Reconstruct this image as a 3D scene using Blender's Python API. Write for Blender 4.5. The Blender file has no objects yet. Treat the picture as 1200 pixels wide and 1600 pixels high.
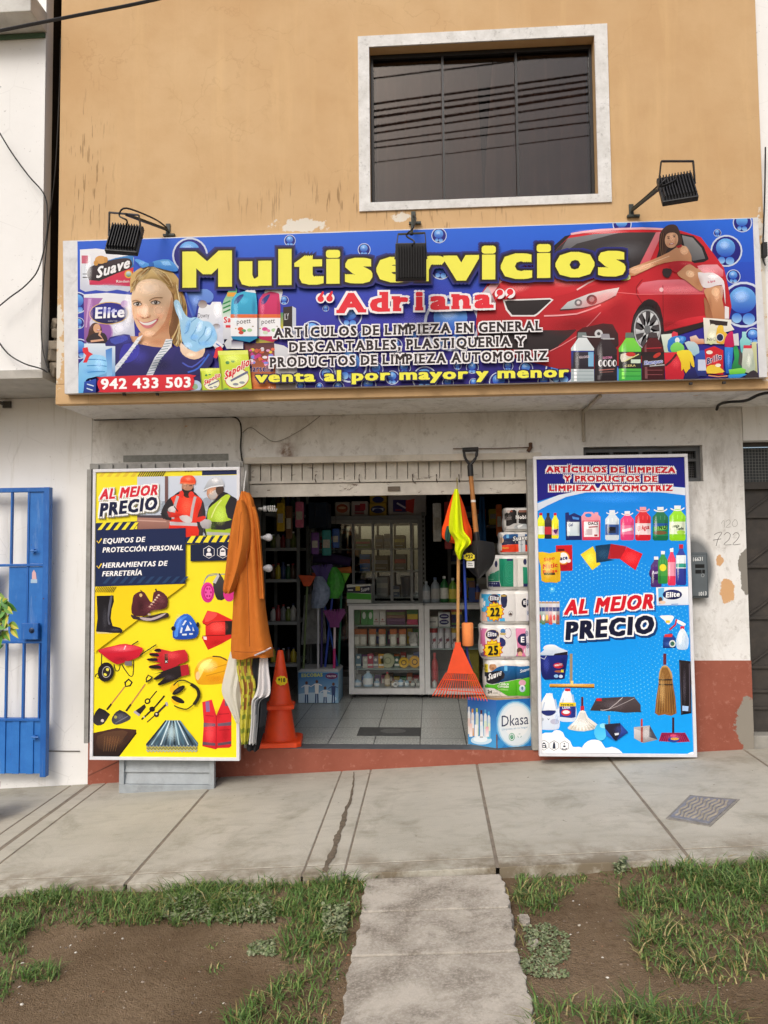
import bpy, bmesh, math, random
from mathutils import Vector, Matrix
R = math.radians
rnd = random.Random(7)
S = bpy.context.scene
COL = S.collection

# ------------------------------------------------------------------ camera
CAM = Vector((0.0, -5.5, 1.4))
F = 1180.0                                    # focal length in photo pixels (photo 1200 x 1600)
CM = ((0.99802036, 0.06215307, -0.00961026), (-0.01296511, 0.05380121, -0.99846749), (-0.06154078, 0.99661549, 0.05450052))
cd = bpy.data.cameras.new('camera')
cam = bpy.data.objects.new('camera', cd); COL.objects.link(cam)
rx, dn, fw = (Vector(r) for r in CM)
cam.matrix_world = Matrix(((rx.x, -dn.x, -fw.x, CAM.x), (rx.y, -dn.y, -fw.y, CAM.y), (rx.z, -dn.z, -fw.z, CAM.z), (0, 0, 0, 1)))
cd.sensor_fit = 'VERTICAL'; cd.sensor_height = 36.0; cd.lens = F / 1600 * 36.0
cd.clip_start = 0.05; cd.clip_end = 500
S.camera = cam
S.render.resolution_x, S.render.resolution_y = 768, 1024

# ------------------------------------------------------------------ light
SUN_EL, SUN_AZ = 42.0, 198.0                  # behind the photographer and a little to the left, veiled by cloud
W = bpy.data.worlds.new('World'); S.world = W; W.use_nodes = True
wn = W.node_tree; bg = wn.nodes['Background']
sky = wn.nodes.new('ShaderNodeTexSky'); sky.sky_type = 'NISHITA'; sky.sun_disc = False
sky.sun_elevation = R(SUN_EL); sky.sun_rotation = R(SUN_AZ)
sky.air_density = 1.0; sky.dust_density = 4.5; sky.ozone_density = 1.0
wn.links.new(sky.outputs[0], bg.inputs['Color']); bg.inputs['Strength'].default_value = 0.13
sl = bpy.data.lights.new('sun', 'SUN'); sl.energy = 1.4; sl.angle = R(26); sl.color = (1.0, 0.99, 0.98)
so = bpy.data.objects.new('sun', sl); COL.objects.link(so)
sd = Vector((math.sin(R(SUN_AZ)) * math.cos(R(SUN_EL)), math.cos(R(SUN_AZ)) * math.cos(R(SUN_EL)), math.sin(R(SUN_EL))))
so.rotation_euler = (-sd).to_track_quat('-Z', 'Y').to_euler(); so.location = sd * 30
S.view_settings.view_transform = 'Standard'; S.view_settings.look = 'None'
S.view_settings.exposure = 0.12; S.view_settings.gamma = 1.0
S.cycles.max_bounces = 8; S.cycles.transparent_max_bounces = 16
S.cycles.use_denoising = True

# ------------------------------------------------------------------ measuring helpers (photo pixel -> point on a real plane)
def ray(px, py):
    a, b = (px - 600) / F, (py - 800) / F
    return rx * a + dn * b + fw
def at(px, py, Y):
    d = ray(px, py); return CAM + d * ((Y - CAM.y) / d.y)
def hit(px, py, p0, n):
    d = ray(px, py); return CAM + d * ((p0 - CAM).dot(n) / d.dot(n))
def walk_z(x, y): return -0.12 + 0.0595 * x + 0.02 * y
def soil_z(x, y): return -0.198 + 0.056 * x + 0.012 * (y + 1.7)
def gp(px, py, fz=walk_z):
    d = ray(px, py); p = None; t = 4.0
    for _ in range(25):
        p = CAM + d * t; t = (fz(p.x, p.y) - CAM.z) / d.z
    return CAM + d * t
def proj(p):
    v = Vector(p) - CAM; z = v.dot(fw); return 600 + F * v.dot(rx) / z, 800 + F * v.dot(dn) / z

# ------------------------------------------------------------------ colour and materials
def lin(h, k=1.0):
    if not isinstance(h, str): return tuple(h)[:3]
    h = h.lstrip('#'); h = h if len(h) == 6 else ''.join(q * 2 for q in h); o = []
    for i in (0, 2, 4):
        c = int(h[i:i + 2], 16) / 255
        o.append(min(.92, k * (c / 12.92 if c <= .04045 else ((c + .055) / 1.055) ** 2.4)))
    return tuple(o)
class NT:
    def __init__(s, name):
        s.m = bpy.data.materials.new(name); s.m.use_nodes = True; s.t = s.m.node_tree; s.n = s.t.nodes
        s.p = s.n['Principled BSDF']
        s.pos = s.n.new('ShaderNodeNewGeometry').outputs['Position']
        s.obj = s.n.new('ShaderNodeTexCoord').outputs['Object']
    def L(s, a, b):
        if hasattr(a, 'is_output'): s.t.links.new(a, b)
        else:
            if isinstance(a, (tuple, list)) and len(a) == 3 and b.type == 'RGBA': a = (*a, 1)
            b.default_value = a
    def vm(s, v, sc, off=(0, 0, 0)):
        q = s.n.new('ShaderNodeMapping'); s.L(v, q.inputs[0]); q.inputs['Scale'].default_value = sc; q.inputs['Location'].default_value = off
        return q.outputs[0]
    def noise(s, v, scale, detail=4, rough=.55, dist=0):
        q = s.n.new('ShaderNodeTexNoise'); s.L(v, q.inputs['Vector']); q.inputs['Scale'].default_value = scale
        q.inputs['Detail'].default_value = detail; q.inputs['Roughness'].default_value = rough; q.inputs['Distortion'].default_value = dist
        return q.outputs['Fac']
    def voro(s, v, scale, feat='DISTANCE_TO_EDGE'):
        q = s.n.new('ShaderNodeTexVoronoi'); q.feature = feat; s.L(v, q.inputs['Vector']); q.inputs['Scale'].default_value = scale
        return q.outputs['Distance']
    def math(s, op, a, b=0.0, clamp=False):
        q = s.n.new('ShaderNodeMath'); q.operation = op; q.use_clamp = clamp; s.L(a, q.inputs[0]); s.L(b, q.inputs[1]); return q.outputs[0]
    def step(s, v, lo, hi):
        q = s.n.new('ShaderNodeMapRange'); s.L(v, q.inputs[0]); q.inputs[1].default_value = lo; q.inputs[2].default_value = hi
        return q.outputs[0]
    def mix(s, f, a, b, mode='MIX'):
        q = s.n.new('ShaderNodeMix'); q.data_type = 'RGBA'; q.blend_type = mode
        s.L(f, q.inputs[0]); s.L(a, q.inputs[6]); s.L(b, q.inputs[7]); return q.outputs[2]
    def blob(s, x, z, rx_, rz):               # soft spot on an x-z wall
        v = s.vm(s.pos, (1 / rx_, 0, 1 / rz), (-x / rx_, 0, -z / rz))
        q = s.n.new('ShaderNodeVectorMath'); q.operation = 'LENGTH'; s.L(v, q.inputs[0])
        return s.step(q.outputs['Value'], 1.0, 0.35)
    def xyz(s):
        q = s.n.new('ShaderNodeSeparateXYZ'); s.L(s.pos, q.inputs[0]); return q.outputs
    def bump(s, h, st=.2, d=.01):
        q = s.n.new('ShaderNodeBump'); s.L(h, q.inputs['Height']); q.inputs['Strength'].default_value = st; q.inputs['Distance'].default_value = d
        s.t.links.new(q.outputs[0], s.p.inputs['Normal'])
    def done(s, col, rough=.7, spec=.4, metal=0.0):
        s.L(col, s.p.inputs['Base Color']); s.L(rough, s.p.inputs['Roughness'])
        s.p.inputs['Specular IOR Level'].default_value = spec; s.p.inputs['Metallic'].default_value = metal
        return s.m
_mc = {}
def mat(col, rough=.55, var=.10, scale=9, bump=0.0, bs=70, metal=0.0, spec=.45, dirt=0.0):
    key = (str(col), rough, var, scale, bump, bs, metal, spec, dirt)
    if key in _mc: return _mc[key]
    c = lin(col); q = NT('paint_' + str(len(_mc)))
    n = q.noise(q.pos, scale, 5, .6)
    f = q.mix(q.step(n, .3, .7), tuple(x * (1 - var) for x in c), tuple(min(.95, x * (1 + var)) for x in c))
    if dirt: f = q.mix(q.math('MULTIPLY', q.step(q.noise(q.pos, scale * .6, 8, .7, .6), .52, .72), dirt), f, lin('#5d5347'))
    if bump: q.bump(q.noise(q.pos, bs, 4, .6), bump, .004)
    _mc[key] = q.done(f, rough, spec, metal); return _mc[key]
def print_mat(name, rough=.4, spec=.4, wr=0.0, soft=False):
    q = NT(name); a = q.n.new('ShaderNodeAttribute'); a.attribute_name = 'Col'
    n = q.step(q.noise(q.pos, 14, 4, .6), .2, .8)
    c = q.mix(q.math('MULTIPLY', n, .10), a.outputs['Color'], (.55, .53, .5), 'MULTIPLY')
    if wr: q.bump(q.noise(q.pos, 26, 3, .5, 1.2), wr, .012)
    m = q.done(c, rough, spec)
    if soft:                                  # ink that fades out at its edge
        mx = q.n.new('ShaderNodeMixShader'); tr = q.n.new('ShaderNodeBsdfTransparent'); ad = q.n.new('ShaderNodeAddShader'); bk = q.n.new('ShaderNodeBsdfTransparent'); out = next(n_ for n_ in q.n if n_.type == 'OUTPUT_MATERIAL')
        bk.inputs[0].default_value = (0, 0, 0, 1)     # light crosses the thin ink twice, so it passes the square root each way
        q.L(q.math('SQRT', q.math('SUBTRACT', 1.0, a.outputs['Alpha'], True)), tr.inputs[0])
        q.t.links.new(a.outputs['Alpha'], mx.inputs[0]); q.t.links.new(bk.outputs[0], mx.inputs[1]); q.t.links.new(q.p.outputs[0], mx.inputs[2]); q.t.links.new(mx.outputs[0], ad.inputs[0]); q.t.links.new(tr.outputs[0], ad.inputs[1]); q.t.links.new(ad.outputs[0], out.inputs[0])
    return m
PRINT = print_mat('printed_vinyl', .4, .16, 0, True); PLASTIC_PRINT = print_mat('printed_film', .3, .35, .35); CARD_PRINT = print_mat('printed_card', .55, .3, .08)
SATIN = print_mat('coloured_plastic', .45, .4); CLOTH_PRINT = print_mat('dyed_cloth', .9, .15, .25)
def glass_mat(name, tint, refl_rough=.02, ior=1.5):
    m = bpy.data.materials.new(name); m.use_nodes = True; t = m.node_tree; t.nodes.clear()
    o = t.nodes.new('ShaderNodeOutputMaterial'); mx = t.nodes.new('ShaderNodeMixShader'); f = t.nodes.new('ShaderNodeFresnel'); f.inputs[0].default_value = ior
    tr = t.nodes.new('ShaderNodeBsdfTransparent'); tr.inputs[0].default_value = (*tint, 1)
    g = t.nodes.new('ShaderNodeBsdfGlossy'); g.inputs['Roughness'].default_value = refl_rough
    t.links.new(f.outputs[0], mx.inputs[0]); t.links.new(tr.outputs[0], mx.inputs[1]); t.links.new(g.outputs[0], mx.inputs[2]); t.links.new(mx.outputs[0], o.inputs[0])
    return m

# ------------------------------------------------------------------ mesh builder
class MB:
    def __init__(s): s.v = []; s.f = []; s.c = []; s.cur = None
    def add(s, vs, fs, col=None):
        o = len(s.v); s.v += [Vector(v) for v in vs]
        cc = lin(col) if col is not None else s.cur
        for f in fs: s.f.append([i + o for i in f]); s.c.append(cc)
        return s
    def box(s, x0, y0, z0, x1, y1, z1, col=None):
        if x1 < x0: x0, x1 = x1, x0
        if y1 < y0: y0, y1 = y1, y0
        if z1 < z0: z0, z1 = z1, z0
        return s.add([(x0, y0, z0), (x1, y0, z0), (x1, y1, z0), (x0, y1, z0), (x0, y0, z1), (x1, y0, z1), (x1, y1, z1), (x0, y1, z1)],
                     [(3, 2, 1, 0), (4, 5, 6, 7), (0, 1, 5, 4), (1, 2, 6, 5), (2, 3, 7, 6), (3, 0, 4, 7)], col)
    def obox(s, c, size, M=None, col=None):
        M = M or Matrix.Identity(3); c = Vector(c); hx, hy, hz = (q / 2 for q in size)
        pts = [c + M @ Vector((a * hx, b * hy, d * hz)) for d in (-1, 1) for a, b in ((-1, -1), (1, -1), (1, 1), (-1, 1))]
        return s.add(pts, [(3, 2, 1, 0), (4, 5, 6, 7), (0, 1, 5, 4), (1, 2, 6, 5), (2, 3, 7, 6), (3, 0, 4, 7)], col)
    def bar(s, a, b, w, h=None, col=None, up=(0, 0, 1)):
        a, b = Vector(a), Vector(b); z = (b - a); l = z.length; z.normalize(); u = Vector(up)
        if abs(z.dot(u)) > .95: u = Vector((0, 1, 0))
        x = u.cross(z).normalized(); y = z.cross(x)
        return s.obox((a + b) / 2, (w, h or w, l), Matrix((x, y, z)).transposed(), col)
    def loops(s, rings, col=None, caps=(True, True)):
        n = len(rings[0]); vs = [p for r in rings for p in r]; fs = []
        for i in range(len(rings) - 1):
            for j in range(n): fs.append((i * n + j, i * n + (j + 1) % n, (i + 1) * n + (j + 1) % n, (i + 1) * n + j))
        if caps[0]: fs.append(tuple(range(n - 1, -1, -1)))
        if caps[1]: fs.append(tuple((len(rings) - 1) * n + j for j in range(n)))
        return s.add(vs, fs, col)
    def lathe(s, prof, c, n=20, M=None, col=None, sx=1, sy=1):
        c = Vector(c); M = M or Matrix.Identity(3)
        return s.loops([[c + M @ Vector((r * sx * math.cos(2 * math.pi * j / n), r * sy * math.sin(2 * math.pi * j / n), z)) for j in range(n)] for r, z in prof], col)
    def tube(s, path, r, n=8, col=None):
        path = [Vector(p) for p in path]; rings = []; prev = None
        for i, p in enumerate(path):
            d = (path[min(i + 1, len(path) - 1)] - path[max(i - 1, 0)]).normalized()
            u = prev if prev is not None and abs(prev.dot(d)) < .9 else (Vector((0, 0, 1)) if abs(d.z) < .9 else Vector((0, 1, 0)))
            x = d.cross(u).normalized(); y = d.cross(x); prev = u
            rr = r[i] if isinstance(r, (list, tuple)) else r
            rings.append([p + x * (rr * math.cos(2 * math.pi * j / n)) + y * (rr * math.sin(2 * math.pi * j / n)) for j in range(n)])
        return s.loops(rings, col)
    def sheet(s, grid, col=None):
        w = len(grid[0]); vs = [p for r in grid for p in r]
        return s.add(vs, [(i * w + j, i * w + j + 1, (i + 1) * w + j + 1, (i + 1) * w + j) for i in range(len(grid) - 1) for j in range(w - 1)], col)
    def build(s, name, m, parent=None, smooth=False, bevel=0.0, recalc=True):
        me = bpy.data.meshes.new(name); ob = bpy.data.objects.new(name, me); COL.objects.link(ob)
        off = Vector((0, 0, 0)); p = parent
        while p is not None: off += p.location; p = p.parent
        if parent is None:
            xs = [v.x for v in s.v]; ys = [v.y for v in s.v]; off = Vector(((min(xs) + max(xs)) / 2, (min(ys) + max(ys)) / 2, min(v.z for v in s.v))); ob.location = off
        else: ob.parent = parent
        me.from_pydata([v - off for v in s.v], [], s.f)
        if any(c is not None for c in s.c):
            at_ = me.color_attributes.new('Col', 'FLOAT_COLOR', 'CORNER'); data = []
            for f, c in zip(s.f, s.c):
                if c is None: c = (.5, .5, .5)
                if isinstance(c[0], (tuple, list)):
                    for q in c: data += [*q, 1.0] if len(q) == 3 else [*q]
                else: data += [*c, 1.0] * len(f)
            at_.data.foreach_set('color', data)
        if recalc or bevel:
            bm = bmesh.new(); bm.from_mesh(me)
            if recalc: bmesh.ops.recalc_face_normals(bm, faces=bm.faces)
            if bevel:
                es = [e for e in bm.edges if len(e.link_faces) == 2 and e.calc_face_angle(0) > .6]
                bmesh.ops.bevel(bm, geom=es, offset=bevel, segments=2, affect='EDGES', profile=.6, clamp_overlap=True)
            bm.to_mesh(me); bm.free()
        if smooth:
            me.polygons.foreach_set('use_smooth', [True] * len(me.polygons))
            try: me.set_sharp_from_angle(angle=R(50))
            except Exception: pass
        me.materials.append(m); return ob
def thing(name, label, cat, loc=(0, 0, 0), group=None):
    o = bpy.data.objects.new(name, None); COL.objects.link(o); o.location = loc; o.empty_display_size = .1
    o['label'] = label; o['category'] = cat
    if group: o['group'] = group
    return o
def tag(o, label, cat, group=None):
    o['label'] = label; o['category'] = cat
    if group: o['group'] = group
    return o
def kind(o, k, label=None):
    o['kind'] = k
    if label: o['label'] = label
    return o
def copy_tree(o, parent=None):
    c = o.copy(); COL.objects.link(c)
    if parent is not None: c.parent = parent; c.matrix_parent_inverse = o.matrix_parent_inverse.copy()
    for ch in [q for q in bpy.data.objects if q.parent == o]: copy_tree(ch, c)
    return c
def spline(pts, n=6, closed=True):
    out = []; N = len(pts)
    for i in range(N if closed else N - 1):
        g = lambda k: pts[k % N] if closed else pts[min(max(k, 0), N - 1)]
        a, b, c, d = g(i - 1), g(i), g(i + 1), g(i + 2)
        for k in range(n):
            t = k / n
            out.append(tuple(.5 * (2 * b[q] + (c[q] - a[q]) * t + (2 * a[q] - 5 * b[q] + 4 * c[q] - d[q]) * t * t + (3 * b[q] - a[q] - 3 * c[q] + d[q]) * t ** 3) for q in range(len(b))))
    if not closed: out.append(tuple(pts[-1]))
    return out

# ------------------------------------------------------------------ flat printed artwork and lettering (posters, labels)
_gc = {}
def glyphs(txt, sp=1.0):
    k = (txt, round(sp, 4))
    if k in _gc: return _gc[k]
    c = bpy.data.curves.new('t', 'FONT'); c.body = txt; c.space_character = sp; c.resolution_u = 2
    o = bpy.data.objects.new('t', c); COL.objects.link(o); bpy.context.view_layer.update()
    me = o.to_mesh(); vs = [(v.co.x, v.co.y) for v in me.vertices]; fs = [tuple(p.vertices) for p in me.polygons]
    par = list(range(len(vs)))
    def find(i):
        while par[i] != i: par[i] = par[par[i]]; i = par[i]
        return i
    # vertices of one outline may be split: weld by position
    seen = {}
    for i, v in enumerate(vs):
        q = (round(v[0], 5), round(v[1], 5))
        if q in seen: par[find(i)] = find(seen[q])
        else: seen[q] = i
    for f in fs:
        for a in f[1:]: par[find(a)] = find(f[0])
    used = {i for f in fs for i in f}; isl = {}
    for i in used:
        r = find(i); isl.setdefault(r, []).append(vs[i][0])
    order = {r: n for n, r in enumerate(sorted(isl, key=lambda r: sum(isl[r]) / len(isl[r])))}
    if 'J' in txt and txt.upper() == txt:     # sit a descending J on the line
        ym = {}
        for i in used: ym[find(i)] = min(ym.get(find(i), 9), vs[i][1])
        for i in used:
            m_ = ym[find(i)]
            if m_ < -.06: vs[i] = (vs[i][0], (vs[i][1] - m_) / (CAPH - m_) * CAPH)
    res = (vs, fs, [order[find(f[0])] for f in fs], min(vs[i][0] for i in used), max(vs[i][0] for i in used))
    o.to_mesh_clear(); bpy.data.objects.remove(o); bpy.data.curves.remove(c)
    _gc[k] = res; return res
CAPH = max(v[1] for v in glyphs('H')[0])
SERIF = {'A': 'b.06b.94', 'R': 'b.12b.97t.1', 'T': 'b.5', 'I': 'b.5t.5', 'Í': 'b.5', 'U': 't.1t.9', 'L': 'b.12t.12', 'D': 'b.1t.1', 'E': 'b.1t.1', 'M': 'b.06b.94t.06t.94',
         'P': 'b.13t.1', 'N': 'b.08b.9t.1t.92', 'B': 'b.1t.1', 'Y': 't.06t.94b.5', 'd': 'b.95t.8', 'r': 'b.2t.1', 'i': 'b.5', 'a': 'b.95', 'n': 'b.1b.92t.1'}
SQ16 = tuple((a / 2, b / 2) for a in (-2, -1, 0, 1, 2) for b in (-2, -1, 0, 1, 2) if max(abs(a), abs(b)) == 2) + tuple((a / 2, b / 2) for a in (-1, 1) for b in (-1, 1))
SQ = ((-1, -1), (0, -1), (1, -1), (1, 0), (1, 1), (0, 1), (-1, 1), (-1, 0))
class Art:
    def __init__(s, p0, n=(0, -1, 0), step=.0003):
        s.p0 = Vector(p0); s.n = Vector(n).normalized(); s.step = step; s.mb = MB(); s.bb = []; s.k = 1; s.ox = s.oy = 0; s.force = None; s.clip = None; s.strip = None; s.lk = 1.0
    def T(s, ox=0, oy=0, k=1): s.ox, s.oy, s.k = ox, oy, k; return s
    def q(s, p): return (p[0] / s.k + s.ox, p[1] / s.k + s.oy)
    def lay(s, pts, add=0):
        x0 = min(p[0] for p in pts); x1 = max(p[0] for p in pts); y0 = min(p[1] for p in pts); y1 = max(p[1] for p in pts)
        l = 1
        for (a, b, c, d, m) in s.bb:
            if a < x1 and c > x0 and b < y1 and d > y0 and m >= l: l = m + 1
        s.bb.append((x0, y0, x1, y1, l + add)); return l
    def w(s, p, l):
        v = hit(p[0], p[1], s.p0 + s.n * (s.step * l), s.n)
        if s.strip: v.y += s.strip[1](v.x)
        return v
    def soft(s, cx, cy, a, b, c, al=.6, rot=0, n=18):
        cr, sr = math.cos(R(rot)), math.sin(R(rot)); c = lin(c, s.lk); o = len(s.mb.v)
        ring = lambda f: [s.q((cx + f * (a * math.cos(t) * cr - b * math.sin(t) * sr), cy + f * (a * math.cos(t) * sr + b * math.sin(t) * cr))) for t in (2 * math.pi * i / n for i in range(n))]
        r2 = ring(1); x_ = [p[0] for p in r2]; y_ = [p[1] for p in r2]
        if s.clip and not (all((s.clip[(i + 1) % 4][0] - s.clip[i][0]) * (p[1] - s.clip[i][1]) - (s.clip[(i + 1) % 4][1] - s.clip[i][1]) * (p[0] - s.clip[i][0]) >= 0 for p in r2 for i in range(4))): return s
        l = s.lay(r2); s.mb.v += [s.w(p, l) for p in [s.q((cx, cy))] + ring(.38) + ring(.7) + r2]; A_ = [al, al * .78, al * .3, 0]
        for j in range(n):
            k = (j + 1) % n; s.mb.f.append([o, o + 1 + j, o + 1 + k]); s.mb.c.append([(*c, A_[0]), (*c, A_[1]), (*c, A_[1])])
            for q_ in (0, 1): s.mb.f.append([o + 1 + q_ * n + j, o + 1 + (q_ + 1) * n + j, o + 1 + (q_ + 1) * n + k, o + 1 + q_ * n + k]); s.mb.c.append([(*c, A_[q_ + 1]), (*c, A_[q_ + 2]), (*c, A_[q_ + 2]), (*c, A_[q_ + 1])])
        return s
    def raw(s, pts, c, c2=None, ax=1):        # photo pixels
        if s.strip and s.strip[0] is not None:
            ed, s.strip[0] = s.strip[0], None; cc, c2_ = lin(c, s.lk), c2 and lin(c2, s.lk); lk, s.lk = s.lk, 1.0; lo, hi = min(p[0] for p in pts), max(p[0] for p in pts); keep = s.clip; n0 = len(s.bb)
            L = s.lay(pts); s.force = L
            for a, b in zip(ed, ed[1:]):
                if b > lo and a < hi:
                    sub_ = pts
                    for e_, sg in ((a, 1), (b, -1)):
                        o = []
                        for j in range(len(sub_)):
                            p, q = sub_[j], sub_[(j + 1) % len(sub_)]; u, v = sg * (p[0] - e_), sg * (q[0] - e_)
                            if u >= 0: o.append(p)
                            if (u >= 0) != (v >= 0): t = u / (u - v); o.append((e_, p[1] + t * (q[1] - p[1])))
                        sub_ = o
                    if len(sub_) > 2: s.raw(sub_, cc, c2_ if c2_ else None, ax)
            s.strip[0] = ed; s.lk = lk; s.force = None; return
        if s.clip:
            for i in range(len(s.clip)):
                a, b = s.clip[i], s.clip[(i + 1) % len(s.clip)]; o = []
                sd_ = lambda p: (b[0] - a[0]) * (p[1] - a[1]) - (b[1] - a[1]) * (p[0] - a[0])
                for j in range(len(pts)):
                    p, q = pts[j], pts[(j + 1) % len(pts)]; u, v = sd_(p), sd_(q)
                    if u >= 0: o.append(p)
                    if (u >= 0) != (v >= 0): t = u / (u - v); o.append((p[0] + t * (q[0] - p[0]), p[1] + t * (q[1] - p[1])))
                pts = o
                if len(pts) < 3: return
        l = s.force or s.lay(pts); c = lin(c, s.lk)
        if c2 is not None:
            c2 = lin(c2, s.lk); lo = min(p[ax] for p in pts); hi = max(p[ax] for p in pts)
            cols = []
            for p in pts:
                t = (p[ax] - lo) / max(hi - lo, 1e-6); cols.append(tuple(c[i] + (c2[i] - c[i]) * t for i in range(3)))
            c = cols
        o = len(s.mb.v); s.mb.v += [s.w(p, l) for p in pts]
        s.mb.f.append(list(range(o, o + len(pts)))); s.mb.c.append(c)
    def poly(s, pts, c, c2=None, ax=1, sm=0):
        pts = [s.q(p) for p in pts]
        if sm: pts = spline(pts, sm)
        s.raw(pts, c, c2, ax); return s
    def rect(s, x0, y0, x1, y1, c, c2=None, ax=1): return s.poly([(x0, y0), (x1, y0), (x1, y1), (x0, y1)], c, c2, ax)
    def ell(s, cx, cy, a, b, c, c2=None, rot=0, n=22, ax=1):
        cr, sr = math.cos(R(rot)), math.sin(R(rot))
        return s.poly([(cx + a * math.cos(t) * cr - b * math.sin(t) * sr, cy + a * math.cos(t) * sr + b * math.sin(t) * cr) for t in (2 * math.pi * i / n for i in range(n))], c, c2, ax)
    def line(s, pts, wd, c, sm=0):
        if sm: pts = spline(pts, sm, False)
        L_, R_ = [], []
        for i, p in enumerate(pts):
            a, b = pts[max(i - 1, 0)], pts[min(i + 1, len(pts) - 1)]; d = math.hypot(b[0] - a[0], b[1] - a[1]) or 1
            nx, ny = -(b[1] - a[1]) / d * wd / 2, (b[0] - a[0]) / d * wd / 2
            L_.append((p[0] + nx, p[1] + ny)); R_.append((p[0] - nx, p[1] - ny))
        return s.poly(L_ + R_[::-1], c)
    def _glyph(s, g, f2p, c, l, grow=(0.0, 0.0), n=8):
        """glyph faces, thickened by stamping copies round a small circle (grow in photo pixels along x and y)"""
        vs, fs, isl, _, _ = g; c = lin(c, s.lk); pp = [f2p(v) for v in vs]
        st = [(0.0, 0.0)] + ([(grow[0] * a, grow[1] * b) for a, b in (SQ16 if n > 8 else SQ)] if grow[0] > .05 else [])
        for si, (dx, dy) in enumerate(st):
            ls = {}
            for f, i in zip(fs, isl):
                idx = []
                for a in f:
                    key = (a, i % 3)
                    if key not in ls: ls[key] = len(s.mb.v); s.mb.v.append(s.w((pp[a][0] + dx, pp[a][1] + dy), l + (i % 3) * .25 + si * .02 + (14 if s.strip else 0)))
                    idx.append(ls[key])
                s.mb.f.append(idx); s.mb.c.append(c)
    def text(s, txt, p0, p1, h, c, bold=.0, outs=(), shear=0.0):
        p0, p1 = s.q(p0), s.q(p1); h = h / s.k; e = h / CAPH
        g = glyphs(txt, 1 + 3.1 * bold); x0, x1 = g[3] - bold, g[4] + bold; hh = h * (1 - 1.1 * bold / (CAPH + 1.1 * bold)); sx = (p1[0] - p0[0]) / (x1 - x0); bv = bold * .55
        def f2p(v):
            u = (v[0] - x0) / (x1 - x0); q = v[1] / CAPH * hh + bv * e * .9
            return (p0[0] + u * (p1[0] - p0[0]) + q * shear, p0[1] + u * (p1[1] - p0[1]) - q)
        m = max([o[1] for o in outs], default=0); n = 10 if h > 24 else 6
        bbp = [(min(p0[0], p1[0]) - m, min(p0[1], p1[1]) - h * 1.2 - m), (max(p0[0], p1[0]) + m + abs(shear) * h, max(p0[1], p1[1]) + h * .3 + m)]
        for oc, ow in list(outs) + [(c, 0)]:
            s._glyph(g, f2p, oc, s.lay(bbp), (bold * abs(sx) + ow, bv * e + ow), n)
        return s
    def slab(s, txt, p0, p1, h, c, bold, outs=(), xh=.74):
        """slab-serif line: each letter on its own plus its serifs"""
        p0, p1 = s.q(p0), s.q(p1); h = h / s.k; adv = []; x = 0.0; e = h / CAPH
        for ch in txt:
            if ch == ' ': adv.append(None); x += .34; continue
            g = glyphs(ch); pad = .10 if ch in 'IÍil' else .03; adv.append((x + pad, g)); x += g[4] - g[3] + 2 * pad + 2 * bold + .07
        tot = x - .1; sx = (p1[0] - p0[0]) / tot; m = max([o[1] for o in outs], default=0)
        bbp = [(p0[0] - m, min(p0[1], p1[1]) - h * 1.4 - m), (p1[0] + m, max(p0[1], p1[1]) + h * .3 + m)]
        for oc, ow in list(outs) + [(c, 0)]:
            l = s.lay(bbp, 1); gx_, gy_ = bold * sx + ow, bold * e * .8 + ow
            for n_, (ch, a) in enumerate(zip(txt, adv)):
                if a is None: continue
                ax_, g = a
                def f2p(v, ax_=ax_, g=g):
                    X = (v[0] - g[3] + ax_) * sx
                    return (p0[0] + X, p0[1] + (p1[1] - p0[1]) * X / (p1[0] - p0[0]) - v[1] / CAPH * h)
                s._glyph(g, f2p, oc, l + (n_ % 2) * .4, (gx_, gy_), 6)
                sp = SERIF.get(ch, ''); tops = CAPH if ch.isupper() or ch == 'd' else CAPH * xh; i = 0
                while i < len(sp):
                    lv = sp[i]; j = i + 1
                    while j < len(sp) and sp[j] not in 'bt': j += 1
                    fx = float(sp[i + 1:j]); i = j
                    (qx, qy) = f2p((g[3] + fx * (g[4] - g[3]), 0 if lv == 'b' else tops)); hw = .115 * sx + ow; th = .09 * e
                    y0, y1 = (qy - th - ow, qy + bold * e * .8 + ow) if lv == 'b' else (qy - bold * e * .8 - ow, qy + th + ow)
                    o = len(s.mb.v); s.mb.v += [s.w(p, l + .85 + (i % 3) * .1) for p in ((qx - hw, y0), (qx + hw, y0), (qx + hw, y1), (qx - hw, y1))]; s.mb.f.append([o, o + 1, o + 2, o + 3]); s.mb.c.append(lin(oc, s.lk))
        return s
    def build(s, name, parent, m=None): return s.mb.build(name, m or PRINT, parent, recalc=False)
# ================================================================== GROUND
def poly_ground(name, x0, x1, ys, fz, nx=60, jit=0.0, m=None, holes=None):
    g = []
    for y in ys:
        g.append([(x0 + (x1 - x0) * i / nx, y, fz(x0 + (x1 - x0) * i / nx, y)) for i in range(nx + 1)])
    return MB().sheet(g).build(name, m, smooth=True)
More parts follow.
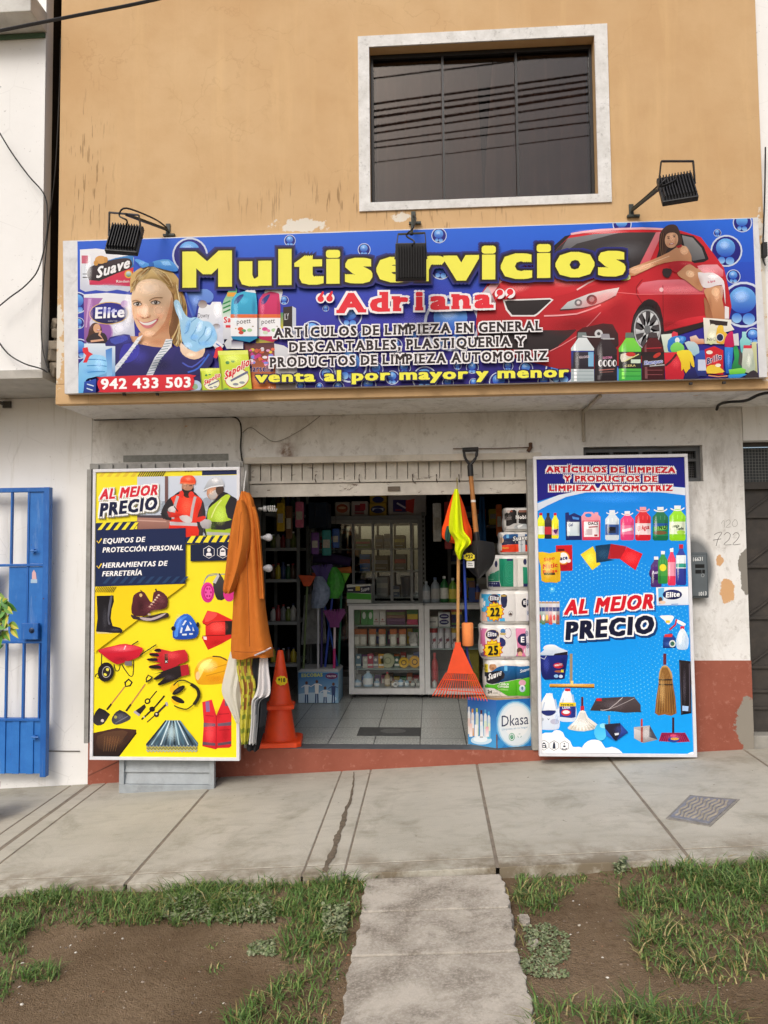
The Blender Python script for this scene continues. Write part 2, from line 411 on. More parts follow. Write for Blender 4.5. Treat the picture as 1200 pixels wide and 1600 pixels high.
# soil: one sheet out to the horizon, finely divided in front of the shop
q = NT('bare_soil')
a = q.noise(q.pos, 1.6, 6, .6); b = q.noise(q.pos, 38, 5, .7)
c = q.mix(q.step(a, .35, .68), lin('#6c5a45'), lin('#8f7b63'))
c = q.mix(q.math('MULTIPLY', q.step(b, .48, .72), .55), c, lin('#54432f'))
c = q.mix(q.step(q.voro(q.vm(q.pos, (1, 1, 1)), 22, 'F1'), .10, .04), c, lin('#a99a86'))
q.bump(q.math('ADD', b, q.noise(q.pos, 140, 3)), .8, .02); SOIL = q.done(c, .95, .1)
def soil_h(x, y):
    return soil_z(x, y) + .018 * math.sin(3.1 * x + 1.3 * y) * math.sin(2.3 * y - .7 * x) + .008 * math.sin(9 * x + 2) * math.sin(8 * y)
xs_ = [-60, -20, -8] + [-5 + .1 * i for i in range(101)] + [8, 20, 60]
ys_ = [-60, -30, -15, -8] + [-5.5 + .08 * i for i in range(50)] + [-1.6, -1.0]
def soil_clamped(x, y):
    return soil_h(max(-6, min(6, x)), max(-8, min(-1, y))) - (.0 if y < -1.62 else .12)
kind(MB().sheet([[(x, y, soil_clamped(x, y)) for x in xs_] for y in ys_]).build('ground', SOIL, smooth=True), 'structure', 'bare brown soil strip between the pavement and the street')

# pavement: slabs with tooled joints, one crack
q = NT('pavement_concrete')
a = q.noise(q.pos, 1.1, 6, .62); b = q.noise(q.vm(q.pos, (2.2, 7, 1)), 2.2, 6, .65, .5); g_ = q.noise(q.pos, 240, 2)
c = q.mix(q.step(a, .3, .7), lin('#aeaa9c'), lin('#c6c1b3'))
c = q.mix(q.math('MULTIPLY', q.step(b, .5, .75), .5), c, lin('#989385'))
c = q.mix(q.math('MULTIPLY', q.step(q.noise(q.pos, 3.1, 8, .7, .4), .52, .70), .5), c, lin('#77725f'))
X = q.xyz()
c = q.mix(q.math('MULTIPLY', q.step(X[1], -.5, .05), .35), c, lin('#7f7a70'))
c = q.mix(q.math('MULTIPLY', q.step(g_, .55, .7), .2), c, lin('#6d685e'))
c = q.mix(q.math('MULTIPLY', q.step(q.noise(q.pos, 9, 8, .8, .5), .55, .68), .4), c, lin('#bdbaac'))
c = q.mix(q.step(q.noise(q.pos, 17, 3, .6), .73, .76), c, lin('#6e6a5e')); c = q.mix(q.math('MULTIPLY', q.step(X[1], -1.35, -1.7), q.step(q.noise(q.pos, 5, 6, .7), .42, .62)), c, lin('#7b705d'))
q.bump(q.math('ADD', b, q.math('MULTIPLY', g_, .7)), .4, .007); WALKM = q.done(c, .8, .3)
GROOVE = mat('#82786a', .95, .25, 20, .5)
# joints run across the pavement; each slab is a block butted against a narrow recessed joint strip
joints = [(-4.6, .02), (-3.52, .02), (-2.66, .014), (-2.52, .03), (-2.40, .014), (-1.555, .018), (-.66, .010), (-.45, .010), (.305, .018), (1.225, .018), (2.16, .018), (3.2, .018), (4.4, .018)]
EDGE = -1.70
mbw = MB(); prev = -7.0
def slab(m_, x0, x1, y0, y1, th=.16, n=8):
    top = [[(x0 + (x1 - x0) * i / n, y, walk_z(x0 + (x1 - x0) * i / n, y)) for i in range(n + 1)] for y in (y0, y1)]
    m_.loops([[top[0][0], top[0][-1], top[1][-1], top[1][0]], [(p[0], p[1], p[2] - th) for p in (top[0][0], top[0][-1], top[1][-1], top[1][0])]])
for jx, jw in joints + [(7.0, 0)]:
    slab(mbw, prev, jx - jw / 2, -1.580, 0.0); slab(mbw, prev, jx - jw / 2, EDGE, -1.589); prev = jx + jw / 2
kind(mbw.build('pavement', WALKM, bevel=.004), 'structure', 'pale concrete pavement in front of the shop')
mj = MB()
for jx, jw in joints:
    mj.add([(jx - jw, EDGE + .004, walk_z(jx, EDGE) - .004), (jx + jw, EDGE + .004, walk_z(jx, EDGE) - .004), (jx + jw, 0, walk_z(jx, 0) - .004), (jx - jw, 0, walk_z(jx, 0) - .004)], [(0, 1, 2, 3)])
mj.add([(-7, -1.60, walk_z(-7, -1.6) - .003), (7, -1.60, walk_z(7, -1.6) - .003), (7, -1.575, walk_z(7, -1.575) - .003), (-7, -1.575, walk_z(-7, -1.575) - .003)], [(0, 1, 2, 3)])
kind(mj.build('pavement_joint', GROOVE), 'structure', 'dark dirty joints between the pavement slabs')
# broken crack running between the two tooled lines
mc = MB(); L_, R_ = [], []
cr = [(553, 1207), (552, 1225), (548, 1250), (540, 1268), (535, 1290), (527, 1310), (522, 1330), (512, 1350), (507, 1364)]
for i, (a, b) in enumerate(spline(cr, 6, False)):
    p = gp(a, b); w_ = .003 + .013 * min(1, i / 28) * (.5 + rnd.random())
    p.x += .006 * (rnd.random() - .5); L_.append((p.x - w_ * (.8 + .4 * rnd.random()), p.y, p.z + .0035)); R_.append((p.x + w_, p.y, p.z + .0035))
mc.sheet([L_, R_]); kind(mc.build('pavement_crack', mat('#6a5f50', .95, .35, 30, .6)), 'structure', 'jagged crack full of soil across the pavement')

# footpath towards the camera
q = NT('old_path_concrete')
a = q.noise(q.pos, 4.5, 8, .7, .3); b = q.noise(q.pos, 90, 4, .7)
c = q.mix(q.step(a, .38, .62), lin('#857d71'), lin('#bab3a6'))
c = q.mix(q.math('MULTIPLY', q.step(q.noise(q.pos, 7, 8, .75), .53, .66), .55), c, lin('#5f584d'))
c = q.mix(q.math('MULTIPLY', q.step(b, .46, .66), .5), c, lin('#c9c2b6'))
q.bump(q.math('ADD', a, q.math('MULTIPLY', b, .7)), .35, .008); PATHM = q.done(c, .92, .15)
def path_z(x, y): return -.172 + .052 * x + .012 * (y + 1.7)
mp = MB(); ysp = [-1.715, -2.06, -2.42, -3.0, -3.7, -4.5, -5.4, -6.4]; r2 = random.Random(3)
for i in range(len(ysp) - 1):
    ya, yb = ysp[i] - .008, ysp[i + 1] + .006; n = 24
    def edge(side, t):
        y = ya + (yb - ya) * t; return (side * (.328 + .006 * math.sin(y * 9 + side) + .005 * math.sin(y * 41 + side) + .004 * math.sin(y * 97 + 2 * side)) + (.0 if side > 0 else .0) - .005, y)
    ring = [edge(-1, k / n) for k in range(n + 1)] + [edge(1, 1 - k / n) for k in range(n + 1)]
    mp.loops([[(x, y, path_z(x, y)) for x, y in ring], [(x, y, path_z(x, y) - .12) for x, y in ring]])
kind(mp.build('path', PATHM, bevel=.006), 'structure', 'worn concrete path of slabs leading to the pavement')
mc = MB()
for sd_, lst in ((1, [(-2.1, .05), (-2.3, .04), (-2.48, .07), (-2.85, .06), (-2.98, .09)]), (-1, [(-2.1, .06), (-2.24, .07), (-2.55, .05), (-2.75, .06)])):
    for y, w_ in lst:
        x = sd_ * (.375 + .03 * r2.random()); rr = [(x + w_ * (.6 + .4 * r2.random()) * math.cos(t) * .6, y + w_ * (.7 + .5 * r2.random()) * math.sin(t)) for t in (k * .698 for k in range(9))]
        mc.loops([[(a, b, path_z(a, b) - .03) for a, b in rr], [(a, b, path_z(a, b) - .1) for a, b in rr]])
kind(mc.build('broken_path_edge', PATHM), 'structure', 'broken bits of concrete along the path edges')

# ================================================================== SHOP BUILDING
XL, XR = -2.535, 2.228                        # ground-floor wall
UL, UR = -2.507, 2.16                         # upper floor
UY = -.61; SLAB = 2.42; TOP = 6.6
shop = thing('shop_building', 'two storey shop building with ochre upper floor overhanging a whitewashed ground floor', 'building', (-.15, 0, -.12))
q = NT('ochre_render')
a = q.noise(q.pos, .9, 5, .6); b = q.noise(q.pos, 5, 6, .65)
c = q.mix(q.step(a, .3, .7), lin('#c39f73'), lin('#d0b187'))
c = q.mix(q.math('MULTIPLY', q.step(b, .45, .7), .35), c, lin('#bd9a6e'))
dv = q.n.new('ShaderNodeVectorMath'); dv.operation = 'ADD'
nz = q.n.new('ShaderNodeTexNoise'); q.L(q.pos, nz.inputs['Vector']); nz.inputs['Scale'].default_value = 2.6; nz.inputs['Detail'].default_value = 6
q.t.links.new(nz.outputs['Color'], dv.inputs[1]); q.t.links.new(q.pos, dv.inputs[0])
ck = q.step(q.voro(dv.outputs[0], 1.5), .010, .002)
ck = q.math('MULTIPLY', ck, q.step(q.noise(q.pos, 1.3, 2), .45, .6))
c = q.mix(q.math('MULTIPLY', ck, .16), c, lin('#8f6a3f'))
sc = q.step(q.noise(q.vm(q.pos, (75, 1, 6.5)), 1.0, 3, .5), .60, .66)
spots = [(-1.85, 3.05, .42, .55), (-1.15, 3.1, .35, .5), (-.65, 3.05, .6, .5), (-2.3, 4.0, .22, .75), (.05, 3.4, .3, .45), (-2.3, 2.9, .2, .6), (-.1, 3.75, 1.6, .25)]
mk = None
for s_ in spots:
    bl = q.blob(*s_); mk = bl if mk is None else q.math('MAXIMUM', mk, bl)
c = q.mix(q.math('MULTIPLY', q.math('MULTIPLY', sc, mk), .55, True), c, lin('#6f5638'))
pn = q.noise(q.pos, 13, 7, .7)
mk = None
for x, z, rx_, rz in ((-.84, 3.59, .33, .075), (-.17, 3.62, .12, .06), (-2.5, 2.85, .07, .5), (-2.5, 2.75, .06, .25), (2.14, 3.0, .06, .9)):
    bl = q.blob(x, z, rx_, rz); mk = bl if mk is None else q.math('MAXIMUM', mk, bl)
c = q.mix(q.step(q.math('ADD', q.math('MULTIPLY', pn, .9), q.math('MULTIPLY', mk, .32)), .66, .70), c, lin('#d9d3c6'))
X = q.xyz()
c = q.mix(q.math('MULTIPLY', q.step(q.noise(q.vm(q.pos, (9, 1, .8)), 1, 5, .6), .55, .8), .4), c, lin('#dcbb8a'))
q.bump(q.math('ADD', b, q.math('MULTIPLY', q.noise(q.pos, 60, 4, .7), .5)), .22, .008); OCHRE = q.done(c, .88, .15)
q = NT('white_render')
a = q.noise(q.pos, 1.4, 6, .65); b = q.noise(q.pos, 16, 6, .7)
c = q.mix(q.step(a, .3, .7), lin('#d9d8d4'), lin('#e9e8e5'))
X = q.xyz()
streak = q.noise(q.vm(q.pos, (4.5, 3, 2.2)), 1, 8, .75, .8)
c = q.mix(q.math('MULTIPLY', q.step(streak, .48, .72), .5), c, lin('#9f998d'))
c = q.mix(q.math('MULTIPLY', q.step(b, .55, .70), .5), c, lin('#8d867b'))
# soot and hand marks round the pillar, peeled plaster, grey overspray round the meter
c = q.mix(q.math('MULTIPLY', q.math('MULTIPLY', q.blob(2.0, 1.85, .28, .55), q.step(q.noise(q.vm(q.pos, (10, 1, 3)), 1, 6, .7), .45, .7)), .55), c, lin('#7b7061'))
pe = q.noise(q.pos, 6.5, 6, .65)
mk = q.math('MAXIMUM', q.blob(2.09, 1.135, .075, .17), q.blob(2.04, 1.32, .05, .075))
c = q.mix(q.step(q.math('ADD', q.math('MULTIPLY', pe, 1.3), q.math('MULTIPLY', mk, .42)), .90, .93), c, lin('#cfa478'))
mk = q.blob(2.22, 1.25, .075, .28)
c = q.mix(q.step(q.math('ADD', q.math('MULTIPLY', pe, 1.2), q.math('MULTIPLY', mk, .5)), .92, .95), c, lin('#86827a'))
hv = q.vm(q.pos, (1 / .16, 0, 1 / .26), (-1.86 / .16, 0, -1.27 / .26)); hn = q.n.new('ShaderNodeVectorMath'); hn.operation = 'LENGTH'; q.L(hv, hn.inputs[0])
c = q.mix(q.math('MULTIPLY', q.step(hn.outputs['Value'], .98, .72), .85), c, lin('#5b6063'))
for x, z in ((-1.33, 2.02), (.66, 2.03), (-1.06, 2.16)):
    c = q.mix(q.math('MULTIPLY', q.math('MULTIPLY', q.blob(x, z, .09, .12), q.step(q.noise(q.pos, 22, 4), .3, .6)), .8), c, lin('#6e4a30'))
q.bump(q.math('ADD', a, q.math('MULTIPLY', b, .5)), .3, .01); WHITE = q.done(c, .9, .12)
q = NT('terracotta_paint')
a = q.noise(q.pos, 2.2, 6, .65); b = q.noise(q.pos, 20, 5, .7)
c = q.mix(q.step(a, .32, .68), lin('#864b3b'), lin('#9a5b4a'))
c = q.mix(q.math('MULTIPLY', q.step(b, .56, .72), .5), c, lin('#b98373'))
ck = q.math('MULTIPLY', q.step(q.voro(q.vm(q.pos, (.5, 1, 1.1)), 1.1), .006, .001), q.step(q.noise(q.pos, 2, 2), .5, .6))
c = q.mix(ck, c, lin('#56352b'))
pe = q.noise(q.pos, 5, 6, .65); mk = q.blob(2.2, .14, .16, .32)
c = q.mix(q.step(q.math('ADD', q.math('MULTIPLY', pe, 1.2), q.math('MULTIPLY', mk, .6)), .93, .96), c, lin('#8b857a'))
q.bump(q.math('ADD', a, b), .25, .008); TERRA = q.done(c, .85, .2)

# upper wall round the window hole
w0x, w1x, w0z, w1z = -.372, 1.118, 3.725, 4.795
mb = MB(); T_ = .24
mb.box(UL, UY, SLAB + .14, w0x, UY + T_, TOP); mb.box(w1x, UY, SLAB + .14, UR, UY + T_, TOP)
mb.box(w0x, UY, SLAB + .14, w1x, UY + T_, w0z); mb.box(w0x, UY, w1z, w1x, UY + T_, TOP)
mb.box(UL, UY + T_, SLAB + .14, UL + .2, 4.4, TOP); mb.box(UR - .2, UY + T_, SLAB + .14, UR, 4.4, TOP)
mb.build('upper_wall', OCHRE, shop)
MB().box(UL - .003, UY - .004, SLAB, UR + .35, UY + .06, SLAB + .137).build('slab_edge', OCHRE, shop, bevel=.006)
MB().box(UL, UY + .062, SLAB + .002, UR + .35, 4.4, SLAB + .13).build('slab', WHITE, shop)
MB().box(UL, UY, TOP, UR, 4.4, TOP + .15).build('roof', WHITE, shop)
# window
q = NT('white_trim'); a = q.noise(q.vm(q.pos, (6, 6, 6)), 2, 7, .7)
c = q.mix(q.step(a, .3, .75), lin('#e8e8e6'), lin('#c6c5c0'))
c = q.mix(q.math('MULTIPLY', q.step(q.noise(q.pos, 25, 5, .7), .58, .7), .5), c, lin('#8d8c88')); q.bump(q.noise(q.pos, 30, 5, .7), .25, .006); TRIM = q.done(c, .8, .25)
o0x, o1x, o0z, o1z = -.447, 1.203, 3.668, 4.872
mb = MB(); y0, y1 = UY - .013, UY - .002
mb.box(o0x, y0, o0z, o1x, y1, w0z); mb.box(o0x, y0, w1z, o1x, y1, o1z); mb.box(o0x, y0, w0z, w0x, y1, w1z); mb.box(w1x, y0, w0z, o1x, y1, w1z)
win = mb.build('window', TRIM, shop)
FRAME = mat('#1d1d1e', .4, .2, 30)
mb = MB(); fy = UY + .075
mb.box(w0x + .002, fy, w0z + .002, w1x - .002, fy + .05, w0z + .024); mb.box(w0x + .002, fy, w1z - .03, w1x - .002, fy + .05, w1z - .002)
mb.box(w0x + .002, fy, w0z + .024, w0x + .02, fy + .05, w1z - .03); mb.box(w1x - .02, fy, w0z + .024, w1x - .002, fy + .05, w1z - .03)
for x in (.118, .612): mb.box(x - .006, fy + .004, w0z + .024, x + .009, fy + .046, w1z - .03)
mb.build('window_frame', FRAME, win)
DARKGLASS = glass_mat('tinted_glass', (.52, .49, .48), .015, 1.55)
mb = MB()
for i, (x0, x1) in enumerate(((w0x + .02, .109), (.127, .603), (.621, w1x - .02))): mb.box(x0, fy + .02 + .006 * (i % 2), w0z + .024, x1, fy + .025 + .006 * (i % 2), w1z - .03)
mb.build('window_glass', DARKGLASS, win)
# curtain: two panels parted in a narrow V
CURT = mat('#c4a392', .9, .12, 5)
for (x0t, x1t, x0b, x1b) in ((-.34, .36, -.34, .385), (.47, 1.10, .40, 1.10)):
    g = []
    for k in range(9):
        t = k / 8; xa = x0t + (x0b - x0t) * (1 - t); 
        g.append([])
        for i in range(90):
            u = i / 89; lo = x0b + (x0t - x0b) * max(0, (t - .25) / .75); hi = x1b + (x1t - x1b) * max(0, (t - .25) / .75)
            x = lo + (hi - lo) * u
            g[-1].append((x, fy + .16 + .065 * math.sin(x * 27 + 1.2 * math.sin(x * 9)) + .012 * math.sin(x * 75), w0z - .06 + (w1z - w0z + .1) * t))
    MB().sheet(g).build('curtain', CURT, win, smooth=True)
mb = MB(); mb.box(w0x - .4, 2.0, SLAB + .15, w1x + .4, 2.05, TOP - .05); mb.build('upper_room_wall', mat('#6b625a', .9), shop)

# ground floor walls
OPL, OPR, OPT = -1.372, .752, 2.085           # shop opening
fz = lambda x: walk_z(x, 0) - .1
tz = at(1000, 697, 0).z; tb = at(1100, 752, 0).z; tx0 = at(912, 720, 0).x; tx1 = at(1098, 720, 0).x
mb = MB()
RED_R = at(1130, 1032, 0).z; RED_L = at(138, 1000, 0).z
mb.box(XL, 0, fz(XL), OPL, .22, SLAB); mb.box(OPL, 0, OPT, tx0, .22, SLAB)
mb.box(OPR, 0, fz(OPR), tx0, .22, OPT); mb.box(tx0, 0, tz, tx1, .22, SLAB); mb.box(tx0, 0, fz(OPR), tx1, .22, tb); mb.box(tx1, 0, fz(XR), XR, .22, SLAB)
mb.build('ground_floor_wall', WHITE, shop)
mb = MB()
mb.box(XL - .003, -.004, fz(XL), OPL, -.0005, RED_L)
mb.box(OPR + .004, -.004, fz(OPR), XR, -.0005, RED_R); mb.box(XR + .0005, -.004, fz(XR), XR + .004, .2, RED_R)
mb.box(OPL + .001, -.012, fz(OPL), OPR + .003, .0, -.004)
mb.build('wall_base', TERRA, shop)
# grey plaque above the left board and cornice line, beam under the slab
MB().box(*at(193, 722, 0).xz[:1], -.006, at(193, 722, 0).z, at(357, 709, 0).x, -.001, at(357, 709, 0).z).build('wall_plaque', mat('#8f908b', .8, .2, 30, .3), shop)
mb = MB(); mb.box(OPL, -.035, at(600, 722, 0).z, OPR + .05, -.001, at(600, 712, 0).z); mb.build('lintel_moulding', mat('#cfc9bd', .8, .12, 6, .2, dirt=.4), shop, bevel=.004)
# transom window above and behind the right board
mb = MB(); GREY = mat('#5d6063', .6, .15, 14, dirt=.3)
mb.box(tx0, .05, tb, tx1, .09, tb + .03); mb.box(tx0, .05, tz - .035, tx1, .09, tz); mb.box(tx0, .05, tb + .03, tx0 + .03, .09, tz - .035); mb.box(tx1 - .03, .05, tb + .03, tx1, .09, tz - .035)
for i in range(1, 4): x = tx0 + (tx1 - tx0) * i / 4; mb.box(x - .012, .052, tb + .03, x + .012, .088, tz - .035)
mb.box(tx0 + .03, .054, (tz + tb) / 2 + .02, tx1 - .03, .086, (tz + tb) / 2 + .04)
tr = mb.build('transom_window', GREY, shop)
mb = MB()
for i in range(70): x = tx0 + (tx1 - tx0) * i / 70; mb.box(x - .0012, .10, tb, x + .0012, .1024, tz)
for i in range(20): z = tb + (tz - tb) * i / 20; mb.box(tx0, .103, z - .0012, tx1, .1054, z + .0012)
mb.build('wire_mesh', mat('#77787a', .5, .1), tr)
MB().box(tx0, .14, tb, tx1, .15, tz).build('window_pane', mat('#26282a', .25, .1), tr)
# steel door frame tubes either side of the opening
STEEL = mat('#a3a19b', .55, .15, 10, dirt=.5)
JR0, JR1 = at(826, 900, 0).x, at(836, 900, 0).x
MB().box(JR0, -.03, -.0, JR1, .05, OPT).build('door_jamb', STEEL, shop, bevel=.004); MB().box(OPL - .001, -.02, 0, OPL + .03, .05, OPT).build('door_jamb', STEEL, shop, bevel=.004)
# rolled steel shutter, nearly open
SZ0, SZ1, SZ2, SZ3 = at(600, 774, .04).z, at(600, 754, .04).z, at(600, 749, .04).z, at(600, 722, .04).z
q = NT('shutter_paint'); a = q.noise(q.pos, 4, 7, .7)
c = q.mix(q.step(a, .35, .7), lin('#d2cdc2'), lin('#aea99f'))
c = q.mix(q.step(q.noise(q.vm(q.pos, (3, 3, 9)), 2.4, 7, .75, .6), .60, .66), c, lin('#5a4636'))
q.bump(a, .15, .004); SHUT = q.done(c, .6, .4)
mb = MB()
mb.box(OPL + .03, .035, SZ0, JR0, .06, SZ1); mb.box(OPL + .03, .02, SZ1 + .004, JR0, .045, SZ2)
n = 26
for i in range(n):
    x0 = OPL + .032 + (JR0 - OPL - .032) * i / n; x1 = x0 + (JR0 - OPL - .032) / n; mb.box(x0 + .006, .035, SZ2, x1 - .003, .055, OPT); mb.box(x0, .047, SZ2, x0 + .007, .058, OPT)
sh = mb.build('shutter', SHUT, shop, bevel=.002)
for px in (390 + 104, 390 + 172, 645, 682, 717):
    p = at(px, 748, .02); mb = MB(); mb.tube([(p.x, .018, p.z + .03), (p.x, -.02, p.z + .02), (p.x, -.035, p.z - .01), (p.x + .005, -.02, p.z - .03)], .004, 6); mb.build('hook', mat('#3a2c22', .7, .3), sh)
MB().box(at(606, 767, .03).x, .022, at(606, 767, .03).z, at(625, 760, .03).x, .034, at(625, 760, .03).z).build('handle', mat('#5c5145', .6), sh)
# shop room
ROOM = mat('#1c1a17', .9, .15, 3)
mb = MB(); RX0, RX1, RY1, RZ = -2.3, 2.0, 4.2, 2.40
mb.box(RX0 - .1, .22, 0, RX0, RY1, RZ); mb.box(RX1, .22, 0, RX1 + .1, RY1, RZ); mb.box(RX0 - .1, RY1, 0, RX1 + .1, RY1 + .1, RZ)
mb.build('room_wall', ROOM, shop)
q = NT('terrazzo_tiles'); n1 = q.noise(q.pos, 75, 3, .8); n2 = q.voro(q.pos, 45, 'F1')
c = q.mix(q.step(n1, .42, .62), lin('#7c807d'), lin('#c6c9c3')); c = q.mix(q.step(n2, .2, .05), c, lin('#d0d0c8'))
br = q.n.new('ShaderNodeTexBrick'); q.L(q.vm(q.pos, (1, 1, 1), (.10, .04, 0)), br.inputs['Vector']); br.offset = 0; br.inputs['Scale'].default_value = 1
br.inputs['Brick Width'].default_value = .34; br.inputs['Row Height'].default_value = .34; br.inputs['Mortar Size'].default_value = .004; br.inputs['Mortar Smooth'].default_value = .1
c = q.mix(br.outputs['Fac'], c, lin('#2c2e2d'))
TILE = q.done(c, .28, .5)
MB().box(RX0, .13, -.05, RX1, RY1, 0).build('shop_floor', TILE, shop)
MB().box(OPL + .001, -.008, -.05, OPR - .001, .128, -.0006).build('threshold', mat('#55575a', .7, .15, 12, .2), shop, bevel=.004)

# ================================================================== NEIGHBOURS
q = NT('white_plaster_left'); a = q.noise(q.pos, 1.3, 6, .6)
c = q.mix(q.step(a, .3, .7), lin('#e8e8e5'), lin('#f2f2f0')); X = q.xyz()
ck = q.math('MULTIPLY', q.step(q.voro(q.pos, 3.2), .010, .003), q.step(q.noise(q.pos, 1.7, 2), .5, .6))
c = q.mix(q.math('MULTIPLY', ck, .14), c, lin('#8c8b86'))
c = q.mix(q.math('MULTIPLY', q.step(q.noise(q.vm(q.pos, (16, 1, 1.1)), 1, 6, .7), .55, .75), q.math('MULTIPLY', q.step(X[2], 3.6, 2.6), .45)), c, lin('#bdb8a8'))
c = q.mix(q.math('MULTIPLY', q.step(q.noise(q.pos, 30, 4, .7), .66, .72), .5), c, lin('#6d6a63'))
q.bump(q.noise(q.pos, 24, 5, .7), .15, .006); LWHITE = q.done(c, .88, .15)
q = NT('shaded_concrete'); a = q.noise(q.pos, 5, 8, .75)
c = q.mix(q.step(a, .3, .7), lin('#171411'), lin('#2f2b26')); q.bump(a, .6, .02); SHADEDC = q.done(c, .95, .1)  # concrete beside the gap, darkened so the colour itself holds the shade
lb = thing('neighbour_building', 'white plastered neighbour house left of the shop, behind an open blue gate', 'building', (-4.2, 0, -.35))
e = at(68, 300, UY)
NX = e.x; NB = at(40, 578, UY).z
mb = MB(); mb.box(-9, UY, NB, NX, UY + .10, 6.9); mb.build('upper_wall', LWHITE, lb)
mb = MB(); mb.box(-9, UY + .102, NB, NX - .002, 4, 6.9); mb.build('side_wall', SHADEDC, lb)
MB().box(-9, UY - .015, NB - .06, NX + .02, 4, NB - .003).build('floor_slab', mat('#b5b2aa', .85, .15, 6, .2, dirt=.3), lb)
tzz = at(30, 28, UY - .16).z
MB().box(-9, UY - .22, tzz, NX + .01, UY - .002, tzz + .14).build('roof_ledge', mat('#c9c8c2', .85, .12, 5, dirt=.3), lb, bevel=.006)
MB().box(-9, UY - .017, tzz - .034, NX - .001, UY - .002, tzz - .004).build('green_band', mat('#4f6b55', .8, .2, 9), lb)
MB().box(-9, .002, -1.0, XL - .004, .25, NB - .062).build('ground_floor_wall', LWHITE, lb)
MB().box(-9, -.006, at(60, 1174, 0).z, at(125, 1174, 0).x, .001, at(60, 1172.6, 0).z).build('wall_groove', mat('#6d6a63', .9), lb)
# party gap: near-black sheet closing the slot, its shade put into the colour
MB().box(NX + .022, .55, NB, UL - .002, .6, 6.6).build('gap_shade_sheet', mat('#1d1b18', .95, .3, 12), lb)
mb = MB(); r3 = random.Random(5)
for k in range(26): mb.obox((NX + .05 + .03 * r3.random(), UY + .05 + .3 * r3.random(), NB + .02 + .16 * r3.random() * (1 + k % 2)), (.07, .09, .06), Matrix.Rotation(r3.random() * 3, 3, (1, .4, .3)))
mb.build('rubble', mat('#867c6d', .95, .25, 30, .5), lb, bevel=.008)
rb = thing('corner_building', 'white neighbour house right of the shop with a dark steel door', 'building', (3.6, 0, .05))
mb = MB(); dz1 = at(1178, 688, 0).z; dz0 = at(1190, 1145, .1).z; dx0 = at(1159, 800, 0).x
mb.box(UR + .004, UY + .03, SLAB + .14, 8, UY + .3, 6.8); mb.box(XR + .006, .003, dz1, 8, .25, SLAB + .138); mb.box(dx0 + 1.1, .003, -.6, 8, .25, dz1)
mb.build('wall', LWHITE, rb)
DOORM = mat('#3b3733', .5, .2, 12, dirt=.3)
mb = MB(); dx1 = dx0 + 1.1; dx0 = XR + .006
mb.box(dx0, .14, dz0, dx1, .17, dz1 - .3); 
mb.box(dx0, .10, dz0, dx0 + .03, .139, dz1); mb.box(dx0 + .03, .10, dz1 - .34, dx1, .139, dz1 - .29); mb.box(dx0 + .03, .10, dz1 - .03, dx1, .139, dz1)
for z in (dz0 + .16, dz0 + .28, dz0 + .45, dz0 + .8, dz0 + 1.17, dz0 + 1.53): mb.box(dx0 + .03, .12, z, dx1, .139, z + .018)
for z in (dz0 + .45, dz0 + .8, dz0 + 1.17, dz0 + 1.53): mb.bar((dx0 + .03, .128, z + .02), (dx0 + .5, .128, z + .36), .012); mb.bar((dx0 + .5, .1285, z + .02), (dx0 + .9, .1285, z + .36), .012)
door = mb.build('door', DOORM, rb)
mb = MB()
for i in range(48): x = dx0 + .03 + i * .022; mb.box(x, .15, dz1 - .29, x + .002, .152, dz1 - .03)
for i in range(12): z = dz1 - .29 + i * .022; mb.box(dx0 + .03, .153, z, dx1, .155, z + .002)
mb.build('wire_mesh', mat('#8d8d88', .5), door)
MB().box(dx0 + .03, .19, dz1 - .29, dx1, .2, dz1 - .03).build('door_pane', mat('#3d4245', .3), door)
mb = MB(); mb.box(dx0, .02, walk_z(2.4, 0) - .1, 4, .6, dz0 - .002); mb.build('doorstep', mat('#8f8c84', .9, .2, 8, .4), rb, bevel=.01)
# ================================================================== LONG SIGN OVER THE SHOP
SY = UY - .055
c4 = [at(98.3, 376.4, SY), at(1184.4, 339.7, SY), at(1199, 589, SY), at(101, 615, SY)]
sx0 = (c4[0].x + c4[3].x) / 2; sx1 = (c4[1].x + c4[2].x) / 2; sz1 = (c4[0].z + c4[1].z) / 2; sz0 = (c4[2].z + c4[3].z) / 2
sign = thing('shop_sign', 'long blue banner sign with big yellow lettering across the whole shop front', 'sign', ((sx0 + sx1) / 2, SY, sz0))
VW = mat('#d4d5d6', .45, .08, 14, .15, 20, dirt=.25)
mb = MB(); mb.loops([[tuple(c4[i] + Vector((0, 0, 0))) for i in range(4)], [tuple(c4[i] + Vector((0, .045, 0))) for i in range(4)]]); mb.build('backing', VW, sign)
A = Art((0, SY - .0008, 0)); A.lk = .93
BR = [(121, 377.2), (1176, 341.2), (1186, 589.8), (122.5, 614.2)]
A.clip = BR
def ti(x, y): return (x, y - (x - 600) * .0337)      # sign slope helper
for y0, y1, a, b in ((330, 430, '#2f6de0', '#2f55c8'), (430, 520, '#2f55c8', '#382f9a'), (520, 640, '#382f9a', '#2b2277')):
    A.raw([(100, y0 + 8), (1210, y0 - 22), (1210, y1 - 22), (100, y1 + 8)], a, b)
def bub(x, y, r):
    A.T()
    A.ell(x, y, r, r, '#cfd9ee'); A.ell(x, y, r * .9, r * .9, '#2c2a86', '#23207a')
    A.ell(x - .05 * r, y - .2 * r, r * .6, r * .58, '#6fb4f2', '#2a50bf'); A.soft(x - .12 * r, y - .38 * r, r * .42, r * .34, '#c8e6ff', .65); A.ell(x - .3 * r, y + .58 * r, r * .22, r * .22, '#2a6fd8', '#9ccdf6'); A.ell(x + .22 * r, y + .62 * r, r * .27, r * .25, '#2a6fd8', '#9ccdf6')
